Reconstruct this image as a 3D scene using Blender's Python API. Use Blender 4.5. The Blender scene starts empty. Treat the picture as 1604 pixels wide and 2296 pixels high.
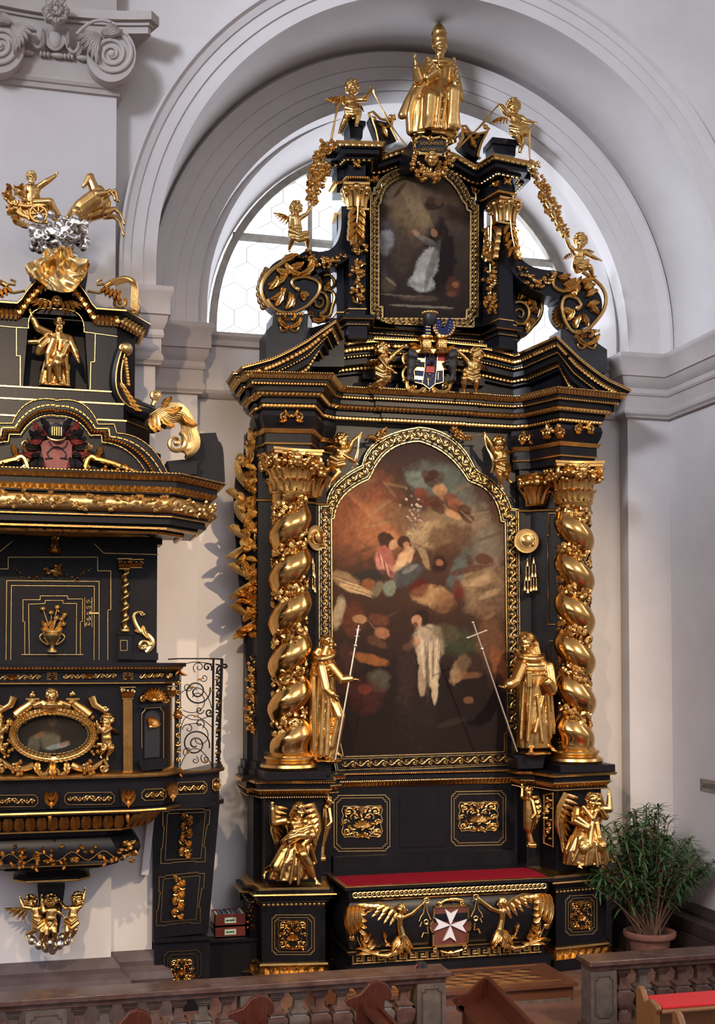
import bpy, bmesh, math, random
from mathutils import Vector as V, Matrix, noise
from math import sin, cos, pi, radians, atan2, sqrt, hypot
R = random.Random(7)
scene = bpy.context.scene
# ------------------------------------------------------------ camera
FPX, YAW, PITCH, EYE = 2728.0, radians(14.4), radians(1.9), 4.0
CX, CY = 802.0, 1480.0 - 2728.0 * math.tan(radians(1.9))
_r = V((cos(YAW), -sin(YAW), 0)); _f = V((sin(YAW)*cos(PITCH), cos(YAW)*cos(PITCH), sin(PITCH))); _u = V((-sin(YAW)*sin(PITCH), -cos(YAW)*sin(PITCH), cos(PITCH)))
cam_d = bpy.data.cameras.new('camera'); cam = bpy.data.objects.new('camera', cam_d); scene.collection.objects.link(cam)
cam.matrix_world = Matrix(((_r.x, _u.x, -_f.x, 0), (_r.y, _u.y, -_f.y, 0), (_r.z, _u.z, -_f.z, EYE), (0, 0, 0, 1)))
cam_d.sensor_fit = 'AUTO'; cam_d.sensor_width = 36; cam_d.lens = FPX / 2296 * 36
cam_d.shift_x = 0; cam_d.shift_y = (CY - 1148) / 2296; cam_d.clip_start = .1; cam_d.clip_end = 300
scene.camera = cam
# ------------------------------------------------------------ light and exposure
scene.view_settings.view_transform = 'Standard'; scene.view_settings.look = 'None'
scene.view_settings.exposure = 0.0; scene.view_settings.gamma = 1; scene.view_settings.use_curve_mapping = False
scene.cycles.max_bounces = 6; scene.cycles.diffuse_bounces = 3; scene.cycles.glossy_bounces = 3; scene.cycles.transmission_bounces = 4
scene.cycles.caustics_reflective = False; scene.cycles.caustics_refractive = False; scene.cycles.sample_clamp_indirect = 4
def make_world():
 w = bpy.data.worlds.new('daylight'); scene.world = w; w.use_nodes = True
 nt = w.node_tree; N = nt.nodes; L = nt.links
 bg = N['Background']; geo = N.new('ShaderNodeTexCoord'); sep = N.new('ShaderNodeSeparateXYZ')
 L.new(geo.outputs['Generated'], sep.inputs[0])
 def mth(op, a, b=None, c=None):
  n = N.new('ShaderNodeMath'); n.operation = op
  for i, q in enumerate((a, b, c)):
   if q is None: continue
   if isinstance(q, (int, float)): n.inputs[i].default_value = q
   else: L.new(q, n.inputs[i])
  return n.outputs[0]
 X, Y, Z = sep.outputs
 # white sky behind the altar wall (north), a dim nave with tall windows behind the camera
 north = mth('GREATER_THAN', Y, 0.15)
 az = mth('ARCTAN2', X, mth('MULTIPLY', Y, -1.0))
 bars = mth('GREATER_THAN', mth('SINE', mth('ADD', mth('MULTIPLY', az, 6.0), 0.6)), 0.35)
 band = mth('MULTIPLY', mth('GREATER_THAN', Z, 0.22), mth('LESS_THAN', Z, 0.72))
 win = mth('MULTIPLY', mth('MULTIPLY', bars, band), mth('LESS_THAN', Y, 0.15))
 def mix(f, a, b):
  n = N.new('ShaderNodeMix'); n.data_type = 'RGBA'
  L.new(f, n.inputs[0])
  for i, q in ((6, a), (7, b)):
   if isinstance(q, tuple): n.inputs[i].default_value = (*q, 1)
   else: L.new(q, n.inputs[i])
  return n.outputs[2]
 base = mix(mth('GREATER_THAN', Z, -0.05), NAVE_LOW, NAVE_HIGH)
 def clamp(q): n = N.new('ShaderNodeClamp'); L.new(q, n.inputs[0]); return n.outputs[0]
 dim = mth('MULTIPLY', clamp(mth('MULTIPLY_ADD', X, -2.2, -.5)), clamp(mth('MULTIPLY_ADD', Z, -2.0, 1.1)))
 base = mix(dim, base, NAVE_DIM)      # surroundings dimmed low on the left, added to darken the right wall
 c = mix(win, base, NAVE_WIN)
 c = mix(north, c, SKY_WHITE)
 L.new(c, bg.inputs['Color']); bg.inputs['Strength'].default_value = 1.0
NAVE_DIM = (.10, .085, .08)
NAVE_LOW, NAVE_HIGH, NAVE_WIN, SKY_WHITE = (.26, .23, .21), (.54, .52, .575), (3.0, 3.05, 3.4), (4.4, 4.6, 5.0)
make_world()
def area(name, loc, target, size, power, col):
 l = bpy.data.lights.new(name, 'AREA'); l.shape = 'DISK'; l.size = size; l.energy = power; l.color = col
 o = bpy.data.objects.new(name, l); scene.collection.objects.link(o); o.location = loc
 o.rotation_euler = (V(target) - V(loc)).to_track_quat('-Z', 'Y').to_euler(); return o
area('nave_window_daylight', (-8.0, 1.0, 15.0), (3.5, 15.0, 7.0), 3.0, 1100, (.80, .87, 1.0))
def spot(name, loc, target, power, cone, col, r=.12):
 l = bpy.data.lights.new(name, 'SPOT'); l.energy = power; l.color = col; l.spot_size = radians(cone); l.spot_blend = .8; l.shadow_soft_size = r
 o = bpy.data.objects.new(name, l); scene.collection.objects.link(o); o.location = loc; o.rotation_euler = (V(target) - V(loc)).to_track_quat('-Z', 'Y').to_euler(); return o
spot('high_window_daylight', (-8.0, 1.0, 14.0), (8.2, 15.0, 11.6), 9500, 34, (.78, .87, 1.0), 1.3)
spot('nave_spotlight', (7.9, 4.5, 10.6), (4.2, 15.0, 3.4), 5400, 46, (1.0, .76, .48))
spot('nave_spotlight_by_pulpit', (-1.3, 3.2, 9.0), (1.8, 15.0, 3.0), 2500, 56, (1.0, .75, .48))
# ------------------------------------------------------------ pixel rays and materials
def ray(px, py):
 return _f + _r * ((px - CX) / FPX) + _u * ((CY - py) / FPX)
def W(px, py, Y):
 d = ray(px, py); t = Y / d.y; return V((d.x*t, Y, EYE + d.z*t))
def WX(px, py, X):
 d = ray(px, py); t = X / d.x; return V((X, d.y*t, EYE + d.z*t))
def WZ(px, py, Z):
 d = ray(px, py); t = (Z - EYE) / d.z; return V((d.x*t, d.y*t, Z))
def MPP(px, py, Y): return Y / ray(px, py).y / FPX          # metres per pixel there
MATS = {}
def mat(name, col, rough=.5, metal=0., col2=None, scale=6., mixlo=.4, mixhi=.65, bump=0., bscale=40., emit=None, stretch=(1, 1, 1), detail=6., spec=.5, vcol=False):
 m = bpy.data.materials.new(name); m.use_nodes = True; nt = m.node_tree; N = nt.nodes; L = nt.links
 b = N['Principled BSDF']; b.inputs['Base Color'].default_value = (*col, 1); b.inputs['Roughness'].default_value = rough
 b.inputs['Metallic'].default_value = metal; b.inputs['Specular IOR Level'].default_value = spec
 tc = N.new('ShaderNodeTexCoord'); mp = N.new('ShaderNodeMapping'); mp.inputs['Scale'].default_value = stretch
 L.new(tc.outputs['Object'], mp.inputs[0])
 if col2:
  n = N.new('ShaderNodeTexNoise'); n.inputs['Scale'].default_value = scale; n.inputs['Detail'].default_value = detail; n.inputs['Roughness'].default_value = .6
  L.new(mp.outputs[0], n.inputs['Vector'])
  r = N.new('ShaderNodeValToRGB'); r.color_ramp.elements[0].position = mixlo; r.color_ramp.elements[1].position = mixhi
  r.color_ramp.elements[0].color = (*col, 1); r.color_ramp.elements[1].color = (*col2, 1)
  L.new(n.outputs[0], r.inputs[0]); L.new(r.outputs[0], b.inputs['Base Color'])
 if vcol:
  a = N.new('ShaderNodeVertexColor'); a.layer_name = 'paint'; L.new(a.outputs[0], b.inputs['Base Color'])
 if bump:
  n2 = N.new('ShaderNodeTexNoise'); n2.inputs['Scale'].default_value = bscale; n2.inputs['Detail'].default_value = 4
  L.new(mp.outputs[0], n2.inputs['Vector'])
  bm = N.new('ShaderNodeBump'); bm.inputs['Strength'].default_value = bump; bm.inputs['Distance'].default_value = .02
  L.new(n2.outputs[0], bm.inputs['Height']); L.new(bm.outputs[0], b.inputs['Normal'])
 if emit: b.inputs['Emission Color'].default_value = (*emit[0], 1); b.inputs['Emission Strength'].default_value = emit[1]
 MATS[name] = m; return m
mat('plaster', (.62, .575, .56), .9, 0, (.68, .635, .62), 1.2, .35, .7, .08, 9)
mat('stone_trim', (.46, .40, .375), .85, 0, (.52, .46, .43), 2.5, .35, .7, .08, 14)
mat('plinth_stone', (.064, .040, .041), .6, 0, (.092, .062, .061), 5, .35, .7, .1, 30)
mat('dark_marble', (.05, .032, .03), .45, 0, (.07, .046, .042), 5, .3, .7, .05, 20)
mat('gold', (.74, .46, .17), .27, 1, (.58, .33, .10), 9, .35, .7, .08, 55)
mat('gold_polished', (.72, .43, .15), .17, 1, (.58, .32, .10), 5, .35, .7, .05, 12)
mat('gold_pale', (.84, .61, .28), .34, 1, (.60, .38, .14), 14, .3, .7, .1, 60)
mat('gold_dull', (.62, .36, .11), .34, 1, (.42, .22, .07), 10, .35, .7, .12, 55)
mat('silver', (.80, .79, .78), .24, 1, (.55, .52, .5), 9, .35, .7, .15, 40)
mat('silver_gilt', (.80, .66, .42), .3, 1, (.62, .60, .58), 7, .4, .6, .15, 40)
mat('ebony', (.006, .0055, .0075), .36, 0, (.010, .0085, .011), 7, .35, .7, .03, 40, stretch=(1, 1, .25), spec=.2)
mat('ebony_worn', (.012, .0105, .012), .5, 0, (.030, .026, .028), 9, .45, .75, .06, 40, stretch=(.3, 1, 1))
mat('niche_black', (.004, .0045, .009), .6)
mat('marble_red', (.075, .037, .029), .24, 0, (.14, .078, .06), 7, .38, .68, .04, 30, detail=9)
mat('marble_grey', (.09, .07, .058), .3, 0, (.15, .118, .096), 9, .38, .68, .05, 30, detail=9)
mat('velvet', (.17, .003, .011), .9, 0, (.215, .006, .017), 18, .4, .7, .05, 90, spec=.1)
mat('canvas', (.05, .03, .02), .6, vcol=True, bump=.03, bscale=300, spec=.1)
mat('pew_wood', (.060, .012, .006), .3, 0, (.10, .024, .010), 7, .35, .7, .04, 25, stretch=(5, 5, .6), spec=.3)
mat('bench_wood', (.24, .092, .026), .35, 0, (.32, .135, .042), 7, .35, .7, .04, 25, stretch=(5, 5, .6))
mat('red_cushion', (.66, .02, .018), .8, 0, (.72, .03, .025), 30, .4, .7, .04, 120)
mat('iron', (.012, .011, .012), .45, .6)
mat('glass_frame', (.40, .36, .30), .7, 0, (.28, .25, .22), 8, .4, .7)
mat('crest_red', (.20, .030, .026), .5, 0, (.26, .045, .04), 12, .4, .7, .05, 60)
mat('crest_black', (.02, .018, .02), .45)
mat('crest_blue', (.010, .018, .075), .5, spec=.2)
mat('crest_bright_red', (.42, .02, .02), .5)
mat('cross_white', (.66, .64, .66), .5)
mat('cross_field', (.13, .035, .022), .45, 0, (.10, .025, .018), 10)
mat('leaf_green', (.032, .075, .026), .42, 0, (.055, .115, .035), 5, .4, .65)
mat('stem_brown', (.16, .085, .05), .7)
mat('terracotta', (.22, .09, .06), .75, 0, (.16, .07, .05), 9, .4, .7, .1, 40)
mat('soil', (.03, .022, .016), .95, bump=.5, bscale=60)
mat('mahogany_box', (.12, .022, .016), .3, 0, (.16, .03, .02), 6, .4, .7)
mat('label_green', (.42, .55, .44), .6)
mat('ink', (.02, .02, .02), .6)
mat('paper_blue', (.10, .11, .22), .6)
mat('acrylic_plate', (.21, .17, .14), .25)
mat('parquet', (.11, .040, .020), .3)
mat('wood_light', (.30, .135, .045), .35); mat('wood_dark', (.045, .022, .014), .35); mat('wood_mid', (.17, .065, .03), .35)
mat('silver_rod', (.62, .52, .42), .35, .9)
# window glass: thin pane that lets the sky through
gm = bpy.data.materials.new('window_glass'); gm.use_nodes = True
_n = gm.node_tree; _n.nodes.remove(_n.nodes['Principled BSDF'])
_t = _n.nodes.new('ShaderNodeBsdfTransparent'); _g = _n.nodes.new('ShaderNodeBsdfGlossy'); _m = _n.nodes.new('ShaderNodeMixShader')
_t.inputs[0].default_value = (.93, .96, 1, 1); _g.inputs['Roughness'].default_value = .2; _m.inputs[0].default_value = .04
_n.links.new(_t.outputs[0], _m.inputs[1]); _n.links.new(_g.outputs[0], _m.inputs[2]); _n.links.new(_m.outputs[0], _n.nodes['Material Output'].inputs[0])
MATS['window_glass'] = gm
# ------------------------------------------------------------ objects
COL = scene.collection
def tag(o, label=None, cat=None, group=None, kind=None):
 if label: o['label'] = label
 if cat: o['category'] = cat
 if group: o['group'] = group
 if kind: o['kind'] = kind
 return o
def thing(name, loc, label, cat, group=None):
 o = bpy.data.objects.new(name, None); COL.objects.link(o); o.location = loc; o.empty_display_size = .2
 return tag(o, label, cat, group)
def origin_of(p):
 v = V((0, 0, 0))
 while p: v = v + V(p.location); p = p.parent
 return v
class MB:
 def __init__(s): s.v = []; s.f = []; s.c = None
 def add(s, vs, fs):
  k = len(s.v); s.v.extend(V(p) for p in vs); s.f.extend(tuple(i + k for i in f) for f in fs); return s
 def box(s, a, b):
  x0, y0, z0 = a; x1, y1, z1 = b
  return s.add([(x0,y0,z0),(x1,y0,z0),(x1,y1,z0),(x0,y1,z0),(x0,y0,z1),(x1,y0,z1),(x1,y1,z1),(x0,y1,z1)],
      [(0,3,2,1),(4,5,6,7),(0,1,5,4),(1,2,6,5),(2,3,7,6),(3,0,4,7)])
 def prism(s, pts, d):
  "closed polygon of world points (planar) pushed along vector d"
  n = len(pts); d = V(d)
  return s.add([V(p) for p in pts] + [V(p) + d for p in pts], [tuple(range(n))[::-1], tuple(range(n, 2*n))] + [(i, (i+1) % n, n + (i+1) % n, n + i) for i in range(n)])
 def tube(s, pts, rad, n=8, cap=True, closed=False, flat=1.0, up=None):
  pts = [V(p) for p in pts]; k = len(pts)
  if k < 2: return s
  rr = rad if isinstance(rad, (list, tuple)) else [rad]*k
  vs = []; a = None
  for i in range(k):
   if closed: t = pts[(i+1) % k] - pts[i-1]
   else: t = pts[min(i+1, k-1)] - pts[max(i-1, 0)]
   if t.length < 1e-9: t = V((0, 0, 1))
   t.normalize()
   if a is None:
    ref = V(up) if up is not None else (V((0, 1, 0)) if abs(t.y) < .9 else V((1, 0, 0)))
    a = (ref - t*ref.dot(t)).normalized()
   else:
    ref = V(up) if up is not None else a
    a2 = ref - t*ref.dot(t)
    if a2.length > 1e-6: a = a2.normalized()
   b = t.cross(a)
   for j in range(n):
    w = 2*pi*j/n; vs.append(pts[i] + (a*cos(w)*flat + b*sin(w))*rr[i])
  fs = []
  for i in range(k if closed else k-1):
   i2 = (i+1) % k
   for j in range(n): fs.append((i*n+j, i*n+(j+1) % n, i2*n+(j+1) % n, i2*n+j))
  if cap and not closed: fs += [tuple(range(n))[::-1], tuple(range((k-1)*n, k*n))]
  return s.add(vs, fs)
 def ell(s, c, r, rot=None, nu=10, nv=6):
  if not isinstance(r, (list, tuple, V)): r = (r, r, r)
  vs = []; fs = []; c = V(c)
  def P(x, y, z):
   q = V((x*r[0], y*r[1], z*r[2])); return c + (rot @ q if rot else q)
  vs.append(P(0, 0, -1))
  for i in range(1, nv):
   ph = -pi/2 + pi*i/nv
   for j in range(nu): th = 2*pi*j/nu; vs.append(P(cos(th)*cos(ph), sin(th)*cos(ph), sin(ph)))
  vs.append(P(0, 0, 1)); top = len(vs)-1
  for j in range(nu):
   fs.append((0, 1+(j+1) % nu, 1+j)); fs.append((top, 1+(nv-2)*nu+j, 1+(nv-2)*nu+(j+1) % nu))
  for i in range(nv-2):
   for j in range(nu): fs.append((1+i*nu+j, 1+i*nu+(j+1) % nu, 1+(i+1)*nu+(j+1) % nu, 1+(i+1)*nu+j))
  return s.add(vs, fs)
 def cap(s, p0, r0, p1, r1, n=10):
  "tapered capsule"
  p0 = V(p0); p1 = V(p1); d = p1 - p0; L = d.length
  if L < 1e-6: return s.ell(p0, max(r0, r1))
  t = d / L; pts = []; rr = []
  for k in (-1, -.8, -.4): pts.append(p0 + t*k*r0); rr.append(max(r0*sqrt(max(0, 1-k*k)), r0*.02))
  pts.append(p0); rr.append(r0); pts.append(p0.lerp(p1, .5)); rr.append((r0+r1)/2); pts.append(p1); rr.append(r1)
  for k in (.4, .8, 1): pts.append(p1 + t*k*r1); rr.append(max(r1*sqrt(max(0, 1-k*k)), r1*.02))
  return s.tube(pts, rr, n)
 def lathe(s, prof, c, n=24, sq=False, rot=0.):
  "prof: (radius, z) pairs; sq: square in plan"
  c = V(c); vs = []; fs = []
  if sq: n = 4; rot = rot + pi/4
  q = sqrt(2) if sq else 1
  for r, z in prof:
   for j in range(n): th = rot + 2*pi*j/n; vs.append(c + V((cos(th)*r*q, sin(th)*r*q, z)))
  for i in range(len(prof)-1):
   for j in range(n): fs.append((i*n+j, i*n+(j+1) % n, (i+1)*n+(j+1) % n, (i+1)*n+j))
  fs += [tuple(range(n))[::-1], tuple(range((len(prof)-1)*n, len(prof)*n))]
  return s.add(vs, fs)
 def grid(s, rows, closed=False):
  k = len(rows); n = len(rows[0]); fs = []
  for i in range(k-1):
   for j in range(n if closed else n-1): fs.append((i*n+j, i*n+(j+1) % n, (i+1)*n+(j+1) % n, (i+1)*n+j))
  return s.add([p for r in rows for p in r], fs)
 def sweep(s, prof, path, closed=False, capends=True):
  "prof: (out, z) closed outline; path: plan polyline (x, y, z0), outside is to the right of travel"
  P = [V(p) if len(p) == 3 else V((p[0], p[1], 0)) for p in path]; k = len(P); rows = []
  for i in range(k):
   a = P[i] - P[i-1] if (i > 0 or closed) else P[1] - P[0]
   b = P[(i+1) % k] - P[i] if (i < k-1 or closed) else P[-1] - P[-2]
   na = V((a.y, -a.x, 0)).normalized(); nb = V((b.y, -b.x, 0)).normalized()
   m = na + nb; m = m / max(.25, m.dot(na)) if m.length > 1e-6 else na
   rows.append([P[i] + m*o + V((0, 0, z)) for o, z in prof])
  n = len(prof); fs = []
  for i in range(k if closed else k-1):
   i2 = (i+1) % k
   for j in range(n): fs.append((i*n+j, i2*n+j, i2*n+(j+1) % n, i*n+(j+1) % n))
  if capends and not closed: fs += [tuple(range(n)), tuple(range((k-1)*n, k*n))[::-1]]
  return s.add([p for r in rows for p in r], fs)
 def loft(s, prof, frames, closed=False, capends=True):
  "prof (a, b) closed outline carried along frames (origin, avec, bvec)"
  rows = [[V(o) + V(A)*a + V(B)*b for a, b in prof] for o, A, B in frames]; n = len(prof); k = len(rows); fs = []
  for i in range(k if closed else k-1):
   i2 = (i+1) % k
   for j in range(n): fs.append((i*n+j, i*n+(j+1) % n, i2*n+(j+1) % n, i2*n+j))
  if capends and not closed: fs += [tuple(range(n)), tuple(range((k-1)*n, k*n))[::-1]]
  return s.add([p for r in rows for p in r], fs)
 def build(s, name, m, parent=None, smooth=True, angle=40, normals=True):
  me = bpy.data.meshes.new(name); o = bpy.data.objects.new(name, me); COL.objects.link(o)
  if parent is not None: org = origin_of(parent); o.parent = parent
  else:
   lo = V([min(p[i] for p in s.v) for i in range(3)]); hi = V([max(p[i] for p in s.v) for i in range(3)])
   org = V(((lo.x+hi.x)/2, (lo.y+hi.y)/2, lo.z)); o.location = org
  me.from_pydata([tuple(p - org) for p in s.v], [], s.f); me.update()
  if normals:
   bm = bmesh.new(); bm.from_mesh(me); bmesh.ops.recalc_face_normals(bm, faces=bm.faces); bm.to_mesh(me); bm.free()
  if smooth:
   me.polygons.foreach_set('use_smooth', [True]*len(me.polygons))
   try: me.set_sharp_from_angle(angle=radians(angle))
   except Exception: pass
  me.materials.append(MATS[m] if isinstance(m, str) else m)
  return o
def struct(name, mb, m, **k):
 o = mb.build(name, m, **k); o['kind'] = 'structure'; return o
def dup(o, loc=None, parent=None, label=None, group=None):
 c = o.copy(); COL.objects.link(c); c.parent = parent
 if loc is not None: c.location = loc
 if label: c['label'] = label
 if group: c['group'] = group
 for ch in o.children: dup(ch, None, c)
 return c
# ------------------------------------------------------------ the church: walls, arches, window, floor
Y0, Y1, Y2, YB, YG = 13.9, 14.15, 15.55, 15.8, 16.8     # pilaster, front arch, inner arch, niche wall, glass
XL, XR, XC, ZS, RA = 1.21, 8.58, 4.895, 8.50, 3.685      # front arch
NL, NR, RN = 1.87, 7.92, 3.025                           # niche
ZTOP = 15.0
def arch_pts(cx, zc, r, z0, n=64):
 return [(cx - r, z0)] + [(cx - r*cos(pi*i/n), zc + r*sin(pi*i/n)) for i in range(n+1)] + [(cx + r, z0)]
def arch_wall(x0, x1, z0, z1, cx, zc, r, y, depth, n=64):
 "wall slab with an arched opening going down to z0"
 m = MB()
 A = arch_pts(cx, zc, r, z0, n); k = len(A)
 O = []
 for x, z in A:
  if z <= zc + 1e-6 and x < cx: O.append((x0, z))
  elif z <= zc + 1e-6: O.append((x1, z))
  else:
   dx, dz = x - cx, z - zc; t = min((z1 - zc)/dz if dz > 1e-6 else 1e9, (x1 - cx)/dx if dx > 1e-6 else 1e9, (x0 - cx)/dx if dx < -1e-6 else 1e9)
   O.append((cx + dx*t, zc + dz*t))
 for yy in (y, y + depth):
  m.grid([[V((x, yy, z)) for x, z in A], [V((x, yy, z)) for x, z in O]])
 m.grid([[V((x, y, z)) for x, z in A], [V((x, y + depth, z)) for x, z in A]])
 cor = [(x0, z1), (x1, z1)]
 for yy in (y, y + depth):   # corner fillers
  for sx in (x0, x1):
   c = [p for p in O if abs(p[0] - sx) < 1e-4]; top = max(c, key=lambda p: p[1])
   t = [p for p in O if abs(p[1] - z1) < 1e-4]; near = min(t, key=lambda p: abs(p[0] - sx))
   m.add([(top[0], yy, top[1]), (sx, yy, z1), (near[0], yy, near[1])], [(0, 1, 2)])
 return m
# front arch wall (arch 1) -- runs forward from the inner arch wall
struct('wall_back', arch_wall(-4, 14, 0, ZTOP, XC, ZS + .07, RA, Y1, Y2 - Y1 - .002), 'plaster', angle=25)
struct('wall_inner', arch_wall(-4, 14, 0, ZTOP, (NL+NR)/2, ZS, RN, Y2, YB - Y2 - .002), 'plaster', angle=25)
# niche wall with the lunette window
zsill = 8.29; RW = 2.78; RW0 = 2.93; xc = 4.95; ZWC = 8.62
m = MB(); n = 48
outer = [(xc - 7, zsill), (xc - 7, ZTOP), (xc + 7, ZTOP), (xc + 7, zsill)]
def lun(r): return [(xc - r, zsill)] + [(xc - r*cos(pi*i/n), ZWC + r*sin(pi*i/n)) for i in range(n+1)] + [(xc + r, zsill)]
a0 = lun(RW0); a1 = lun(RW)
def ringout(x, z):
 dx, dz = x - xc, z - zsill; t = min((ZTOP - zsill)/dz if dz > 1e-6 else 1e9, 7/abs(dx) if abs(dx) > 1e-6 else 1e9); return (xc + dx*t, zsill + dz*t)
m.grid([[V((x, YB, z)) for x, z in a0], [V((*ringout(x, z)[:1], YB, ringout(x, z)[1])) for x, z in a0]])
m.grid([[V((x, YB, z)) for x, z in a0], [V((x, YG + .2, z)) for x, z in a1]])
m.box((-4, YB, 0), (14, YB + .3, zsill)); m.box((xc - 3, YB + .29, zsill - .3), (xc + 3, YG + .2, zsill - .02))
struct('wall_niche', m, 'plaster', angle=25)
# right side wall of the chapel in front of the arch jamb and the nave wall left
# the pilaster of the pulpit pier with its capital
xp = W(255, 1200, Y0).x
struct('wall_pier', MB().box((-5, Y0, 0), (xp, Y1, 11.2)), 'plaster')
mat('floor_tile', (.135, .066, .048), .3, 0, (.19, .10, .075), 5, .35, .7); mat('floor_grey', (.050, .046, .046), .35)
fl = struct('floor', MB().box((-6, 5, -.2), (15, Y1 + 2, 0)), 'floor_tile', smooth=False)
m = MB(); T = .62
for i in range(-2, 20):
 for j in range(0, 17):
  x, y = 1.2 + i*T*1.0 + (.5*T if j % 2 else 0), 7.2 + j*T*.5
  if x < 11 and y < 15.7: m.add([V((x - .14, y, .002)), V((x, y - .14, .002)), V((x + .14, y, .002)), V((x, y + .14, .002))], [(0, 1, 2, 3)])
m.build('floor_inlay', 'floor_grey', fl, smooth=False)
struct('ceiling', MB().box((-6, 2, ZTOP), (15, YG, ZTOP + .2)), 'plaster')
# ---- archivolt mouldings (stepped bands around both arches)
def archivolt(name, cx, zc, r0, y, steps, z0, n=72):
 "steps: outline (radial offset, outwards) closed"
 fr = []
 prof = [(a, b) for a, b in steps]
 for x, z in [(-1, None)] : pass
 F = [((cx, y, z0), (-1, 0, 0), (0, -1, 0))]
 for i in range(n+1):
  t = pi*i/n; F.append(((cx, y, zc), (-cos(t), 0, sin(t)), (0, -1, 0)))
 F.append(((cx, y, z0), (1, 0, 0), (0, -1, 0)))
 m = MB(); m.loft([(r0 + a, b) for a, b in prof], F); return m
P1 = [(0, -.01), (0, .055), (.15, .055), (.155, .075), (.29, .075), (.295, .095), (.37, .12), (.40, .16), (.43, .16), (.43, -.01)]
struct('trim_arch', archivolt('a', XC, ZS + .07, RA, Y1, P1, 8.3), 'plaster', angle=25)
P2 = [(0, -.01), (0, .03), (.16, .03), (.165, .05), (.30, .05), (.305, .07), (.47, .07), (.475, .09), (.56, .12), (.60, .15), (.64, .15), (.655, .13), (.655, -.01)]
struct('trim_inner_arch', archivolt('b', (NL+NR)/2, ZS, RN, Y2, P2, 8.3), 'plaster', angle=25)
# ---- imposts
ZI = 8.30
IMP = [(0, 0), (.30, 0), (.31, -.05), (.30, -.07), (.25, -.14), (.25, -.30), (.255, -.32), (.22, -.33), (.20, -.40), (.145, -.46), (.12, -.48), (.14, -.50), (.15, -.55), (.13, -.58), (.105, -.585), (.10, -.75), (.12, -.77), (.145, -.80), (.145, -.84), (.10, -.87), (.09, -.89), (.0, -.89)]
IMP = [(o*.62, z) for o, z in IMP]
struct('trim_impost', MB().sweep(IMP, [(-1, Y1, ZI), (XL, Y1, ZI), (XL, Y2, ZI), (NL, Y2, ZI), (NL, YB, ZI)], capends=False), 'stone_trim', angle=25)
struct('trim_impost_right', MB().sweep(IMP, [(NR, YB, ZI), (NR, Y2, ZI), (XR, Y2, ZI), (XR, Y1 - .0, ZI), (12, Y1, ZI)], capends=False), 'stone_trim', angle=25)
STR = [(0, 0), (.09, 0), (.09, -.05), (.055, -.10), (.05, -.17), (0, -.18)]
struct('trim_sill', MB().sweep(STR, [(NL, YB, ZI - .01), (NR, YB, ZI - .01)]), 'stone_trim', angle=25)
struct('trim_string', MB().sweep([(0, 0), (.05, -.02), (.065, -.06), (.05, -.10), (.03, -.12), (0, -.13)], [(NL, YB, ZI - .76), (NR, YB, ZI - .76)]), 'stone_trim', angle=25)
# ---- stone base
BASE = [(0, .70), (.02, .70), (.10, .60), (.10, .55), (.13, .53), (.20, .50), (.22, .42), (.20, .34), (.17, .32), (.21, .30), (.21, 0), (0, 0)]
struct('baseboard_pier', MB().sweep(BASE, [(-5, Y0, 0), (xp, Y0, 0), (xp, Y1, 0), (XL, Y1, 0), (XL, Y2, 0), (NL, Y2, 0), (NL, YB, 0)], capends=False), 'plinth_stone', angle=25)
struct('baseboard_right', MB().sweep([(o*.8, z) for o, z in BASE], [(NR, YB, 0), (NR, Y2, 0), (XR, Y2, 0), (XR, Y1, 0), (12, Y1, 0)], capends=False), 'dark_marble', angle=25)
# ---- lunette window: frame, glazing bars, panes
m = MB(); fr = []
prof = [(-.10, 0), (.0, 0), (.0, .12), (-.10, .12)]
F = [((xc, YG, zsill), (-1, 0, 0), (0, -1, 0))] + [((xc, YG, ZWC), (-cos(pi*i/n), 0, sin(pi*i/n)), (0, -1, 0)) for i in range(n+1)] + [((xc, YG, zsill), (1, 0, 0), (0, -1, 0))]
m.loft([(RW + a, b) for a, b in prof], F); m.box((xc - RW, YG - .12, zsill - .02), (xc + RW, YG, zsill + .05))
win = struct('window_1', m, 'glass_frame')
def bar(m, p, q, w=.035, d=.06):
 p = V((p[0], YG - d, p[1])); q = V((q[0], YG - d, q[1])); m.tube([p, q], w, 4, up=(0, 1, 0))
m = MB()
for zz in (9.93,):
 h = sqrt(RW**2 - (zz - ZWC)**2); bar(m, (xc - h, zz), (xc + h, zz), .06)
for xx in (-1.35, -.02, 1.35):
 bar(m, (xc + xx, zsill), (xc + xx, ZWC + sqrt(RW**2 - xx*xx)), .035)
m.build('window_bars', 'glass_frame', win)
m = MB(); zz = zsill
for i in range(n):
 pass
m.add([V((x, YG - .02, z)) for x, z in a1], [tuple(range(len(a1)))])
m.build('window_glass', 'window_glass', win, smooth=False)
# leading of the small panes at the right
m = MB(); A = .2
for i in range(-9, 10):
 for j in range(0, 9):
  cx, cz = xc + i*A*1.732 + (A*.866 if j % 2 else 0), zsill + .2 + j*A*1.5
  for t in (0, 1, 2):
   p, q = [(cx + A*cos(pi/6 + pi/3*u), cz + A*sin(pi/6 + pi/3*u)) for u in (t, t+1)]
   if all((x - xc)**2 + (z - ZWC)**2 < (RW - .05)**2 for x, z in (p, q)): m.tube([V((p[0], YG - .03, p[1])), V((q[0], YG - .03, q[1]))], .005, 4)
m.build('window_leading', 'glass_frame', win)
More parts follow.
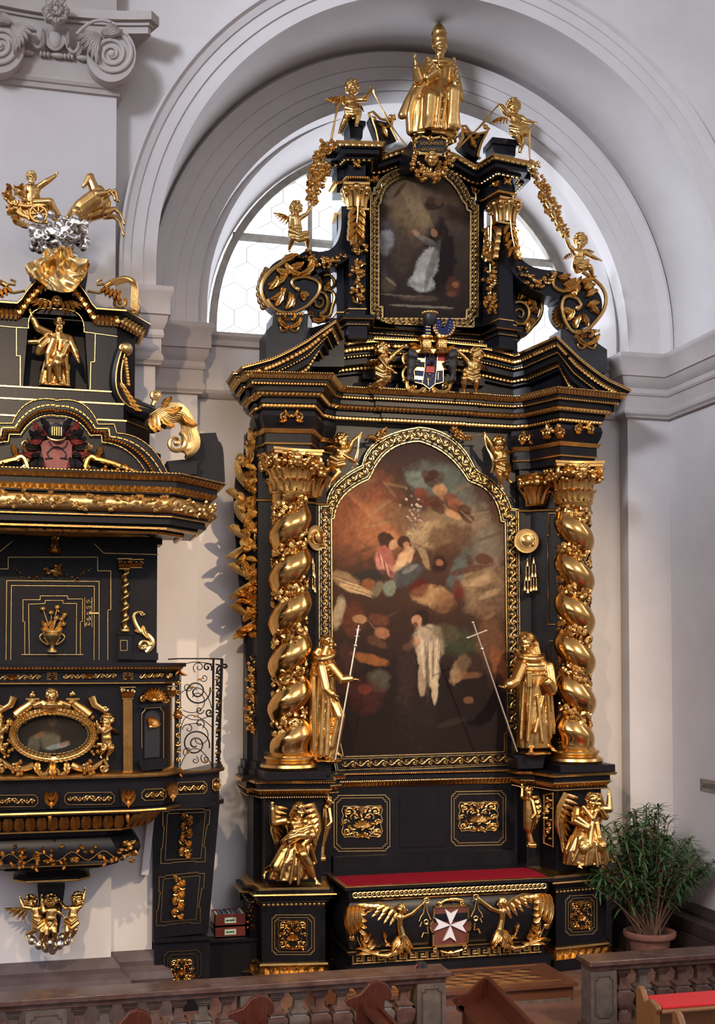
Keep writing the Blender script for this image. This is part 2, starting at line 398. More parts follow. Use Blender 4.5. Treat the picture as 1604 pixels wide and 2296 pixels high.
# ------------------------------------------------------------ carving tools
class Plane:
 "a vertical (or tilted) plane in the church; calling it maps picture coordinates on it, raised by c metres"
 def __init__(s, p, n): s.p = V(p); s.n = V(n).normalized()
 def __call__(s, x, y, c=0.):
  d = ray(x, y); o = V((0, 0, EYE)); t = (s.p - o).dot(s.n) / d.dot(s.n)
  return o + d*t + s.n*c
def PY(Y): return Plane((0, Y, 0), (0, -1, 0))
def leaf(mb, m, p0, p1, w, bend=.2, c0=.0, lift=.03, curl=.04, lobes=4, nr=11):
 "acanthus leaf from p0 to p1 in the plane; bend sideways, tip curls out"
 p0 = V((p0[0], p0[1])); p1 = V((p1[0], p1[1])); d = p1 - p0; n = V((-d.y, d.x)); q = (p0 + p1)/2 + n*bend
 rows = []
 for i in range(nr):
  t = i/(nr-1); a = p0*(1-t)**2 + q*2*t*(1-t) + p1*t*t
  tg = ((q - p0)*(1-t) + (p1 - q)*t); tg = tg.normalized() if tg.length > 1e-9 else V((1, 0)); nn = V((-tg.y, tg.x))
  ww = w*(.25 + .95*sin(pi*min(1, t**.75*.97 + .02)))*(1 if t < .97 else .4)
  lob = 1 + .38*abs(sin(pi*lobes*t + .3)) - .2
  cc = c0 + lift*sin(pi*min(1, t*1.02))*.6 + curl*t*t + lift*.4
  row = []
  for k, f in enumerate((-1, -.62, -.3, 0, .3, .62, 1)):
   z = cc + lift*((1-abs(f))*.55 + (.28 if abs(f) == .62 else 0) - (.22 if abs(f) == .3 else 0)) - (lift*1.2 if abs(f) == 1 else 0)
   pos = a + nn*(ww*f*lob*.5) + tg*(ww*.18*abs(f))
   row.append(m(pos.x, pos.y, max(z, c0 - .004)))
  rows.append(row)
 mb.grid(rows)
def spiral(cx, cy, r, turns, a0, dirn, n=26, rin=.16, ell=1.0):
 P = []
 for i in range(n):
  t = i/(n-1); a = a0 + dirn*2*pi*turns*t; rr = r*(1 - (1-rin)*t**.85); P.append((cx + rr*cos(a)*ell, cy + rr*sin(a)))
 return P
def rtube(mb, m, pts, w, c=.01, n=6, taper=(1, 1), hump=1.0):
 "gilt strand lying on the plane; w = half width in picture units"
 k = len(pts)
 if k < 2: return
 P = [m(x, y, c) for x, y in pts]
 mpp = (m(pts[0][0] + 1, pts[0][1], 0) - m(pts[0][0], pts[0][1], 0)).length
 mb.tube(P, [w*mpp*(taper[0] + (taper[1]-taper[0])*i/(k-1)) for i in range(k)], n, flat=1.0)
def scroll(mb, m, cx, cy, r, turns=1.3, a0=0., dirn=1, w=None, c=.015, leaves=3, ball=True):
 w = w or r*.16
 P = spiral(cx, cy, r, turns, a0, dirn); rtube(mb, m, P, w, c, 6, (1.1, .6))
 if ball: dot(mb, m, cx, cy, r*.24, c + .006)
 for i in range(leaves):
  k = int(3 + i*len(P)*.55/max(1, leaves)); x, y = P[k]; x2, y2 = P[k+2]; tx, ty = x2-x, y2-y; L = hypot(tx, ty) or 1
  ox, oy = (x-cx), (y-cy); lo = hypot(ox, oy) or 1
  s = 1 if i % 2 == 0 else -.6
  leaf(mb, m, (x, y), (x + ox/lo*r*.5*s + tx/L*r*.45, y + oy/lo*r*.5*s + ty/L*r*.45), r*.34, .15*dirn*s, c*.5, c*.9, c*.9, 3, 7)
def dot(mb, m, x, y, r, c=.01, nu=8, nv=5, sq=.6):
 a = m(x, y, c); mpp = (m(x+1, y, c) - a).length; mb.ell(a, (r*mpp, r*mpp*sq, r*mpp), None, nu, nv)
def flower(mb, m, x, y, r, c=.02, pet=5, a0=0.):
 rows = []
 ctr = m(x, y, c + r*.0)
 mpp = (m(x+1, y, 0) - m(x, y, 0)).length
 for i, (q, h) in enumerate(((.0, .75), (.28, .55), (.6, .95), (.9, .55), (1.0, -.1))):
  row = []
  for j in range(pet*4):
   a = a0 + 2*pi*j/(pet*4); rr = r*q*(1 - .26*(q > .5)*(.5 + .5*cos(pet*a - pet*a0 + pi))); row.append(m(x + rr*cos(a), y + rr*sin(a), c + h*r*mpp*.55))
  rows.append(row)
 mb.grid(rows, closed=True); dot(mb, m, x, y, r*.26, c + r*mpp*.45, 6, 4, .9)
def line(mb, m, pts, w, c=.008, closed=False, n=5):
 "gilt fillet along a polyline with mitred corners"
 if closed: pts = list(pts) + [pts[0], pts[1]]
 P = [m(x, y, c) for x, y in pts]; mpp = (m(pts[0][0]+1, pts[0][1], 0) - m(*pts[0], 0)).length
 for i in range(len(P) - (2 if closed else 1)):
  d = (P[i+1] - P[i]);
  if d.length < 1e-6: continue
  d.normalize(); mb.tube([P[i] - d*w*mpp*.7, P[i+1] + d*w*mpp*.7], w*mpp, n, up=(0, 1, 0))
def path_len(pts):
 L = [0]
 for a, b in zip(pts, pts[1:]): L.append(L[-1] + hypot(b[0]-a[0], b[1]-a[1]))
 return L
def at_len(pts, L, s):
 s = max(0, min(L[-1] - 1e-6, s)); i = 0
 while i < len(L)-2 and L[i+1] < s: i += 1
 t = (s - L[i])/max(1e-9, L[i+1]-L[i]); a, b = pts[i], pts[i+1]; d = V((b[0]-a[0], b[1]-a[1])).normalized()
 return V((a[0] + (b[0]-a[0])*t, a[1] + (b[1]-a[1])*t)), d
def rinceau(mb, m, pts, h, period=None, c=.012, w=None, dense=1):
 "running scroll along a polyline, total width 2h"
 L = path_len(pts); tot = L[-1]; period = period or h*3.2; n = max(1, round(tot/period)); pr = tot/n; w = w or h*.13
 N = n*12; P = []
 for i in range(N+1):
  s = tot*i/N; p, d = at_len(pts, L, s); q = V((-d.y, d.x)); o = h*.55*sin(2*pi*s/pr); P.append((p + q*o)[:])
 rtube(mb, m, P, w, c)
 for i in range(2*n):
  s = pr*(i/2 + .25); p, d = at_len(pts, L, s); q = V((-d.y, d.x)); sg = 1 if i % 2 == 0 else -1
  ctr = p - q*sg*h*.18; a0 = atan2((q*sg).y, (q*sg).x); r = h*.62
  cr = d.x*q.y - d.y*q.x
  S = spiral(ctr.x, ctr.y, r, 1.15, a0, -sg*cr if cr else 1, 14, .25); rtube(mb, m, S, w*.9, c, 5, (1, .7)); dot(mb, m, ctr.x, ctr.y, h*.2, c + .004, 6, 4)
  for k in range(dense):
   e = p + d*(pr*.24) ; b = p + q*sg*h*.45 + d*pr*.05
   t = e + q*sg*h*.85
   leaf(mb, m, b[:], t[:], h*.42, .25*sg, c*.4, c, c, 3, 6)
   b2 = p - q*sg*h*.2 + d*pr*.15; t2 = p - q*sg*h*.9 + d*pr*.02
   leaf(mb, m, b2[:], t2[:], h*.34, .2*sg, c*.4, c, c, 2, 5)
def garland(mb, m, pts, r, n=None, c=.02, fl=.5, rnd=None, taper=0.):
 "swag of flowers, fruit and leaves"
 rnd = rnd or R; L = path_len(pts); n = n or int(L[-1]/(r*.55)) + 2
 for i in range(n):
  t = i/(n-1); p, d = at_len(pts, L, L[-1]*t); q = V((-d.y, d.x)); rr = r*(1 - taper*abs(2*t-1))
  for k in range(2):
   o = rnd.uniform(-.85, .85)*rr; e = p + q*o + d*rnd.uniform(-.3, .3)*rr; u = rnd.random(); cc = c*(1.4 - abs(o)/max(rr, 1e-6)*.9)
   if u < fl: flower(mb, m, e.x, e.y, rr*rnd.uniform(.38, .58), cc, 5, rnd.uniform(0, 6))
   elif u < fl + .2: dot(mb, m, e.x, e.y, rr*rnd.uniform(.25, .38), cc + .01)
   else:
    a = rnd.uniform(-1, 1) + (0 if o > 0 else pi); f = e + (q*cos(a) + d*sin(a))*rr*.8; leaf(mb, m, e[:], f[:], rr*.6, rnd.uniform(-.2, .2), cc*.6, .012, .02, 2, 6)
def palmette(mb, m, x, y, r, n=7, a0=-pi/2, spread=pi*.95, c=.015):
 for i in range(n):
  a = a0 + spread*(i/(n-1) - .5); leaf(mb, m, (x, y), (x + r*cos(a), y + r*sin(a)), r*.34, .12*(i - (n-1)/2)/n, c*.3, c, c, 2, 7)
 dot(mb, m, x, y, r*.18, c + .006)
def filigree(mb, m, x0, y0, x1, y1, skew=0., c=.02, seed=1, dense=1.0):
 "openwork carved panel, symmetrical about its upright axis"
 rnd = random.Random(seed); cx, cy, w, h = (x0+x1)/2, (y0+y1)/2, (x1-x0)/2, (y1-y0)/2
 def mm(sg):
  return lambda a, b, cc=0.: m(cx + sg*a*w, cy + b*h + sg*a*w*skew, cc)
 for sg in (-1, 1):
  f = mm(sg)
  for (a, b, r, t, a0, dn) in ((.66, -.62, .30, 1.4, 2.6, 1), (.70, .60, .28, 1.4, -2.4, -1), (.34, -.30, .24, 1.2, .6, -1), (.36, .30, .24, 1.2, -.4, 1), (.80, .02, .18, 1.1, 3.1, 1), (.24, -.78, .18, 1.1, 1.2, -1), (.26, .80, .18, 1.1, -1.2, 1)):
   scroll(mb, f, a, b, r, t, a0, dn, r*.15, c, 3)
  for k in range(int(9*dense)):
   a, b = rnd.uniform(.08, .92), rnd.uniform(-.9, .9); an = rnd.uniform(0, 2*pi)
   leaf(mb, f, (a, b), (a + .26*cos(an), b + .26*sin(an)), .13, rnd.uniform(-.25, .25), c*.3, c*.9, c, 3, 6)
  for k in range(4): dot(mb, f, rnd.uniform(.1, .85), rnd.uniform(-.8, .8), .06, c + .006, 6, 4)
  rtube(mb, f, [(.05, -.9), (.3, -.98), (.62, -.94), (.9, -.98), (.98, -.7), (.9, -.4), (.98, -.1), (.9, .2), (.98, .6), (.85, .95), (.5, .9), (.2, .98), (.03, .9)], .035, c*.6, 5)
 f = mm(1); palmette(mb, f, 0, .35, .5, 7, -pi/2, pi*.8, c); palmette(mb, f, 0, .95, .3, 5, -pi/2, pi*.8, c); leaf(mb, f, (0, -.5), (0, -1.), .3, 0, 0, c, c, 3); dot(mb, f, 0, -.1, .1, c + .01)
def frame_notched(mb, m, x0, y0, x1, y1, nt, w, c=.008, sl=0., inset=None):
 "gilt double fillet with stepped corners; sl = slope of the horizontals"
 def rect(i):
  a, b, cc, d = x0+i, y0+i, x1-i, y1-i; n = nt
  pts = [(a+n, b), (cc-n, b), (cc-n, b+n*.5), (cc-n*.5, b+n*.5), (cc-n*.5, b+n), (cc, b+n), (cc, d-n), (cc-n*.5, d-n), (cc-n*.5, d-n*.5), (cc-n, d-n*.5), (cc-n, d), (a+n, d), (a+n, d-n*.5), (a+n*.5, d-n*.5), (a+n*.5, d-n), (a, d-n), (a, b+n), (a+n*.5, b+n), (a+n*.5, b+n*.5), (a+n, b+n*.5)]
  return [(px, py + sl*(px - (x0+x1)/2)) for px, py in pts]
 line(mb, m, rect(0), w, c, True)
 if inset: line(mb, m, rect(inset), w*.8, c, True)
def offset_path(path, o, closed=False):
 P = [V((p[0], p[1])) for p in path]; k = len(P); out = []
 for i in range(k):
  a = P[i] - P[i-1] if i > 0 else P[1] - P[0]; b = P[i+1] - P[i] if i < k-1 else P[-1] - P[-2]
  na = V((a.y, -a.x)).normalized(); nb = V((b.y, -b.x)).normalized(); m = na + nb; m = m/max(.25, m.dot(na)) if m.length > 1e-6 else na
  z = path[i][2] if len(path[i]) > 2 else 0; q = P[i] + m*o; out.append(V((q.x, q.y, z)))
 return out
def lumps(mb, path, o, z, pitch, size, nu=6, nv=4, skip=None, tilt=0.):
 "carved band: a row of lumps along a moulding; size = (along, out, up)"
 P = offset_path(path, o); size = (size[0]*1.3, size[1], size[2])
 for a, b in zip(P, P[1:]):
  d = b - a; L = d.length
  if L < pitch*.6: continue
  t = d/L; n = max(1, int(L/pitch)); nn = V((t.y, -t.x, 0)); nn = nn.normalized() if nn.length > 1e-6 else V((0, -1, 0))
  up = nn.cross(t)*-1 if False else V((0, 0, 1)); up = (up - t*up.dot(t)).normalized()
  rot = Matrix((t*cos(tilt) + up*sin(tilt), nn, up*cos(tilt) - t*sin(tilt))).transposed()
  for i in range(n):
   if skip and i % skip == skip-1: continue
   c = a + t*(L*(i+.5)/n) + V((0, 0, z));
   if c.y < 15.75: mb.ell(c, size, rot, nu, nv)
def acanthus_band(mb, path, o, z, h, pitch, out=.02, lean=.015):
 "upright little leaves along a moulding, from z up to z+h"
 P = offset_path(path, o)
 for a, b in zip(P, P[1:]):
  d = b - a; L = d.length
  if L < pitch*.6: continue
  t = d/L; n = max(1, int(L/pitch)); nn = V((t.y, -t.x, 0)).normalized()
  for i in range(n):
   c = a + t*(L*(i+.5)/n) + V((0, 0, z)); w = L/n*.46
   if c.y > 15.75: continue
   rows = []
   for k, (u, ww, oo) in enumerate(((0, .75, .2), (.35, 1., .8), (.7, .95, 1.), (.95, .6, 1.3), (1.02, .15, .9))):
    rows.append([c + t*(w*ww*f) + V((0, 0, h*u)) + nn*(out*oo*(1 - .8*abs(f)**2 - (.35 if abs(f) == .5 else 0)) + lean*u - .004) for f in (-1, -.5, 0, .5, 1)])
   mb.grid(rows)
# ------------------------------------------------------------ figures: one continuous body grown from tapered limbs
def frame_of(fwd, up):
 f = V(fwd).normalized(); u = V(up); u = (u - f*u.dot(f)).normalized(); r = f.cross(u); return f, u, r
def head(mb, c, r, fwd, up=(0, 0, 1), hair='curls', beard=False, rnd=None, fat=1.0, hood=False):
 rnd = rnd or R; c = V(c); f, u, s = frame_of(fwd, up); M = Matrix((s, f, u)).transposed()
 def q(a, b, d): return c + (s*a + f*b + u*d)*r
 mb.ell(q(0, -.12, .12), (r*.80, r*.95, r*.88), M, 16, 10)                     # skull
 mb.ell(q(0, .22, -.30), (r*.62*fat, r*.62, r*.70), M, 14, 9)                  # face
 mb.ell(q(0, .55, -.78), (r*.30, r*.26, r*.22), M, 10, 6)                      # chin
 for k in (-1, 1):
  mb.ell(q(.36*k, .52, -.42), (r*.26*fat, r*.24, r*.26), M, 8, 6)           # cheek
  mb.cap(q(.10*k, .92, .04), r*.10, q(.54*k, .70, .06), r*.10, 6)           # brow
  mb.ell(q(.27*k, .78, -.15), (r*.13, r*.1, r*.085), M, 7, 5)               # eye
  mb.ell(q(.78*k, .0, -.2), (r*.1, r*.2, r*.26), M, 8, 5)                   # ear
 mb.cap(q(0, .88, -.02), r*.11, q(0, 1.16, -.36), r*.17, 7)                    # nose
 mb.cap(q(-.2, .84, -.58), r*.07, q(.2, .84, -.58), r*.07, 6); mb.cap(q(-.14, .83, -.72), r*.08, q(.14, .83, -.72), r*.08, 6)
 if hair in ('curls', 'long', 'tonsure', 'short'):
  n = {'curls': 70, 'long': 80, 'tonsure': 42, 'short': 60}[hair]
  for i in range(n):
   for _ in range(20):
    a = rnd.uniform(0, 2*pi); e = math.asin(rnd.uniform(-.5, 1)); d = V((cos(a)*cos(e), sin(a)*cos(e), sin(e)))
    if d.y > .45 and d.z < .55: continue
    if hair == 'tonsure' and not (-.15 < d.z < .5): continue
    break
   k = .16 if hair == 'short' else .24
   mb.ell(q(d.x*.86, d.y*.98 - .12, d.z*.92 + .12), r*rnd.uniform(k*.7, k*1.1), None, 7, 5)
  if hair == 'long':
   for k in (-1, 1):
    for j in range(5): mb.cap(q(.75*k, -.1 - .12*j, .0), r*.2, q((.8 + .1*sin(j*2))*k, -.25 - .15*j, -1.0 - .1*j), r*.16, 7)
 if hair == 'cap': mb.ell(q(0, -.12, .28), (r*.86, r*.98, r*.82), M, 14, 8)
 if beard:
  for i in range(34):
   a = rnd.uniform(-1, 1); h = rnd.uniform(0, 1); mb.ell(q(a*.55*(1-.3*h), .55 + .12*(1-abs(a)) + .1*h, -.62 - .75*h*(1-.4*abs(a))), r*rnd.uniform(.12, .2), None, 6, 5)
def hand(mb, w, d, pn, L, spread=.28, curl=.5, thumb=1):
 "w wrist, d direction of fingers, pn palm normal, L hand length"
 w = V(w); d = V(d).normalized(); pn = V(pn); pn = (pn - d*pn.dot(d)).normalized(); s = d.cross(pn)*thumb
 M = Matrix((s, d, pn)).transposed(); mb.ell(w + d*L*.28, (L*.25, L*.34, L*.12), M, 10, 7)
 for i, (o, ln) in enumerate(((.17, .46), (.06, .52), (-.06, .48), (-.17, .38))):
  b = w + d*L*.52 + s*o*L; dd = (d + s*o*spread*2).normalized(); m1 = b + dd*L*ln*.5 + pn*L*ln*.18*curl; e = m1 + (dd*(1 - .5*curl) + pn*curl*.9).normalized()*L*ln*.5
  mb.cap(b, L*.068, m1, L*.062, 7); mb.cap(m1, L*.062, e, L*.048, 7)
 b = w + d*L*.2 + s*L*.2; m1 = b + (d*.5 + s*.8 + pn*.2).normalized()*L*.26; e = m1 + (d*.85 + s*.3 + pn*.3*curl).normalized()*L*.22
 mb.cap(b, L*.085, m1, L*.07, 7); mb.cap(m1, L*.07, e, L*.05, 7)
def foot(mb, a, toe, up=(0, 0, 1), L=None, w=1.):
 a = V(a); toe = V(toe); d = toe - a; L = L or d.length; d.normalize(); u = V(up); u = u - d*u.dot(d); u = u.normalized() if u.length > 1e-6 else V((0, -1, 0)); s = d.cross(u)
 mb.cap(a - d*L*.12 - u*L*.05, L*.2*w, a + d*L*.6 - u*L*.04, L*.15*w, 8)
 for i in range(5):
  o = (i - 2)*.085*w; mb.cap(a + d*L*.6 + s*o*L - u*L*.06, L*.07, a + d*L*(.98 - .05*i) + s*o*L*1.25 - u*L*.08, L*.055, 6)
def robe(mb, rings, folds=9, amp=.12, twist=.4, n=48, seed=0):
 "draped cloth: closed tube of rings (centre, rx, ry[, rotation]) with sharp folds"
 rnd = random.Random(seed); ph = [rnd.uniform(0, 6.3) for _ in range(4)]; rows = []; k = len(rings)
 C = []
 for i in range((k-1)*4 + 1):        # smooth interpolation
  t = i/4; a = min(int(t), k-2); u = t - a; u = u*u*(3-2*u)
  A, B = rings[a], rings[a+1]; C.append((V(A[0]).lerp(V(B[0]), u), A[1] + (B[1]-A[1])*u, A[2] + (B[2]-A[2])*u))
 for i, (c, rx, ry) in enumerate(C):
  t = i/(len(C)-1); row = []
  for j in range(n):
   a = 2*pi*j/n
   w = abs(sin(folds*.5*a + ph[0] + twist*sin(3*t + ph[1])*2 + twist*t*3)); w2 = sin((folds*.8)*round(1)*a + ph[2] + 4*t)
   f = 1 + amp*(.25 + .9*min(1, t*1.6))*(w**.7 - .55) + amp*.25*w2
   row.append(c + V((cos(a)*rx*f, sin(a)*ry*f, 0)))
  rows.append(row)
 rows2 = rows
 mb.grid(rows2, closed=True); b = len(mb.v)
 mb.add(rows2[0], [tuple(range(n))]); mb.add(rows2[-1], [tuple(range(n))[::-1]])
def sculpt(mb, name, m, parent, voxel, smooth=2, **k):
 o = mb.build(name, m, parent, normals=True, **k)
 md = o.modifiers.new('body', 'REMESH'); md.mode = 'VOXEL'; md.voxel_size = voxel*.8; md.use_smooth_shade = True
 if smooth: s = o.modifiers.new('soft', 'SMOOTH'); s.iterations = 1; s.factor = .4
 return o
def wing(mb, root, tip, w, up, n=9, back=(0, 1, 0), layers=3):
 "feathered wing: root to tip along the leading edge, feathers hanging along -up"
 root = V(root); tip = V(tip); d = tip - root; L = d.length; d.normalize(); bk = V(back); u = V(up); u = (u - d*u.dot(d)).normalized(); nb = d.cross(u)
 mb.tube([root, root + d*L*.3 + u*L*.12, root + d*L*.65 + u*L*.14, tip], [L*.07, L*.075, L*.055, L*.02], 7)
 for ly in range(layers):
  nn = n - ly; ln = w*(1 - .28*ly)
  for i in range(nn):
   t = (i + .3)/nn; b = root + d*L*t*(1 if ly == 0 else .92) + u*L*.12*sin(pi*min(1, t*1.1)); fd = (-u*(1.0 - .75*t) + d*(.15 + .9*t)).normalized(); s = fd.cross(nb).normalized()
   fl = ln*(.55 + .6*sin(pi*(.15 + .7*t))); fw = L/nn*.75
   o = nb*(-.012*ly*1.2 - .004*(i % 2))*(1 if nb.dot(V((0, -1, 0))) < 0 else -1)
   rows = []
   for k, (q, ww) in enumerate(((0, .6), (.3, 1.), (.65, 1.), (.9, .75), (1., .2))):
    rows.append([b + fd*fl*q + s*fw*ww*f*.5 + o + V((0, -1, 0))*(.012*(1-abs(f))) for f in (-1, -.4, 0, .4, 1)])
   mb.grid(rows)
def putto(name, Y, hd, hr, face, chest, pelvis, armL, armR, legL, legR, label, cat='figure', m='gold', up=(0, 0, 1), sh=(1, 0, 0), cloth=None, wings=None, voxel=None, group=None, hair='curls', seed=3, handL=None, handR=None, base=None, wing_m=None, part_of=None, nm_body='body'):
 "cherub: joints as picture points with metres towards us: (px, py, d)"
 rnd = random.Random(seed)
 p = lambda a: W(a[0], a[1], Y) + V((0, -(a[2] if len(a) > 2 else 0), 0))
 mpp = MPP(hd[0], hd[1], Y); r = hr*mpp; mb = MB()
 H, C, P = p(hd), p(chest), p(pelvis); sv = V(sh).normalized()
 head(mb, H, r*1.2, face, up, hair, False, rnd, 1.15)
 sp = (C - P); mid = C.lerp(P, .55)
 mb.cap(H.lerp(C, .35), r*.42, C + sp*.12, r*.5, 10)
 mb.ell(C, (r*1.02, r*.78, r*.85), None, 14, 9); mb.cap(C, r*.84, mid, r*.9, 12); mb.ell(mid + V((0, -r*.2, 0)), (r*.95, r*.8, r*.78), None, 12, 8); mb.ell(P, (r*.98, r*.84, r*.8), None, 12, 8); mb.cap(mid, r*.88, P, r*.9, 12)
 for sg, arm, hnd in ((-1, armL, handL), (1, armR, handR)):
  S = C + sv*sg*r*.88 + sp.normalized()*r*.32; E, Hn = p(arm[0]), p(arm[1]); d = (Hn - E).normalized()
  mb.ell(S, r*.42); mb.cap(S, r*.44, S.lerp(E, .5), r*.43); mb.cap(S.lerp(E, .5), r*.43, E, r*.33); mb.cap(E, r*.34, E.lerp(Hn, .4), r*.36); mb.cap(E.lerp(Hn, .4), r*.36, Hn - d*r*.05, r*.22)
  hand(mb, Hn, V(hnd) if hnd else d, (0, -1, .2) if abs(d.y) < .9 else (0, 0, 1), r*.75, thumb=-sg)
 for sg, leg in ((-1, legL), (1, legR)):
  Hp = P + sv*sg*r*.45 - sp.normalized()*r*.25; K, A = p(leg[0]), p(leg[1]); T = p(leg[2]) if len(leg) > 2 else A + V((0, -r*.5, -r*.6))
  mb.cap(Hp, r*.66, Hp.lerp(K, .5), r*.63, 12); mb.cap(Hp.lerp(K, .5), r*.63, K, r*.45, 12); mb.cap(K, r*.46, K.lerp(A, .35), r*.48, 10); mb.cap(K.lerp(A, .35), r*.48, A, r*.26, 10)
  td = (T - A); td = td.normalized() if td.length > 1e-6 else V((0, -1, 0)); foot(mb, A, A + td*r*.95, (0, -1, .6), r*.95)
 if cloth:
  for strip in cloth:
   pts = [p(q) for q in strip[0]]; rr = strip[1]*mpp
   for j in (-1, 0, 1):
    mb.tube([q + V((0, -.3*rr*abs(j) , j*rr*.7)) for q in pts], [rr*(.62 + .2*sin(i*1.7 + j))for i in range(len(pts))], 8)
 t = part_of or thing(name, P if base is None else p(base), label, cat, group)
 sculpt(mb, nm_body, m, t, voxel or max(.006, r/11), 2)
 if wings:
  for (rt, tp, ww, upv) in wings:
   wm = MB(); wing(wm, p(rt), p(tp), ww*mpp, upv, 7); wm.build('wing', wing_m or m, t)
 return t
# ------------------------------------------------------------ the altar: retable, lower storey
AX = 4.87
def rx(x): return AX + x + (.06 if x > 1.2 else 0)
def mirror(half): return [(AX - x, y) for x, y in reversed(half)][:-1 if half[0][0] == 0 else None] + [(rx(x), y) for x, y in half]
def side(half, s):
 return [(rx(x), y) for x, y in half] if s > 0 else [(AX - x, y) for x, y in half][::-1]
def slab(mb, path, o, z0, z1, back=15.79):
 P = [(q.x, q.y) for q in offset_path(path, o)]; P = [(x, min(y, back)) for x, y in P]
 lo = [V((x, y, z0)) for x, y in P]
 mb.prism(lo, (0, 0, z1 - z0)); return mb
PP = [(1.24, 15.5), (1.26, 15.2), (1.42, 15.12), (1.50, 14.72), (2.27, 14.84), (2.30, 15.06), (2.38, 15.10), (2.38, 15.6)]
PC = [(1.24, 15.5), (1.26, 15.2), (1.42, 15.12), (1.50, 14.72), (2.27, 14.84), (2.30, 15.06), (2.38, 15.10), (2.38, 15.6)]
FULL = mirror([(0, 15.5)] + PP)
retable = thing('altar_retable', (AX, 15.2, 0), 'tall ebony-black altar retable with gilt carving and two gilt twisted columns', 'altar')
lfront = Plane((AX - 1.885, 14.78, 0), (-.155, -1, 0)); rfront = Plane((AX + 1.885, 14.78, 0), (.155, -1, 0))
for s, fr in ((-1, lfront), (1, rfront)):
 p = side(PP, s); m = MB()
 slab(m, p, .10, 0, .15); slab(m, p, 0, .15, 1.06); slab(m, p, .05, 1.04, 1.08); slab(m, p, .08, 1.08, 1.12); slab(m, p, .10, 1.15, 1.19)
 slab(m, p, -.05, 1.19, 2.31); slab(m, p, .05, 2.40, 2.49); slab(m, p, .10, 2.525, 2.545); slab(m, p, .02, 2.30, 2.33)
 ped = m.build('pedestal', 'ebony', retable, angle=25)
 g = MB(); g.sweep([(.0, .30), (.03, .29), (.035, .265), (0, .25)], p); g.sweep([(.06, .14), (.10, .15), (.06, .17), (.02, .25), (0, .26)], p)
 acanthus_band(g, p, .03, .155, .085, .11, .03); g.build('base_moulding', 'gold', ped); g = MB()
 g.sweep([(.07, 1.115), (.125, 1.12), (.14, 1.135), (.135, 1.15), (.09, 1.158)], p)
 g.sweep([(0, 1.03), (.02, 1.03), (.02, 1.045), (0, 1.045)], p)
 lumps(g, p, .008, 1.0, .055, (.02, .012, .018))
 o = offset_path(p, 0)
 g.build('pedestal_moulding', 'gold', ped)
 g = MB(); g.sweep([(-.05, 2.315), (.0, 2.32), (.02, 2.36), (.07, 2.40), (.07, 2.415), (-.05, 2.415)], p); g.sweep([(.06, 2.485), (.115, 2.49), (.125, 2.51), (.13, 2.525), (.06, 2.53)], p)
 acanthus_band(g, p, .005, 2.33, .07, .05, .03, .05); lumps(g, p, .112, 2.495, .03, (.011, .012, .008)); lumps(g, p, .035, 2.312, .028, (.010, .01, .009))
 g.build('pedestal_cornice', 'gold', ped); g = MB()
 g.sweep([(-.05, 1.19), (.05, 1.19), (.05, 1.215), (-.02, 1.255), (-.05, 1.26)], p)
 g.build('foot_moulding', 'gold', ped)
# predella behind the altar table
m = MB(); m.box((AX - 1.3, 15.5, 0), (AX + 1.3, 15.79, 2.45)); m.box((AX - 1.3, 15.42, 2.41), (AX + 1.3, 15.6, 2.49)); m.box((AX - 1.25, 15.36, 1.2), (AX + 1.25, 15.6, 1.46))
m.box((AX - 1.3, 15.40, 2.52), (AX + 1.3, 15.6, 2.56)); pc = PY(15.5)
m.prism([pc(897, 1782, .0), pc(1000, 1776, .0), pc(1000, 1897, .0), pc(897, 1900, .0)], (0, -.012, 0))
pred = m.build('predella', 'ebony', retable, angle=25)
g = MB(); c0 = [(AX - 1.26, 15.5), (AX + 1.26, 15.5)]
g.sweep([(0, 2.335), (.02, 2.34), (.05, 2.39), (.09, 2.41), (.09, 2.425), (0, 2.425)], c0); g.sweep([(.06, 2.50), (.10, 2.505), (.11, 2.52), (.11, 2.53), (.05, 2.535)], c0)
acanthus_band(g, c0, .02, 2.345, .07, .05, .03, .05); lumps(g, c0, .1, 2.512, .028, (.010, .012, .008)); lumps(g, c0, .095, 2.42, .028, (.010, .01, .008))
g.build('predella_moulding', 'gold', pred)
for x0, x1, y0, y1, sl, fx0, fx1, fy0, fy1 in ((749, 874, 1783, 1908, -.012, 765, 858, 1806, 1878), (1012, 1134, 1774, 1895, -.02, 1027, 1118, 1797, 1864)):
 g = MB(); frame_notched(g, pc, x0, y0, x1, y1, 9, 1.3, .006, sl, 6); g.build('panel_border', 'gold_pale', pred)
 g = MB(); filigree(g, pc, fx0, fy0, fx1, fy1, sl, .018, 5); g.build('carved_panel', 'gold_pale', pred)
# carved panels on the pedestal fronts
for fr, (x0, x1, y0, y1, sl) in ((lfront, (610, 705, 2051, 2140, .0)), (rfront, (1268, 1338, 2007, 2095, -.06))):
 g = MB(); frame_notched(g, fr, x0, y0, x1, y1, 8, 1.3, .006, sl, 6); g.build('panel_border', 'gold_pale', retable)
 g = MB(); w = x1 - x0; filigree(g, fr, x0 + w*.13, y0 + 11, x1 - w*.15, y1 - 11, sl, .018, 9); g.build('carved_panel', 'gold', retable)
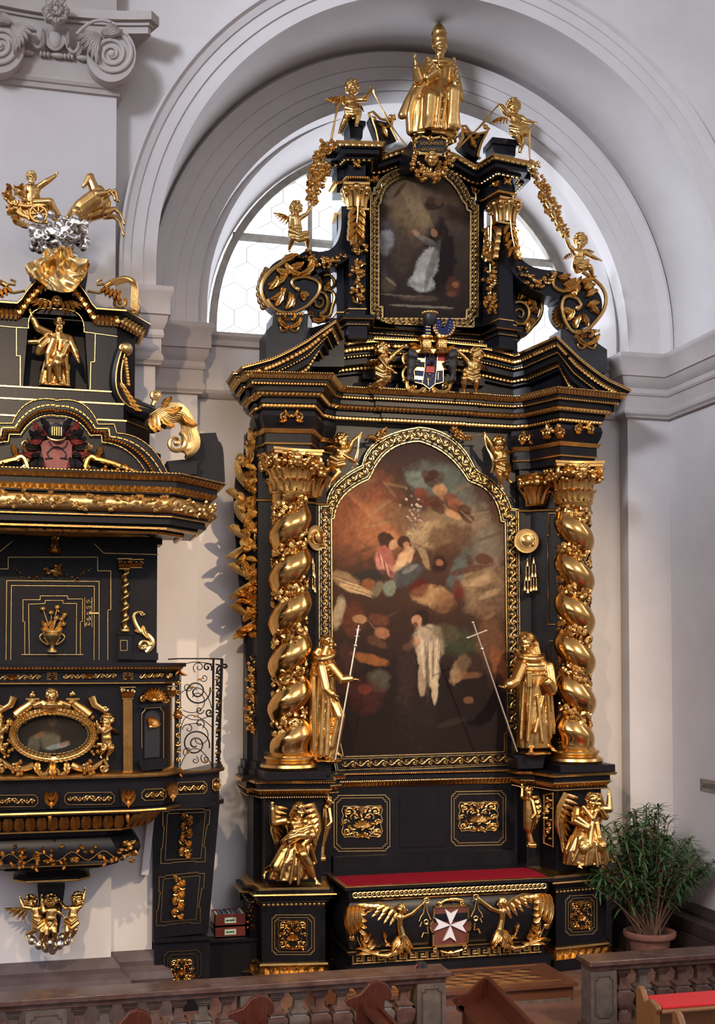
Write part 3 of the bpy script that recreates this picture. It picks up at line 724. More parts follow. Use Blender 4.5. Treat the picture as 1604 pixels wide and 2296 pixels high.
# side panels of the pedestals
ri = Plane((AX + 1.42, 15.12, 0), (-1, -.2, 0)); ro = Plane((AX + 1.46, 14.92, 0), (-1, -.2, 0))
g = MB(); line(g, ro, [(1221, 1783), (1241, 1779), (1241, 1898), (1221, 1890)], 1.0, .006, True); garland(g, ro, [(1231, 1792), (1229, 1835), (1231, 1882)], 8, 14, .02, .4); g.build('side_carving', 'gold', retable)
lo = Plane((AX - 2.4, 15.1, 0), (-.3, -1, 0)); g = MB(); garland(g, lo, [(561, 2015), (563, 2050), (562, 2078)], 7, 10, .02, .4); garland(g, lo, [(587, 2060), (587, 2130)], 3, 10, .015, .3); g.build('side_carving', 'gold_dull', retable)
# ------------------------------------------------------------ body behind the columns
PB = [(1.30, 15.6), (1.32, 15.46), (1.47, 15.43), (1.53, 15.36), (1.86, 15.2), (2.26, 15.25), (2.31, 15.42), (2.36, 15.45), (2.36, 15.79)]
m = MB(); m.box((AX - 1.45, 15.56, 2.4), (AX + 1.45, 15.79, 7.1)); back_panel = m.build('back_panel', 'ebony_worn', retable, smooth=False)
for s in (-1, 1):
 p = side(PB, s); m = MB(); slab(m, p, 0, 2.5, 6.95); slab(m, p, .06, 2.54, 2.62); slab(m, p, .03, 2.62, 2.72)
 pl = m.build('pilaster_body', 'ebony', retable, angle=25)
 g = MB(); g.sweep([(0, 6.02), (.03, 6.02), (.035, 6.04), (0, 6.055)], p); g.build('pilaster_band', 'gold_dull', pl)
 # square pilaster capital on the inner oblique face
 if s > 0:
  c = V((AX + 1.56, 15.30, 6.08));
 else: c = V((AX - 1.56, 15.30, 6.08))
 g = MB(); g.lathe([(.10, 0), (.11, .12), (.12, .22), (.15, .30), (.17, .34), (.17, .36), (.19, .38), (.19, .42), (.1, .42)], c, sq=True, rot=.45*s)
 for k in range(12):
  a = 2*pi*k/12 + .4; e = V((cos(a), sin(a), 0))
  rows = [[c + e*(.11 + .02*t*4 + .05*t**3) + V((-e.y, e.x, 0))*f*.04*(1-.3*t) + V((0, 0, .02 + .22*t)) + e*(.02*(1-abs(f))) for f in (-1, -.5, 0, .5, 1)] for t in (0, .3, .6, .85, 1)]; g.grid(rows)
  g.ell(c + e*.17 + V((0, 0, .30)), (.05, .05, .045), None, 8, 5)
 for k in range(4):
  a = pi/2*k + .45*s + pi/4; g.ell(c + V((cos(a)*.2, sin(a)*.2, .30)), .062, None, 9, 6); g.ell(c + V((cos(a)*.22, sin(a)*.22, .36)), .045, None, 9, 6)
 g.build('pilaster_capital', 'gold', retable)
inner = Plane((AX + 1.70, 15.28, 0), (-.44, -1, 0)); g = MB()
line(g, inner, [(1246, 1151), (1231, 1151), (1231, 1200), (1228, 1200), (1230, 1400), (1246, 1400)], 1.0, .006); line(g, inner, [(1246, 1437), (1233, 1437), (1236, 1640), (1252, 1640)], 1.0, .006)
g.build('panel_border', 'gold_dull', retable)
# ------------------------------------------------------------ twisted columns
def twisted_column(cx, cy, hand_, z0, z1, r, label_idx):
 t = bpy.data.objects.new('twisted_column', None); COL.objects.link(t); t.parent = retable; t.location = V((cx, cy, z0)) - V(retable.location)
 m = MB(); turns = 6.05; n = 40; K = 260; e = r*.17; rows = []; H = z1 - z0 - .20; zb = z0 + .20
 for k in range(K):
  u = k/(K-1); ph = hand_*(2*pi*turns*u) + (pi*.95 if hand_ > 0 else pi*.05); sc = 1.0 - .08*u; ed = e*min(1, u*14, (1-u)*14)
  row = []
  for j in range(n):
   a = 2*pi*j/n; dth = (a - ph + pi) % (2*pi) - pi
   rr = r*sc*(1.0 - .22*math.exp(-((abs(dth) - pi)/.75)**2)*min(1, u*14, (1-u)*14))
   row.append(V((cx + ed*cos(ph)*sc + rr*cos(a), cy + ed*sin(ph)*sc + rr*sin(a), zb + H*u)))
  rows.append(row)
 m.grid(rows, closed=True); m.build('column_shaft', 'gold_polished', t, angle=60)
 b = MB(); b.lathe([(r*1.05, .0), (r*1.42, .005), (r*1.5, .035), (r*1.46, .07), (r*1.28, .085), (r*1.2, .105), (r*1.24, .13), (r*1.3, .14), (r*1.3, .165), (r*1.1, .18), (r*1.02, .21), (r*.9, .22)], (cx, cy, z0), 40); b.build('column_base', 'gold', t)
 # garland of roses and leaves lying in the groove
 rnd = random.Random(11 + label_idx)
 N = int(turns*24); gs = {}
 for i in range(N):
  u = (i + .5)/N; g = gs.setdefault(int(u*turns + (.25 if hand_ > 0 else .78)), MB()); ph = hand_*(2*pi*turns*u) + (pi*.95 if hand_ > 0 else pi*.05) + pi; q = V((cos(ph), sin(ph), 0))
  if q.y > .5: continue
  tv = V((-sin(ph)*hand_, cos(ph)*hand_, H/(2*pi*turns*r))).normalized(); c = V((cx, cy, zb + H*u)) - q*e*.8 + q*r*.86
  side_ = q.cross(tv)
  for k in range(3):
   o = rnd.uniform(-.11, .11); b = c + side_*o + tv*rnd.uniform(-.02, .02) + q*(.02 - abs(o)*.1)
   if rnd.random() < .26:
    for w in range(6): a = 2*pi*w/6; g.ell(b + (tv*cos(a) + side_*sin(a))*.022 + q*.008, (.02, .02, .02), None, 6, 4)
    g.ell(b + q*.02, .019, None, 6, 4)
   else:
    a = rnd.uniform(0, 2*pi); d = (tv*cos(a) + side_*sin(a)); nn = q.cross(d); L = rnd.uniform(.055, .10)
    g.grid([[b + d*L*x + nn*L*.36*w*f + q*(.012 + .02*sin(pi*x) - .015*abs(f) + .02*x) for f in (-1, 0, 1)] for x, w in ((0, .3), (.35, 1), (.7, .85), (1, .1))])
 for k in sorted(gs):
  if gs[k].v: gs[k].build('rose_garland', 'gold', t)
 # corinthian capital with a cherub head
 c = MB(); zc = z1; rc = r*.92; hc = .52
 c.lathe([(rc*.9, -.03), (rc*1.1, -.025), (rc*1.12, 0), (rc*.95, .015), (rc*.90, .2), (rc*.98, .30), (rc*1.3, .40), (rc*1.0, .41)], (cx, cy, zc), 32)
 for tier, (n2, z2, h2, r2) in enumerate(((11, .01, .15, rc*.96), (11, .12, .17, rc*.96))):
  for k in range(n2):
   a = 2*pi*(k + .5*tier)/n2; q = V((cos(a), sin(a), 0)); sd = V((-q.y, q.x, 0)); w = rc*.34
   c.grid([[V((cx, cy, zc + z2)) + q*(r2 + .015 + out + .022*(1-abs(f)) - (.018 if abs(f) == .5 else 0)) + sd*w*ww*f + V((0, 0, h2*u)) for f in (-1, -.5, 0, .5, 1)] for u, ww, out in ((0, .7, 0), (.3, .95, .006), (.6, 1., .014), (.85, .85, .034), (1.0, .6, .062), (.93, .3, .08))])
 for k in range(4):
  a = pi/2*k + pi/4 - .15*hand_*-1; q = V((cos(a), sin(a), 0)); p = V((cx, cy, zc + .37)) + q*r*1.45; sd = V((-q.y, q.x, 0))
  S = [p + q*(.075*(1 - .7*i/22)*cos(2.2 - i*.42)) + V((0, 0, .075*(1 - .7*i/22)*sin(2.2 - i*.42))) for i in range(23)]; c.tube(S, [.03 - .0006*i for i in range(23)], 7)
  for i in range(8): c.ell(p + q*R.uniform(-.08, .05) + sd*R.uniform(-.07, .07) + V((0, 0, R.uniform(-.1, .02))), R.uniform(.025, .045), None, 7, 5)
  q2 = V((cos(a + pi/4), sin(a + pi/4), 0)); p2 = V((cx, cy, zc + .40)) + q2*r*1.2
  for i in range(30): c.ell(p2 + V((-q2.y, q2.x, 0))*R.uniform(-.2, .2) + q2*R.uniform(-.04, .06) + V((0, 0, R.uniform(-.11, .06))), R.uniform(.02, .042), None, 7, 5)
  for i in range(5): s2 = V((-q2.y, q2.x, 0))*R.uniform(-.2, .2); b2 = p2 + s2 + q2*.05 + V((0, 0, R.uniform(-.08, .04))); c.grid([[b2 + V((0, 0, .07*u)) + V((-q2.y, q2.x, 0))*(.03*w*f) + q2*(.03*sin(pi*u)) for f in (-1, 0, 1)] for u, w in ((-.5, .4), (0, 1), (.4, .7), (.6, .1))])
 ab = r*1.38; A = []
 for k in range(4):
  a = pi/2*k + pi/4 + .15*hand_; an = a + pi/2
  for t_ in range(9):
   u = t_/8; p = V((cos(a), sin(a)))*ab*sqrt(2)*.92*(1-u) + V((cos(an), sin(an)))*ab*sqrt(2)*.92*u; p = p*(1 - .16*sin(pi*u)); A.append((p.x, p.y))
  A.pop()
 for o, za, zb2 in ((1.0, .45, .485), (1.05, .49, .52)): c.prism([V((cx + x*o, cy + y*o, zc + za)) for x, y in A], (0, 0, zb2 - za))
 c.build('column_capital', 'gold', t, angle=50)
 hm = MB(); fd = V((-.15*-hand_, -1, -.25)); head(hm, V((cx, cy, zc + .38)) + V((.02*hand_, -r*1.32, 0)), .085, fd, (0, 0, 1), 'curls', False, random.Random(5), 1.15);
 for k in (-1, 1): wing(hm, V((cx + k*.06, cy - r*1.2, zc + .33)), V((cx + k*.22, cy - r*1.15, zc + .40)), .1, (0, 0, 1), 5, layers=2)
 hm.build('cherub_head', 'gold', t)
 k = MB(); k.box((cx - r*1.55, cy - r*1.6, 2.545), (cx + r*1.55, cy + r*1.6, z0)); k.build('column_plinth', 'ebony', t, smooth=False)
twisted_column(AX - 1.90, 14.99, 1, 2.64, 6.10, .248, 0)
twisted_column(AX + 1.965, 14.99, -1, 2.64, 6.10, .248, 1)
# ------------------------------------------------------------ entablature
PE = [(1.24, 15.5), (1.38, 15.40), (1.45, 15.38), (1.67, 14.87), (2.20, 14.95), (2.21, 15.15), (2.25, 15.17), (2.25, 15.5)]
PEF = mirror([(0, 15.47), (.50, 15.47), (.50, 15.5)] + PE)
ENT = MB(); GE = MB()
for s in (-1, 1):
 p = side(PE, s)
 slab(ENT, p, 0, 6.60, 6.70); slab(ENT, p, .02, 6.72, 6.84); slab(ENT, p, .02, 6.88, 7.16)
 ENT.sweep([(0, 6.89), (.03, 6.9), (.065, 6.97), (.085, 7.05), (.07, 7.11), (.03, 7.14), (0, 7.15)], p)
 GE.sweep([(0, 6.695), (.03, 6.70), (.035, 6.72), (0, 6.73)], p); GE.sweep([(0, 6.835), (.04, 6.84), (.06, 6.87), (.07, 6.89), (0, 6.895)], p); acanthus_band(GE, p, .035, 6.842, .04, .045, .02, .02)
slab(ENT, PEF, .05, 7.14, 7.17); slab(ENT, PEF, .10, 7.20, 7.28); slab(ENT, PEF, .21, 7.33, 7.40); slab(ENT, PEF, .28, 7.43, 7.465); slab(ENT, PEF, .34, 7.52, 7.535); slab(ENT, PEF, .14, 7.27, 7.34)
ent = ENT.build('entablature', 'ebony', retable, angle=25)
GE.sweep([(.05, 7.145), (.075, 7.15), (.09, 7.19), (.05, 7.195)], PEF); lumps(GE, PEF, .08, 7.172, .045, (.024, .018, .024), tilt=.5)
GE.sweep([(.1, 7.275), (.15, 7.28), (.19, 7.325), (.1, 7.33)], PEF); lumps(GE, PEF, .165, 7.305, .052, (.032, .026, .022), tilt=.8)
GE.sweep([(.2, 7.395), (.235, 7.40), (.26, 7.435), (.2, 7.44)], PEF); lumps(GE, PEF, .25, 7.412, .036, (.017, .018, .020))
GE.sweep([(.27, 7.46), (.30, 7.465), (.335, 7.52), (.27, 7.525)], PEF); acanthus_band(GE, PEF, .31, 7.463, .058, .045, .025, .03); lumps(GE, PEF, .345, 7.532, .028, (.011, .011, .011))
GE.build('entablature_moulding', 'gold', ent)
g = MB()
for fr, pts in ((Plane((AX - 1.895, 14.82, 0), (-.155, -1, 0)), ((624, 683, 918, 948),)), (Plane((AX + 1.895, 14.82, 0), (.155, -1, 0)), ((1285, 1330, 945, 974),)), (Plane((AX + 1.54, 15.10, 0), (-.94, -.34, 0)), ((1221, 1270, 950, 984),)), (PY(15.33), ((1164, 1196, 966, 998),))):
 for x0, x1, y0, y1 in pts:
  g = MB(); cx, cy, w, h = (x0+x1)/2, (y0+y1)/2, (x1-x0)/2, (y1-y0)/2
  for k in (-1, 1):
   scroll(g, fr, cx + k*w*.58, cy + h*.25, h*.62, 1.3, -pi/2, k, h*.16, .03, 3); leaf(g, fr, (cx, cy + h*.2), (cx + k*w*.5, cy - h*.95), h*.5, .3*k, .02, .02, .02, 3); leaf(g, fr, (cx + k*w*.3, cy + h*.6), (cx + k*w*.95, cy + h*.9), h*.4, .2*k, .02, .02, .01, 3)
  dot(g, fr, cx, cy, h*.2, .04); g.build('frieze_ornament', 'gold', ent)
# ------------------------------------------------------------ pediment (raking cornice with a broken outline)
def rake_z(dx):        # height of the top edge over the block front, dx along the outer edge
 u = max(0, min(1, (2.60 - dx)/(2.60 - 1.42))); return 7.60 + .60*(u**1.45)
half = [(0, 15.47, 8.22)] + [(x, 15.47 + (.03 if x > .5 else 0), 8.22 - .12*(x/1.2)**2) for x in (.2, .4, .5, .51, .7, .9, 1.1)] + [(1.24, 15.5, 8.10), (1.38, 15.40, 8.12), (1.45, 15.38, 8.12), (1.67, 14.87, 8.20)]
half += [(1.67 + .53*t, 14.87 + .08*t, rake_z(1.42 + (2.60-1.42)*(.27 + .46*t))) for t in (.08, .3, .5, .7, .92)] + [(2.20, 14.95, 7.60), (2.21, 15.15, 7.60), (2.25, 15.17, 7.60), (2.25, 15.5, 7.60)]
RK = [(AX - x, y, z) for x, y, z in reversed(half)][:-1] + [(rx(x), y, z) for x, y, z in half]
m = MB(); m.sweep([(0, -.02), (.38, -.02), (.37, -.05), (.33, -.09), (.28, -.13), (.28, -.17), (.21, -.20), (.21, -.28), (.10, -.32), (.10, -.38), (0, -.40)], RK, capends=False)
P2 = RK
m.grid([[V((x, y - .03, 7.5)) for x, y, z in P2], [V((x, y - .03, z - .05)) for x, y, z in P2]]);
m.grid([[V((x, y, z - .02)) for x, y, z in P2], [V((x, 15.79, max(7.5, z - .02))) for x, y, z in P2]])
ped = m.build('pediment', 'ebony', retable, angle=25)
g = MB(); lumps(g, RK, .385, -.02, .03, (.013, .012, .012)); g.sweep([(.36, -.028), (.385, -.03), (.385, -.045), (.36, -.045)], RK)
g.sweep([(.27, -.135), (.32, -.10), (.33, -.085), (.28, -.08)], RK); lumps(g, RK, .315, -.108, .042, (.026, .024, .032), 6, 4, 5); lumps(g, RK, .335, -.078, .028, (.011, .011, .010))
g.sweep([(.2, -.20), (.25, -.175), (.25, -.165), (.2, -.16)], RK); lumps(g, RK, .25, -.185, .034, (.016, .017, .018)); lumps(g, RK, .13, -.325, .046, (.026, .022, .026))
g.build('pediment_moulding', 'gold', ped)
# ------------------------------------------------------------ paintings: colour laid on the canvas in strokes
def lin(c): return tuple(.72*((v/255+.055)/1.055)**2.55 for v in c)
def inside(poly, x, y):
 r = False; j = len(poly)-1
 for i in range(len(poly)):
  a, b = poly[i], poly[j]
  if (a[1] > y) != (b[1] > y) and x < (b[0]-a[0])*(y-a[1])/(b[1]-a[1]) + a[0]: r = not r
  j = i
 return r
def canvas(m, poly, step, base, strokes, seed=1, c=.02):
 "strokes: (x, y, rx, ry, rotation, rgb, strength, hardness)"
 xs = [p[0] for p in poly]; ys = [p[1] for p in poly]; x0, x1, y0, y1 = min(xs)-2, max(xs)+2, min(ys)-2, max(ys)+2
 nx, ny = int((x1-x0)/step)+1, int((y1-y0)/step)+1
 cxs = sum(xs)/len(xs); cys = sum(ys)/len(ys)
 big = [(cxs + (px-cxs)*1.0, py) for px, py in poly]
 col = [[None]*(nx+1) for _ in range(ny+1)]
 for j in range(ny+1):
  for i in range(nx+1):
   x, y = x0 + i*step, y0 + j*step; c_ = V(base(x, y)); nz = noise.noise((x*.03, y*.03, seed)) + .5*noise.noise((x*.09, y*.09, seed+3))
   col[j][i] = c_*(1 + .16*nz)
 for (x, y, rx, ry, rot, rgb, st, hd) in strokes:
  rr = max(rx, ry)*1.8; ca, sa = cos(rot), sin(rot); L = V(lin(rgb))
  for j in range(max(0, int((y-rr-y0)/step)), min(ny, int((y+rr-y0)/step)+1)+0):
   for i in range(max(0, int((x-rr-x0)/step)), min(nx, int((x+rr-x0)/step)+1)):
    X, Y = x0 + i*step - x, y0 + j*step - y; u, v = (X*ca + Y*sa)/rx, (-X*sa + Y*ca)/ry; d = sqrt(u*u + v*v)
    d += .26*noise.noise(((X+x)*.05, (Y+y)*.05, seed+9)) + .14*noise.noise(((X+x)*.2, (Y+y)*.2, seed)); a = st*max(0, min(1, (1.2 - d)*hd*2.1));
    if a > 0: col[j][i] = col[j][i].lerp(L*(1 + .3*noise.noise(((X+x)*.12 + (Y+y)*.05, (Y+y)*.1, seed+5))), a)
 vs = []; fs = []; cl = []; idx = {}
 def vid(i, j):
  if (i, j) not in idx: idx[(i, j)] = len(vs); vs.append(m(x0 + i*step, y0 + j*step, c)); cl.append(col[j][i])
  return idx[(i, j)]
 for j in range(ny):
  for i in range(nx):
   x, y = x0 + (i+.5)*step, y0 + (j+.5)*step
   if inside(big, x, y) or inside(big, x + (3 if x < cxs else -3), y + (3 if y < cys else -3)): fs.append((vid(i, j), vid(i+1, j), vid(i+1, j+1), vid(i, j+1)))
 return vs, fs, cl
def painted(name, m, poly, step, base, strokes, parent, seed=1, c=.02):
 vs, fs, cl = canvas(m, poly, step, base, strokes, seed, c); mb = MB(); mb.add(vs, fs); o = mb.build(name, 'canvas', parent)
 a = o.data.color_attributes.new('paint', 'FLOAT_COLOR', 'POINT')
 for k, q in enumerate(cl): a.data[k].color = (q[0], q[1], q[2], 1)
 return o
def arc3(a, b, c, n=10):
 "quadratic arc through b"
 q = (2*b[0] - (a[0]+c[0])/2, 2*b[1] - (a[1]+c[1])/2); return [((1-t)**2*a[0] + 2*t*(1-t)*q[0] + t*t*c[0], (1-t)**2*a[1] + 2*t*(1-t)*q[1] + t*t*c[1]) for t in [i/n for i in range(n+1)]]
def resample(pts, n):
 L = path_len(pts); return [at_len(pts, L, L[-1]*i/(n-1))[0][:] for i in range(n)]
def frame_between(mb, m, outer, inner, c0, c1):
 "board between two outlines with the same number of points"
 k = len(outer); rows = [[m(*p, c0) for p in outer], [m(*p, c1) for p in outer], [m(*p, c1) for p in inner], [m(*p, c0 - .02) for p in inner]]
 n = k; mb.add([p for r in rows for p in r], [(i*n+j, i*n+(j+1) % n, (i+1)*n+(j+1) % n, (i+1)*n+j) for i in range(3) for j in range(n)])
pm = PY(15.5)
OUT = [(752, 1730), (735, 1640), (714, 1640)] + [(714, 1133), (731, 1133)] + arc3((731, 1133), (752, 1085), (810, 1045)) + [(812, 1037)] + arc3((812, 1037), (850, 987), (938, 960)) + arc3((938, 960), (1012, 985), (1062, 1051))[1:] + [(1070, 1059)] + arc3((1070, 1059), (1118, 1095), (1143, 1142)) + [(1159, 1143), (1162, 1400), (1164, 1640), (1150, 1640), (1150, 1714)]
INN = [(768, 1696), (758, 1650), (744, 1640)] + [(741, 1164), (747, 1164)] + arc3((747, 1164), (768, 1113), (824, 1076)) + [(830, 1066)] + arc3((830, 1066), (872, 1010), (938, 991)) + arc3((938, 991), (1000, 1022), (1047, 1078))[1:] + [(1054, 1082)] + arc3((1054, 1082), (1100, 1112), (1121, 1170)) + [(1130, 1171), (1133, 1400), (1136, 1640), (1128, 1647), (1128, 1685)]
apt = thing('framed_altarpiece', pm(940, 1700, 0), 'large arched altar painting of a friar below mother and child on clouds', 'painting')
NB = len(OUT)
m = MB(); frame_between(m, pm, OUT, INN, -.0, .05); fb = m.build('picture_frame', 'ebony', apt, angle=20)
g = MB(); line(g, pm, OUT, 1.5, .055, True); line(g, pm, [(x + (938-x)*.02, y + (1400-y)*.012) for x, y in OUT], .9, .055, True); line(g, pm, INN, 1.7, .055, True); line(g, pm, [(x - (938-x)*.025, y - (1400-y)*.016) for x, y in INN], .9, .055, True)
g.build('gilt_fillet', 'gold_pale', fb)
mid = [((a[0]+b[0])/2, (a[1]+b[1])/2) for a, b in zip(OUT, INN)]
g = MB(); up = mid[3:-3]; up = [(728, 1640)] + [p for p in up if True] + [(1149, 1635)]
rinceau(g, pm, [p for i, p in enumerate(up) if i == 0 or hypot(p[0]-up[i-1][0], p[1]-up[i-1][1]) > 1], 10.5, 31, .062, 1.7); rinceau(g, pm, [(764, 1713), (1140, 1700)], 10, 34, .062, 1.7, 2)
g.build('gilt_rinceau', 'gold_pale', fb)
S = []
def st(x, y, rx, ry, rot, rgb, a=.9, h=1.3): S.append((x, y, rx, ry, rot, rgb, a, h))
def base_main(x, y):
 t = (y - 990)/710; u = (x - 745)/390
 top = V(lin((66, 50, 48))); mid_ = V(lin((92, 64, 50))); bot = V(lin((43, 33, 31)))
 return top.lerp(mid_, min(1, t/.3)) if t < .3 else mid_.lerp(bot, min(1, (t-.3)/.45))
st(800, 1150, 95, 110, .4, (150, 92, 62), .85, .7); st(850, 1190, 70, 60, .6, (178, 118, 80), .7, .7); st(800, 1090, 40, 50, .5, (120, 78, 62), .6, .7)
for k in range(7): st(790 + k*14, 1120 + k*12, 70, 3, .8 + k*.03, (190, 128, 88), .35, .8)
st(985, 1080, 75, 42, .25, (104, 112, 104), .85, .8); st(940, 1075, 32, 18, .2, (124, 134, 122), .7); st(1060, 1180, 40, 90, -.3, (112, 112, 104), .8, .8); st(1095, 1230, 34, 60, 0, (140, 126, 108), .6, .8)
st(1000, 1180, 95, 48, -.15, (150, 124, 94), .85, .9); st(960, 1200, 48, 30, 0, (190, 162, 122), .7); st(1010, 1210, 52, 34, 0, (96, 66, 50), .75); st(900, 1160, 44, 26, .3, (128, 98, 72), .7)
st(1085, 1320, 52, 62, .1, (150, 122, 94), .85, .9); st(1065, 1300, 34, 24, 0, (182, 152, 116), .6); st(1110, 1350, 40, 40, 0, (110, 84, 66), .6); st(1020, 1295, 16, 60, .35, (104, 116, 110), .7)
st(980, 1345, 56, 40, -.1, (78, 52, 42), .8); st(965, 1336, 42, 22, .1, (196, 156, 112), .75); st(995, 1350, 24, 22, .0, (140, 98, 68), .7); st(1025, 1322, 12, 24, -.2, (120, 40, 34), .6)
# cherubs in the upper clouds
for x, y, c1 in ((960, 1068, (88, 52, 44)), (985, 1098, (196, 146, 104)), (1008, 1120, (120, 72, 54)), (944, 1108, (130, 72, 56)), (1020, 1130, (150, 96, 70)), (975, 1125, (100, 60, 46)), (1040, 1145, (90, 56, 46))):
 st(x, y, 15, 12, .3, c1, .85, 2); st(x + 6, y + 14, 18, 10, .6, tuple(int(v*.8) for v in c1), .8, 1.6)
st(972, 1064, 11, 10, 0, (70, 44, 38), .9, 2); st(1015, 1155, 20, 8, .5, (206, 156, 112), .7); st(985, 1075, 8, 16, .5, (90, 70, 64), .7)
rr = random.Random(4)
for k in range(60): st(930 + rr.gauss(0, 12), 1165 + rr.gauss(0, 26), rr.uniform(1.5, 3.5), rr.uniform(1.5, 3), 0, rr.choice([(180, 150, 130), (150, 90, 84), (120, 124, 120), (210, 190, 160)]), .85, 2)
# mother and child
st(868, 1212, 22, 26, .3, (214, 150, 98), .55, .8); st(866, 1216, 17, 24, -.3, (62, 44, 36), .95, 2); st(880, 1222, 9, 11, .3, (206, 158, 122), .9, 2); st(862, 1258, 20, 32, -.2, (176, 106, 92), .95, 1.8); st(852, 1262, 10, 22, -.2, (206, 142, 122), .8); st(878, 1284, 10, 18, -.6, (200, 134, 114), .85)
st(905, 1216, 12, 13, 0, (70, 46, 36), .95, 2); st(910, 1224, 7, 8, 0, (196, 142, 104), .85, 2); st(908, 1252, 14, 26, .5, (222, 178, 136), .9, 2); st(898, 1268, 20, 9, -.6, (226, 186, 146), .85, 2); st(885, 1298, 5, 12, .1, (216, 166, 128), .8, 2)
st(910, 1290, 36, 22, -.5, (84, 84, 82), .9, 1.5); st(918, 1276, 18, 6, -.5, (150, 148, 142), .6); st(830, 1290, 46, 12, -.1, (58, 54, 50), .85); st(872, 1320, 13, 18, .3, (140, 146, 126), .8, 1.6); st(938, 1320, 22, 20, 0, (104, 34, 32), .7, 1.3)
st(948, 1242, 8, 34, -.35, (172, 142, 110), .8, 1.5); st(985, 1265, 16, 20, .2, (56, 36, 32), .9); st(984, 1262, 8, 7, 0, (170, 116, 80), .8, 2); st(1050, 1278, 50, 7, -.22, (96, 66, 52), .85, 1.6); st(1085, 1254, 18, 12, .1, (96, 58, 44), .9, 1.8)
# angels at left
st(772, 1300, 32, 16, .4, (168, 136, 102), .8, 1.2); st(795, 1320, 34, 10, .3, (214, 178, 130), .8, 1.5); st(825, 1310, 14, 12, 0, (150, 96, 64), .8, 1.6); st(845, 1322, 10, 18, .5, (150, 136, 108), .6); st(760, 1372, 12, 36, .2, (196, 174, 140), .75, 1.4); st(790, 1390, 26, 36, .3, (110, 62, 44), .7); st(806, 1388, 16, 9, .1, (186, 140, 100), .8, 1.6)
st(850, 1390, 22, 14, .2, (120, 72, 54), .7); st(856, 1420, 16, 12, .4, (186, 128, 92), .75, 1.6); st(845, 1440, 24, 10, .4, (110, 74, 56), .7)
st(830, 1478, 42, 11, .25, (168, 106, 62), .75, 1.3); st(770, 1500, 22, 60, .1, (88, 56, 46), .5); st(850, 1525, 26, 22, .2, (110, 104, 88), .55); st(820, 1560, 40, 40, 0, (86, 44, 38), .6); st(815, 1545, 14, 12, 0, (130, 66, 48), .6)
# the friar
st(935, 1560, 46, 130, 0, (52, 40, 38), .92, 1.3); st(942, 1388, 18, 20, 0, (52, 38, 32), .95, 2); st(934, 1394, 10, 15, -.1, (190, 142, 108), .95, 2); st(930, 1404, 6, 8, 0, (90, 60, 46), .8, 2); st(945, 1430, 26, 20, -.4, (84, 66, 56), .9)
st(962, 1440, 32, 38, -.35, (186, 166, 140), .95, 1.8); st(972, 1452, 10, 34, -.3, (128, 108, 90), .6); st(948, 1470, 14, 46, -.25, (204, 184, 156), .85, 1.8); st(970, 1490, 14, 54, .02, (200, 178, 148), .9, 1.8); st(946, 1520, 9, 40, 0, (182, 158, 130), .85, 1.6); st(974, 1535, 7, 40, 0, (210, 188, 156), .85, 1.8); st(958, 1510, 4, 56, 0, (84, 70, 62), .7, 1.6); st(930, 1440, 13, 9, -.5, (200, 150, 114), .9, 2); st(913, 1450, 10, 8, 0, (176, 126, 96), .85, 2); st(912, 1500, 20, 80, .05, (66, 48, 42), .8)
# landscape and fire at right
st(1030, 1440, 46, 34, .2, (70, 76, 54), .75, .9); st(1000, 1420, 30, 20, .2, (96, 84, 64), .6); st(1100, 1440, 34, 70, -.2, (128, 88, 62), .65, .8); st(1120, 1500, 16, 50, -.3, (156, 96, 60), .6); st(1030, 1500, 16, 34, .5, (188, 154, 116), .7, 1.5); st(1055, 1490, 34, 26, 0, (70, 52, 42), .7); st(1045, 1515, 30, 8, -.1, (140, 96, 64), .6); st(1050, 1570, 10, 8, 0, (150, 104, 74), .6, 1.6); st(1110, 1530, 20, 20, 0, (62, 42, 36), .8)
st(1010, 1620, 30, 8, -.3, (72, 60, 48), .5); st(1000, 1660, 60, 20, 0, (46, 36, 32), .6); st(880, 1650, 80, 40, 0, (46, 34, 32), .6)
for k in range(26):      # streaks of cloth and cloud
 x, y = rr.uniform(760, 1115), rr.uniform(1060, 1420); c0 = rr.choice([(150, 120, 92), (78, 54, 46), (110, 84, 66), (170, 140, 108)]); st(x, y, rr.uniform(14, 34), rr.uniform(2, 5), rr.uniform(-.9, .9), c0, .45, 1.)
for k in range(6): st(946 + 8*k, 1470 + 10*(k % 2), 1.6, 44, .03*k - .08, (96, 80, 68) if k % 2 else (222, 204, 176), .7, 1.4); st(772 + 7*k, 1300 + 6*k, 26, 1.6, .35, (226, 196, 150) if k % 2 else (110, 84, 66), .6, 1.2)
for k in range(5): st(850 + 6*k, 1250 + 9*k, 2, 16, -.25, (232, 180, 160) if k % 2 else (130, 70, 62), .7, 1.3); st(1060 + 12*k, 1290 + 14*k, 26, 7, -.4, (196, 166, 130) if k % 2 else (96, 72, 58), .5, 1.)
painted('painted_canvas', pm, INN, 1.9, base_main, S, apt, 2, .03)
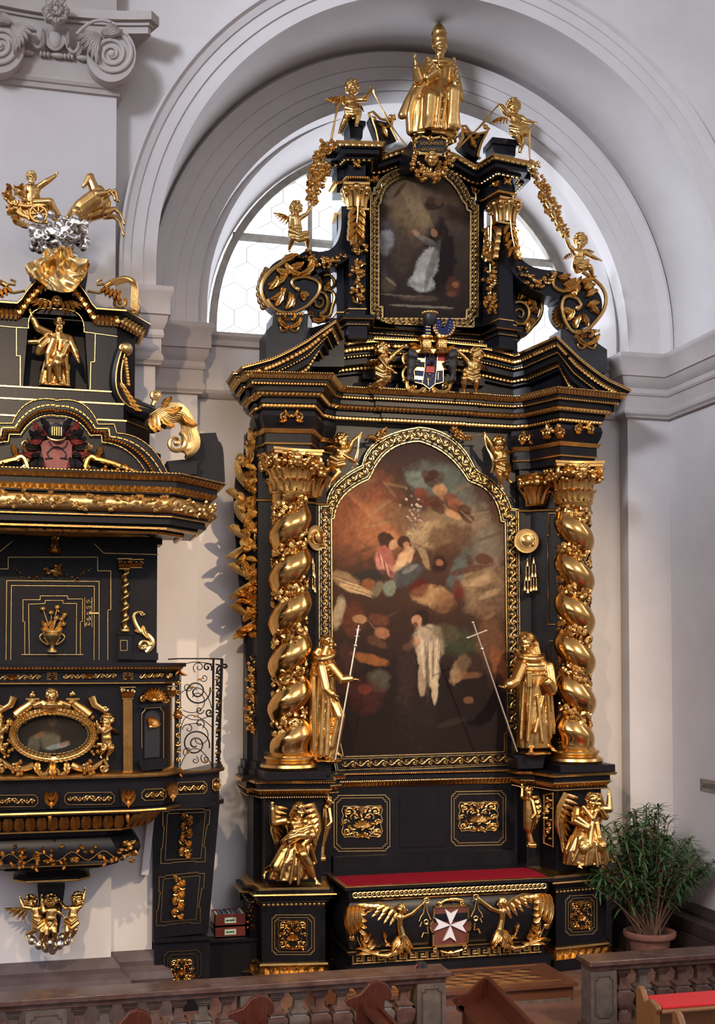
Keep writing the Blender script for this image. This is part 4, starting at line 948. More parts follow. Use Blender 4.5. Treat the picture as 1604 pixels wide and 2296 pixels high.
# ------------------------------------------------------------ upper painting
um = PY(15.32)
ctr = 951
OU2 = [(835, 727), (835, 706), (829, 706), (829, 438), (836, 436), (836, 424), (842, 424)] + arc3((842, 424), (872, 391), (945, 371)) + arc3((945, 371), (1010, 388), (1052, 446))[1:] + [(1062, 448), (1062, 462), (1070, 464), (1069, 712), (1060, 714), (1060, 736)]
IN2 = [(856, 716), (856, 690), (847, 690), (847, 462), (853, 458), (853, 446), (856, 440)] + arc3((856, 440), (884, 408), (946, 390)) + arc3((946, 390), (998, 404), (1034, 454))[1:] + [(1042, 462), (1044, 474), (1052, 478), (1051, 694), (1043, 698), (1042, 717)]
ap2 = thing('framed_upper_painting', um(950, 740, 0), 'smaller arched painting of a kneeling figure with raised hands, above the pediment', 'painting')
m = MB(); frame_between(m, um, OU2, IN2, 0, .05); fb = m.build('picture_frame', 'ebony', ap2, angle=20)
g = MB(); line(g, um, OU2, 1.2, .055, True); line(g, um, IN2, 1.3, .055, True); line(g, um, [(x + (950-x)*.028, y + (560-y)*.015) for x, y in OU2], .8, .055, True); line(g, um, [(x - (950-x)*.025, y - (560-y)*.015) for x, y in IN2], .8, .055, True); g.build('gilt_fillet', 'gold_pale', fb)
mid = [((a[0]+b[0])/2, (a[1]+b[1])/2) for a, b in zip(OU2, IN2)]
g = MB(); rinceau(g, um, [p for i, p in enumerate(mid) if i == 0 or hypot(p[0]-mid[i-1][0], p[1]-mid[i-1][1]) > 2], 6.2, 19, .06, 1.2); rinceau(g, um, [(848, 722), (1050, 727)], 6.5, 22, .06, 1.2); g.build('gilt_rinceau', 'gold_pale', fb)
S = []
def base_up(x, y):
 t = (y - 390)/330; return V(lin((92, 78, 64))).lerp(V(lin((80, 66, 56))), t*2) if t < .5 else V(lin((80, 66, 56))).lerp(V(lin((52, 42, 38))), (t-.5)*2)
st(910, 450, 60, 50, .5, (150, 122, 92), .6, .7); st(925, 490, 50, 60, .5, (156, 126, 92), .6, .7); st(1000, 470, 40, 60, 0, (112, 90, 72), .6, .8); st(1010, 440, 30, 24, .2, (126, 100, 80), .6)
for k in range(6): st(915 + k*9, 460 + k*6, 60, 2.5, 1.1, (186, 156, 116), .4, .9)
st(895, 428, 20, 4, -.9, (88, 62, 48), .9, 1.8); st(900, 420, 6, 5, 0, (110, 80, 60), .8, 2); st(970, 460, 22, 13, -.1, (62, 44, 38), .9, 1.5); st(982, 455, 8, 7, .3, (130, 92, 68), .7, 2); st(1005, 480, 24, 14, -.3, (90, 70, 58), .7); st(965, 450, 9, 8, 0, (90, 62, 50), .8, 2)
st(868, 560, 22, 60, 0, (96, 84, 80), .9, 2.2); st(866, 545, 17, 28, .1, (168, 160, 156), .8, 2); st(880, 600, 14, 50, 0, (70, 58, 52), .8); st(900, 560, 20, 60, 0, (92, 74, 60), .7)
st(985, 575, 32, 72, 0, (46, 36, 34), .95, 1.8); st(984, 528, 15, 14, .2, (62, 44, 36), .95, 2); st(972, 524, 7, 9, -.3, (176, 124, 90), .9, 2); st(948, 536, 22, 5, .35, (150, 134, 118), .85, 2); st(932, 524, 9, 5, .6, (190, 140, 106), .9, 2); st(962, 545, 16, 7, .3, (120, 106, 96), .8, 1.6)
st(955, 600, 22, 44, .35, (196, 186, 172), .92, 1.8); st(945, 635, 26, 20, 0, (206, 198, 184), .92, 1.8); st(970, 590, 8, 50, .3, (110, 98, 90), .7, 1.5); st(935, 640, 20, 5, .2, (150, 140, 128), .6); st(960, 625, 4, 30, .3, (140, 130, 120), .7, 1.8)
st(1015, 645, 16, 22, 0, (104, 64, 46), .8, 1.5); st(1020, 640, 7, 7, 0, (170, 112, 80), .8, 2); st(1010, 660, 10, 7, 0, (140, 90, 64), .7); st(868, 640, 18, 16, .5, (110, 92, 72), .7); st(875, 632, 14, 3, .7, (170, 146, 110), .7, 2)
st(950, 682, 100, 22, .05, (62, 50, 44), .8); st(940, 670, 38, 7, .03, (120, 98, 76), .6, 2); st(950, 689, 70, 2.5, .05, (176, 158, 134), .7, 2); st(890, 664, 40, 2, .1, (150, 130, 106), .6, 2)
painted('painted_canvas', um, IN2, 2.2, base_up, S, ap2, 5, .03)
# ------------------------------------------------------------ upper storey of the retable
attic = thing('retable_attic', (AX, 15.3, 7.9), 'ebony-black upper storey of the altar retable with gilt scroll consoles, against the lunette window', 'altar')
PA = [(.80, 15.36), (.84, 15.30), (.915, 14.98), (1.125, 15.02), (1.15, 15.2), (1.24, 15.22), (1.24, 15.5)]
def aside(s):
 p = [(AX + s*x, y) for x, y in PA]; return p if s > 0 else p[::-1]
PAF = [(AX - x, y) for x, y in PA][::-1] + [(AX - .4, 15.36), (AX + .4, 15.36)] + [(AX + x, y) for x, y in PA]
m = MB()
for s in (-1, 1):
 p = aside(s)
 for o, a, b in ((0, 8.2, 9.82), (.03, 9.78, 9.80), (0, 10.08, 10.42), (.10, 10.42, 10.46)): slab(m, p, o, a, b, 15.6)
m.box((AX - .85, 15.37, 7.7), (AX + .85, 15.6, 10.75)); slab(m, PAF, .05, 8.30, 8.345, 15.6); slab(m, PAF, .12, 8.36, 8.40, 15.6); slab(m, PAF, .02, 8.12, 8.28, 15.6)
body = m.build('attic_body', 'ebony', attic, angle=25)
# cornice, raised over the painting
CO = [(AX - x, y, 10.52) for x, y in PA][::-1][:-1] + [(AX - .82, 15.36, 10.52), (AX - .62, 15.36, 10.54), (AX - .4, 15.36, 10.64), (AX - .2, 15.36, 10.70), (AX, 15.36, 10.72), (AX + .2, 15.36, 10.70), (AX + .4, 15.36, 10.64), (AX + .62, 15.36, 10.54), (AX + .82, 15.36, 10.52)] + [(AX + x, y, 10.52) for x, y in PA][1:]
m = MB(); m.sweep([(0, .07), (.23, .07), (.2, .0), (.17, -.005), (.17, -.06), (.09, -.08), (.06, -.12), (0, -.13)], CO)
m.grid([[V((q[0], q[1], q[2] + .065)) for q in CO], [V((q[0], 15.6, q[2] + .065)) for q in CO]])
m.build('attic_cornice', 'ebony', body, angle=25)
g = MB(); g.sweep([(.15, .0), (.19, .0), (.235, .06), (.235, .075), (.15, .075)], CO); lumps(g, CO, .215, .03, .075, (.034, .02, .026)); lumps(g, CO, .24, .068, .03, (.012, .01, .01))
lumps(g, CO, .08, -.105, .06, (.022, .018, .024)); g.build('attic_cornice_moulding', 'gold', body)
g = MB(); g.sweep([(.05, 8.345), (.11, 8.35), (.12, 8.365), (.05, 8.37)], PAF); g.sweep([(.02, 8.285), (.045, 8.29), (.05, 8.31), (.02, 8.31)], PAF); lumps(g, PAF, .10, 8.355, .04, (.014, .012, .011)); lumps(g, PAF, .04, 8.30, .045, (.016, .012, .012))
g.build('attic_moulding', 'gold', body)
for s in (-1, 1):
 g = MB(); p = aside(s); g.sweep([(0, 10.18), (.03, 10.19), (.05, 10.215), (0, 10.22)], p); lumps(g, p, .04, 10.2, .03, (.01, .012, .02), tilt=.6); g.sweep([(0, 9.775), (.045, 9.78), (.045, 9.805), (0, 9.81)], p)
 g.build('pilaster_moulding', 'gold', body); g = MB(); g.sweep([(0, 8.50), (.012, 8.50), (.012, 8.515), (0, 8.515)], p); g.build('pilaster_fillet', 'gold', body)
fl = PY(14.97); fc = PY(15.34); fb_ = Plane((AX + .88, 15.14, 0), (-.97, -.24, 0))
# rinceau frieze under the frame
g = MB(); rinceau(g, fc, [(832, 747), (880, 744), (960, 746)], 6, 20, .02, 1.1); rinceau(g, fc, [(985, 748), (1065, 757)], 6, 20, .02, 1.1)
for x, y in ((800, 752), (1088, 766), (1130, 775)):
 for k in (-1, 1): scroll(g, fc, x + k*8, y + 1, 7, 1.2, -pi/2, k, 1.4, .02, 3)
g.build('frieze_rinceau', 'gold_pale', attic)
# capitals of the attic pilasters with hanging acanthus
for s in (-1, 1):
 ox, yb = (800, 0) if s < 0 else (1139, 0)
 F = fl; dy = 0 if s < 0 else 30
 g = MB(); c = V((AX + s*1.02, 15.07, 9.81)); rot = .2*s
 g.lathe([(.105, 0), (.105, .16), (.13, .24), (.15, .26), (.15, .275), (.17, .28), (.17, .31), (.1, .31)], c, sq=True, rot=rot)
 for k in range(16):
  a = 2*pi*k/16; e = V((cos(a), sin(a), 0)); q = max(abs(cos(a-rot)), abs(sin(a-rot))); r0 = .11/q
  g.grid([[c + e*(r0 + .01 + .05*t**3) + V((-e.y, e.x, 0))*f*.028 + V((0, 0, .01 + .2*t)) + e*(.018*(1-abs(f))) for f in (-1, -.5, 0, .5, 1)] for t in (0, .3, .6, .85, 1)])
 for k in range(4):
  a = pi/4 + pi/2*k + rot; g.ell(c + V((cos(a)*.2, sin(a)*.2, .235)), .05, None, 9, 6); g.ell(c + V((cos(a)*.19, sin(a)*.19, .17)), .03, None, 8, 5); b = pi/2*k + rot; g.ell(c + V((cos(b)*.15, sin(b)*.15, .25)), (.06, .06, .055), None, 10, 6)
  for j in range(5): g.ell(c + V((cos(b + (j-2)*.22)*.16, sin(b + (j-2)*.22)*.16, .22)), .025, None, 6, 4)
 g.build('attic_capital', 'gold', attic)
 g = MB()   # ornament on the block
 for (x, y, FF) in (((800, 370, F),) if s < 0 else ((1137, 408, F), (1112, 413, fb_))):
  for k in range(4): a = pi/4 + pi/2*k; leaf(g, FF, (x, y), (x + 12*cos(a), y + 10*sin(a)), 6, .1, .012, .015, .012, 2, 6)
  dot(g, FF, x, y, 3.4, .02)
 g.build('block_ornament', 'gold', attic)
 g = MB()
 if s < 0:
  top = (798, 462); tip = (784, 558)
  for i, (x, y, sg) in enumerate(((797, 472, 1), (797, 472, -1), (795, 490, 1), (795, 490, -1), (793, 508, 1), (793, 508, -1), (791, 524, 1), (791, 524, -1))): leaf(g, F, (x, y), (x + sg*17, y + 26), 11, -.25*sg, .07 + .012*i, .03, .03, 3, 8)
  leaf(g, F, (791, 530), (785, 562), 15, 0, .12, .03, .05, 3); rtube(g, F, [(798, 462), (797, 490), (794, 520), (789, 548)], 1.6, .12, 6)
 else:
  for FF, x0, sl in ((fl, 1139, 1), (fb_, 1116, -.2)):
   for i in range(4):
    for sg in (-1, 1): leaf(g, FF, (x0 + i*2.6*sl, 508 + i*17), (x0 + i*2.6*sl + sg*13, 508 + i*17 + 25), 10, -.25*sg, .05 + .012*i, .03, .03, 3, 8)
   leaf(g, FF, (x0 + 10*sl, 565), (x0 + 20*sl, 592), 14, 0, .1, .03, .05, 3); rtube(g, FF, [(x0, 500), (x0 + 3*sl, 530), (x0 + 12*sl, 575)], 1.4, .10, 6)
 g.build('acanthus_drop', 'gold', attic)
# fruit and flower drops beside the frame
for pts, F in (([(805, 535), (806, 552), (804, 572)], fl), ([(800, 590), (800, 610), (801, 630)], fl), ([(800, 638), (800, 660), (801, 682)], fl), ([(1094, 520), (1097, 560), (1098, 602)], PY(15.08)), ([(1098, 610), (1098, 632), (1099, 652)], PY(15.08)), ([(1099, 660), (1099, 680), (1099, 702)], PY(15.08))):
 g = MB(); garland(g, F, pts, 15, 11, .05, .45, random.Random(int(pts[0][1])), .35); rtube(g, F, [(pts[0][0], pts[0][1] - 8), pts[0], pts[-1]], 1.5, .03); g.build('flower_drop', 'gold', attic)
# S-shaped consoles ending in volutes
def console(poly, disc, s, Yf, depth):
 F = PY(Yf); m = MB(); m.prism([F(*p) for p in poly], (0, depth, 0)); cx, cy, rx, ry = disc
 m.prism([F(cx + rx*cos(2*pi*i/44), cy + ry*sin(2*pi*i/44)) for i in range(44)], (0, depth, 0)); return m.build('scroll_console', 'ebony', attic, angle=30), F
PL = [(766, 462), (815, 462)] + arc3((812, 500), (800, 560), (740, 602)) + [(668, 632), (640, 600), (672, 570)] + arc3((690, 559), (745, 556), (766, 500))
con, F = console(PL, (654, 638, 63, 62), -1, 15.0, .36)
g = MB()
rtube(g, F, [(600, 672)] + arc3((603, 680), (640, 703), (690, 686)) + arc3((700, 676), (716, 640), (682, 622))[1:] + arc3((676, 622), (654, 632), (664, 650))[1:], 4.6, .02, 8, (.9, .8)); dot(g, F, 666, 649, 6, .03)
rtube(g, F, arc3((604, 690), (586, 640), (630, 592)) + [(645, 582)], 5.2, .02, 8);
for p0, p1, b in (((606, 672), (640, 650), .2), ((618, 688), (632, 646), .15), ((602, 650), (622, 622), .2), ((600, 640), (644, 618), .2), ((640, 694), (652, 664), .2), ((655, 690), (646, 658), .2), ((680, 676), (674, 655), .2), ((692, 664), (672, 664), .2), ((630, 592), (668, 574), -.2), ((620, 602), (650, 614), .3), ((640, 590), (674, 616), .4), ((650, 598), (680, 592), .2), ((690, 604), (700, 575), .2), ((670, 616), (704, 590), .35)):
 leaf(g, F, p0, p1, 17, b, .01, .03, .035, 4, 9)
g.build('console_acanthus', 'gold', con)
g = MB(); garland(g, F, arc3((682, 568), (730, 592), (768, 572)), 13, 22, .05, .5, random.Random(3), .4); g.build('console_garland', 'gold', con)
# outer side of the volute
g = MB();
for i in range(6):
 a = 2.6 + i*.22; p = F(654 + 64*cos(a), 638 + 64*sin(a));
 for d in (.08, .2, .3): g.ell(p + V((0, d, 0)), (.05, .06, .06), None, 7, 5)
g.build('volute_leaves', 'gold_dull', con)
PR = [(1122, 500), (1158, 500)] + arc3((1160, 540), (1178, 588), (1240, 606)) + [(1262, 610), (1300, 640), (1262, 685)] + arc3((1250, 668), (1180, 640), (1130, 580))
con, F = console(PR, (1302, 684, 49, 50), 1, 15.0, .36)
g = MB(); q = PY(15.12)
for i in range(8): a = 1.9 + i*.3; leaf(g, q, (1268 + 12*cos(a), 712 + 12*sin(a)), (1262 + 28*cos(a), 712 + 30*sin(a)), 16, .15, .03, .03, .05, 3, 8)
g.build('volute_leaves', 'gold_dull', con)
g = MB(); rtube(g, F, arc3((1304, 610), (1356, 660), (1338, 718)) + arc3((1332, 726), (1290, 748), (1262, 710))[1:] + arc3((1258, 700), (1266, 668), (1294, 672))[1:] + [(1302, 684), (1296, 694)], 4.8, .02, 8, (.9, .8)); dot(g, F, 1294, 692, 6, .03)
rtube(g, F, arc3((1246, 612), (1240, 640), (1262, 654)) + [(1290, 646)], 4.4, .02, 8)
for p0, p1, b in (((1262, 654), (1300, 622), .3), ((1262, 640), (1288, 626), .2), ((1280, 654), (1290, 664), .2), ((1300, 632), (1330, 622), .2), ((1340, 652), (1312, 668), .2), ((1344, 680), (1312, 690), .2), ((1340, 706), (1318, 686), .2), ((1316, 734), (1302, 706), .2), ((1290, 738), (1300, 708), -.2), ((1270, 720), (1282, 694), .2), ((1262, 690), (1284, 702), .2), ((1250, 622), (1276, 618), .2), ((1300, 640), (1292, 660), .3), ((1334, 640), (1306, 650), .2)):
 leaf(g, F, p0, p1, 15, b, .01, .03, .035, 4, 9)
g.build('console_acanthus', 'gold', con)
g = MB(); garland(g, F, arc3((1166, 600), (1200, 636), (1240, 616)), 12, 22, .05, .5, random.Random(5), .4); g.build('console_garland', 'gold', con)
# pedestals under the volutes
for s, tp, dn, (lx0, lx1, ly0, ly1) in ((-1, (613, 692, 703), (597, 772, 742), (622, 676, 708, 738)), (1, (1258, 1334, 738), (1236, 1362, 776), (1292, 1338, 746, 776))):
 F = PY(14.96 if s < 0 else 15.0); m = MB(); a, b, c = tp; d, e, f = dn
 if s < 0: m.prism([F(a, c), F(b, c), F(b - 2, f - 8), F(e, f), F(e, f + 80), F(d, f + 80), F(d, f), F(a - 2, f - 14)], (0, .5, 0))
 else: m.prism([F(a, c), F(b, c), F(b + 2, f - 10), F(e, f + 8), F(e, f + 60), F(d, f + 60), F(d, f), F(a, f - 12)], (0, .4, 0))
 pd = m.build('volute_pedestal', 'ebony_worn', attic, angle=20)
 g = MB(); cx = (lx0+lx1)/2
 for k in (-1, 1):
  leaf(g, F, (cx, ly1 - 4), (cx + k*26, ly0 + 4), 13, .35*k, .01, .03, .03, 3); leaf(g, F, (cx + k*2, ly0 + 12), (cx + k*14, ly0 - 1), 9, .2*k, .01, .03, .03, 2); rtube(g, F, arc3((cx, ly1 - 2), (cx + k*14, ly1 + 6), (cx + k*20, ly1 - 5)), 2.6, .015, 6)
 rinceau(g, F, [(lx0 - 4, ly0 - 3), (lx1 + 6, ly0 - 3)], 3.6, 13, .02, 1)
 g.build('pedestal_acanthus', 'gold', pd)
# openwork scrolls between console and body
for s, cx, cy, F, sc in ((-1, 716, 680, PY(15.3), 1.), (1, 1166, 710, PY(15.35), 1.1)):
 m = MB();
 if s < 0: m.prism([F(x, y) for x, y in ((690, 655), (720, 612), (742, 620), (744, 700), (738, 722), (700, 722), (690, 700))], (0, .05, 0))
 else: m.prism([F(x, y) for x, y in ((1134, 640), (1150, 634), (1206, 650), (1212, 690), (1202, 725), (1176, 748), (1146, 742), (1132, 710))], (0, .05, 0))
 b_ = m.build('side_scroll', 'ebony', attic, angle=20)
 g = MB()
 if s < 0:
  rtube(g, F, spiral(716, 676, 30, 1.6, pi*.5, -1, 34, .15, .75), 4.6, .02, 8, (1.2, .6)); rtube(g, F, arc3((716, 706), (735, 712), (744, 690)) + arc3((744, 690), (748, 660), (726, 650))[1:], 4.5, .02, 8); rtube(g, F, arc3((726, 650), (750, 640), (738, 616)) + [(724, 618)], 4, .02, 8)
  for p0, p1 in (((710, 655), (694, 632)), ((716, 650), (712, 622)), ((724, 650), (738, 632)), ((700, 712), (692, 700)), ((700, 716), (728, 718)), ((738, 712), (744, 724))): leaf(g, F, p0, p1, 13, .2, .01, .03, .03, 3, 8)
 else:
  rtube(g, F, spiral(1165, 706, 34, 1.8, pi*1.1, 1, 40, .12, .85), 4.6, .02, 8, (1.2, .6)); rtube(g, F, arc3((1136, 720), (1160, 756), (1192, 734)) + arc3((1192, 734), (1214, 700), (1206, 660))[1:], 4.5, .02, 8); rtube(g, F, arc3((1148, 682), (1128, 660), (1140, 634)) + [(1146, 628)], 4, .02, 8)
  for p0, p1 in (((1160, 676), (1164, 652)), ((1166, 668), (1196, 648)), ((1200, 690), (1182, 672)), ((1206, 706), (1188, 690)), ((1196, 732), (1184, 712)), ((1150, 668), (1136, 640)), ((1192, 652), (1206, 668)), ((1178, 742), (1180, 722))): leaf(g, F, p0, p1, 14, .2, .01, .03, .03, 3, 8)
 g.build('scroll_carving', 'gold', b_)
# frame corner leaves
g = MB()
scroll(g, PY(15.3), 838, 402, 9, 1.2, 0, 1, 1.8, .03, 3); leaf(g, PY(15.3), (824, 408), (848, 396), 9, .2, .02, .02, .02, 3); g.build('corner_leaf', 'gold', attic)
g = MB(); scroll(g, PY(15.3), 1064, 428, 9, 1.2, 0, 1, 1.8, .03, 3); rtube(g, PY(15.3), [(1056, 420), (1066, 440), (1066, 452)], 2, .03); g.build('corner_leaf', 'gold', attic)
# ---- things standing on the cornice
F = PY(15.05)
for nm, pts, lab in (('left', [(783, 276), (816, 276), (813, 309), (786, 311)], 'small blue-black block with a seated gilt cherub, left of the crowning saint'), ('right', [(1106, 318), (1158, 318), (1156, 350), (1108, 342)], 'small blue-black block with a standing gilt cherub, right of the crowning saint')):
 m = MB(); q = [F(*p) for p in pts]; m.prism(q, (0, .3, 0)); a, b = F(pts[0][0] - 3, pts[0][1] + 1), F(pts[1][0] + 3, pts[1][1] + 1); m.box((a.x, a.y - .03, a.z - .02), (b.x, b.y + .33, b.z + .02)); tag(m.build('plinth_block', 'ebony', None, angle=20), lab, 'plinth')
# c-shaped brackets
def cbracket(name, pts, inner, lab):
 F = PY(15.15); m = MB(); m.prism([F(*p) for p in pts], (0, .16, 0)); t = m.build(name, 'ebony', None, angle=20); tag(t, lab, 'bracket')
 g = MB();
 for q in inner: rtube(g, F, q, 3.0, .02, 8)
 a = inner[0][0]; dot(g, F, *inner[0][0], 6, .02); dot(g, F, *inner[0][-1], 6, .02)
 cx = sum(p[0] for p in pts)/len(pts); cy = sum(p[1] for p in pts)/len(pts)
 leaf(g, F, (cx - 2, cy - 10), (cx + 8, cy + 18), 12, .1, .01, .03, .02, 3); leaf(g, F, (cx, cy - 6), (cx - 14, cy - 14), 8, .2, .01, .02, .02, 3); leaf(g, F, (cx + 4, cy - 4), (cx + 18, cy - 10), 8, -.2, .01, .02, .02, 3)
 o = g.build('gilt_edge', 'gold', None); o.parent = t; o.location = V(o.location) - V(t.location)
cbracket('scroll_bracket', [(828, 264), (848, 270), (866, 274), (884, 268), (876, 290), (888, 318), (872, 324), (850, 328), (846, 310), (838, 290)], [[(838, 268), (828, 262), (826, 256), (836, 252), (852, 268), (868, 272), (886, 268), (884, 260), (876, 264)], [(832, 262), (842, 292), (850, 330)], [(880, 270), (876, 290), (890, 318)]], 'gilt-edged black scroll bracket between the seated cherub and the crowning saint')
cbracket('scroll_bracket', [(1036, 292), (1052, 298), (1072, 300), (1094, 296), (1080, 322), (1074, 356), (1060, 350), (1034, 330), (1028, 322), (1040, 310)], [[(1044, 296), (1036, 290), (1034, 284), (1044, 284), (1054, 298), (1072, 302), (1090, 298), (1096, 290), (1088, 286)], [(1036, 292), (1038, 310), (1026, 326)], [(1092, 296), (1078, 322), (1070, 350), (1076, 358)]], 'gilt-edged black scroll bracket between the crowning saint and the standing cherub')
# inscription cartouche
F = PY(14.6); cart = thing('inscription_cartouche', F(962, 380, 0), 'gilt cartouche with a black name plate below the crowning saint', 'cartouche')
O = [(928, 318), (940, 310), (962, 316), (985, 312), (1000, 318), (998, 334), (1004, 344), (990, 352), (962, 350), (934, 348), (926, 338)]
m = MB(); m.prism([F(*p, .05) for p in O], (0, .06, 0)); m.build('name_plate', 'ebony_worn', cart, angle=20)
g = MB(); line(g, F, O, 3.4, .06, True)
for (x, y, r, d) in ((926, 318, 9, 1), (1004, 322, 9, -1), (930, 348, 8, -1), (1000, 352, 8, 1), (962, 314, 7, 1)): scroll(g, F, x, y, r, 1.3, .5, d, 2.2, .07, 3)
g.build('cartouche_border', 'gold', cart)
g = MB(); rr = random.Random(8); garland(g, F, arc3((922, 352), (962, 400), (1008, 356)), 15, 30, .06, .5, rr, .3); g.build('cartouche_garland', 'gold', cart)
hm = MB(); head(hm, F(962, 366, .12), .085, (0, -1, -.3), (0, 0, 1), 'curls', False, rr, 1.2); hm.build('cherub_head', 'gold', cart)
def text(body, m, x, y, size_px, parent, mt, name='lettering', skew=0., c=.06, ext=.004, normal=None, align='CENTER'):
 cu = bpy.data.curves.new(name, 'FONT'); cu.body = body; cu.align_x = align; cu.align_y = 'CENTER'; cu.extrude = ext
 a, b, u = m(x, y, c), m(x + 10, y, c), m(x, y - 10, c); sx = (b - a).length/10; cu.size = size_px*sx
 o = bpy.data.objects.new(name, cu); COL.objects.link(o); rx = (b - a).normalized(); up = (u - a); up = (up - rx*up.dot(rx)).normalized(); n = rx.cross(up)
 o.parent = parent; M = Matrix((rx, up, n)).transposed().to_4x4(); M.translation = a - origin_of(parent); o.matrix_local = M
 cu.materials.append(MATS[mt]); bpy.context.view_layer.update()
 me = bpy.data.meshes.new_from_object(o.evaluated_get(bpy.context.evaluated_depsgraph_get())); k = bpy.data.objects.new(name, me); COL.objects.link(k); k.parent = parent; k.matrix_local = M
 bpy.data.objects.remove(o); return k
text('S.DIONISIUS', F, 965, 326, 9.6, cart, 'gold_dull', c=.062); text('PAP.CONF.O.C.', F, 965, 340, 8, cart, 'gold_dull', c=.062)
# ------------------------------------------------------------ altar table, cloth, wooden step
TX0, TX1, TY = 3.60, 6.13, 14.36
table = thing('altar_table', ((TX0+TX1)/2, 14.8, .2), 'black altar table with gilt winged sirens and a white eight-pointed cross on its front', 'altar table')
tp = [(TX0, 15.34), (TX0, TY), (TX1, TY), (TX1, 15.34)]
m = MB(); pr = [(-.3, 1.08), (0, 1.08), (.03, 1.04), (.075, .95), (.085, .84), (.07, .70), (.03, .58), (0, .50), (-.3, .50)]
m.sweep(pr, tp); slab(m, tp, -.01, .18, .52, 15.34); slab(m, tp, .01, 1.07, 1.13, 15.34); slab(m, tp, .03, .44, .47, 15.34); slab(m, tp, .03, 1.12, 1.21, 15.34); slab(m, tp, .09, 1.23, 1.275, 15.34); slab(m, tp, .05, .18, .30, 15.34)
tb = m.build('table_body', 'ebony', table, angle=30)
g = MB(); tf = [(TX0 - .03, TY - .03), (TX1 + .03, TY - .03)]
g.sweep([(.0, 1.085), (.02, 1.09), (.025, 1.105), (0, 1.11)], tp); g.sweep([(.02, .475), (.05, .48), (.05, .495), (.02, .5)], tp); g.sweep([(.05, 1.265), (.095, 1.268), (.098, 1.278), (.05, 1.28)], tp); lumps(g, tp, .092, 1.272, .03, (.013, .008, .008))
g.build('table_moulding', 'gold', tb)
g = MB(); x = TX0 + .05; k = 0
while x < TX1 - .03:
 c = V((x, TY - .045, 1.165)); g.tube([c + V((.036*cos(a), -.006*sin(a*.5), .032*sin(a))) for a in [2*pi*i/12 for i in range(12)]], .011, 6, closed=True); g.ell(c + V((0, .01, 0)), .012, None, 6, 4); x += .058
g.build('guilloche_band', 'gold_pale', tb)
g = MB(); P = .135; zz = .335; hh = .105; x = TX0 + .03; u = hh/5
pat = [(0, 0), (0, 5), (5, 5), (5, 1.6), (2.2, 1.6), (2.2, 3.2), (3.6, 3.2)]
while x < TX1 - P:
 pts = [V((x + a*u*1.05, TY - .012, zz + b*u)) for a, b in pat]
 for a, b in zip(pts, pts[1:]): d = (b - a).normalized(); g.tube([a - d*.009, b + d*.009], .010, 4, up=(0, 1, 0))
 g.tube([V((x + 3.6*u, TY - .012, zz)), V((x + P + .006, TY - .012, zz))], .010, 4, up=(0, 1, 0)); g.tube([V((x + 5*u*1.05, TY - .012, zz)), V((x, TY - .012, zz))], .010, 4, up=(0, 1, 0)); x += P
g.build('greek_key_band', 'gold_pale', tb)
F = PY(14.30)
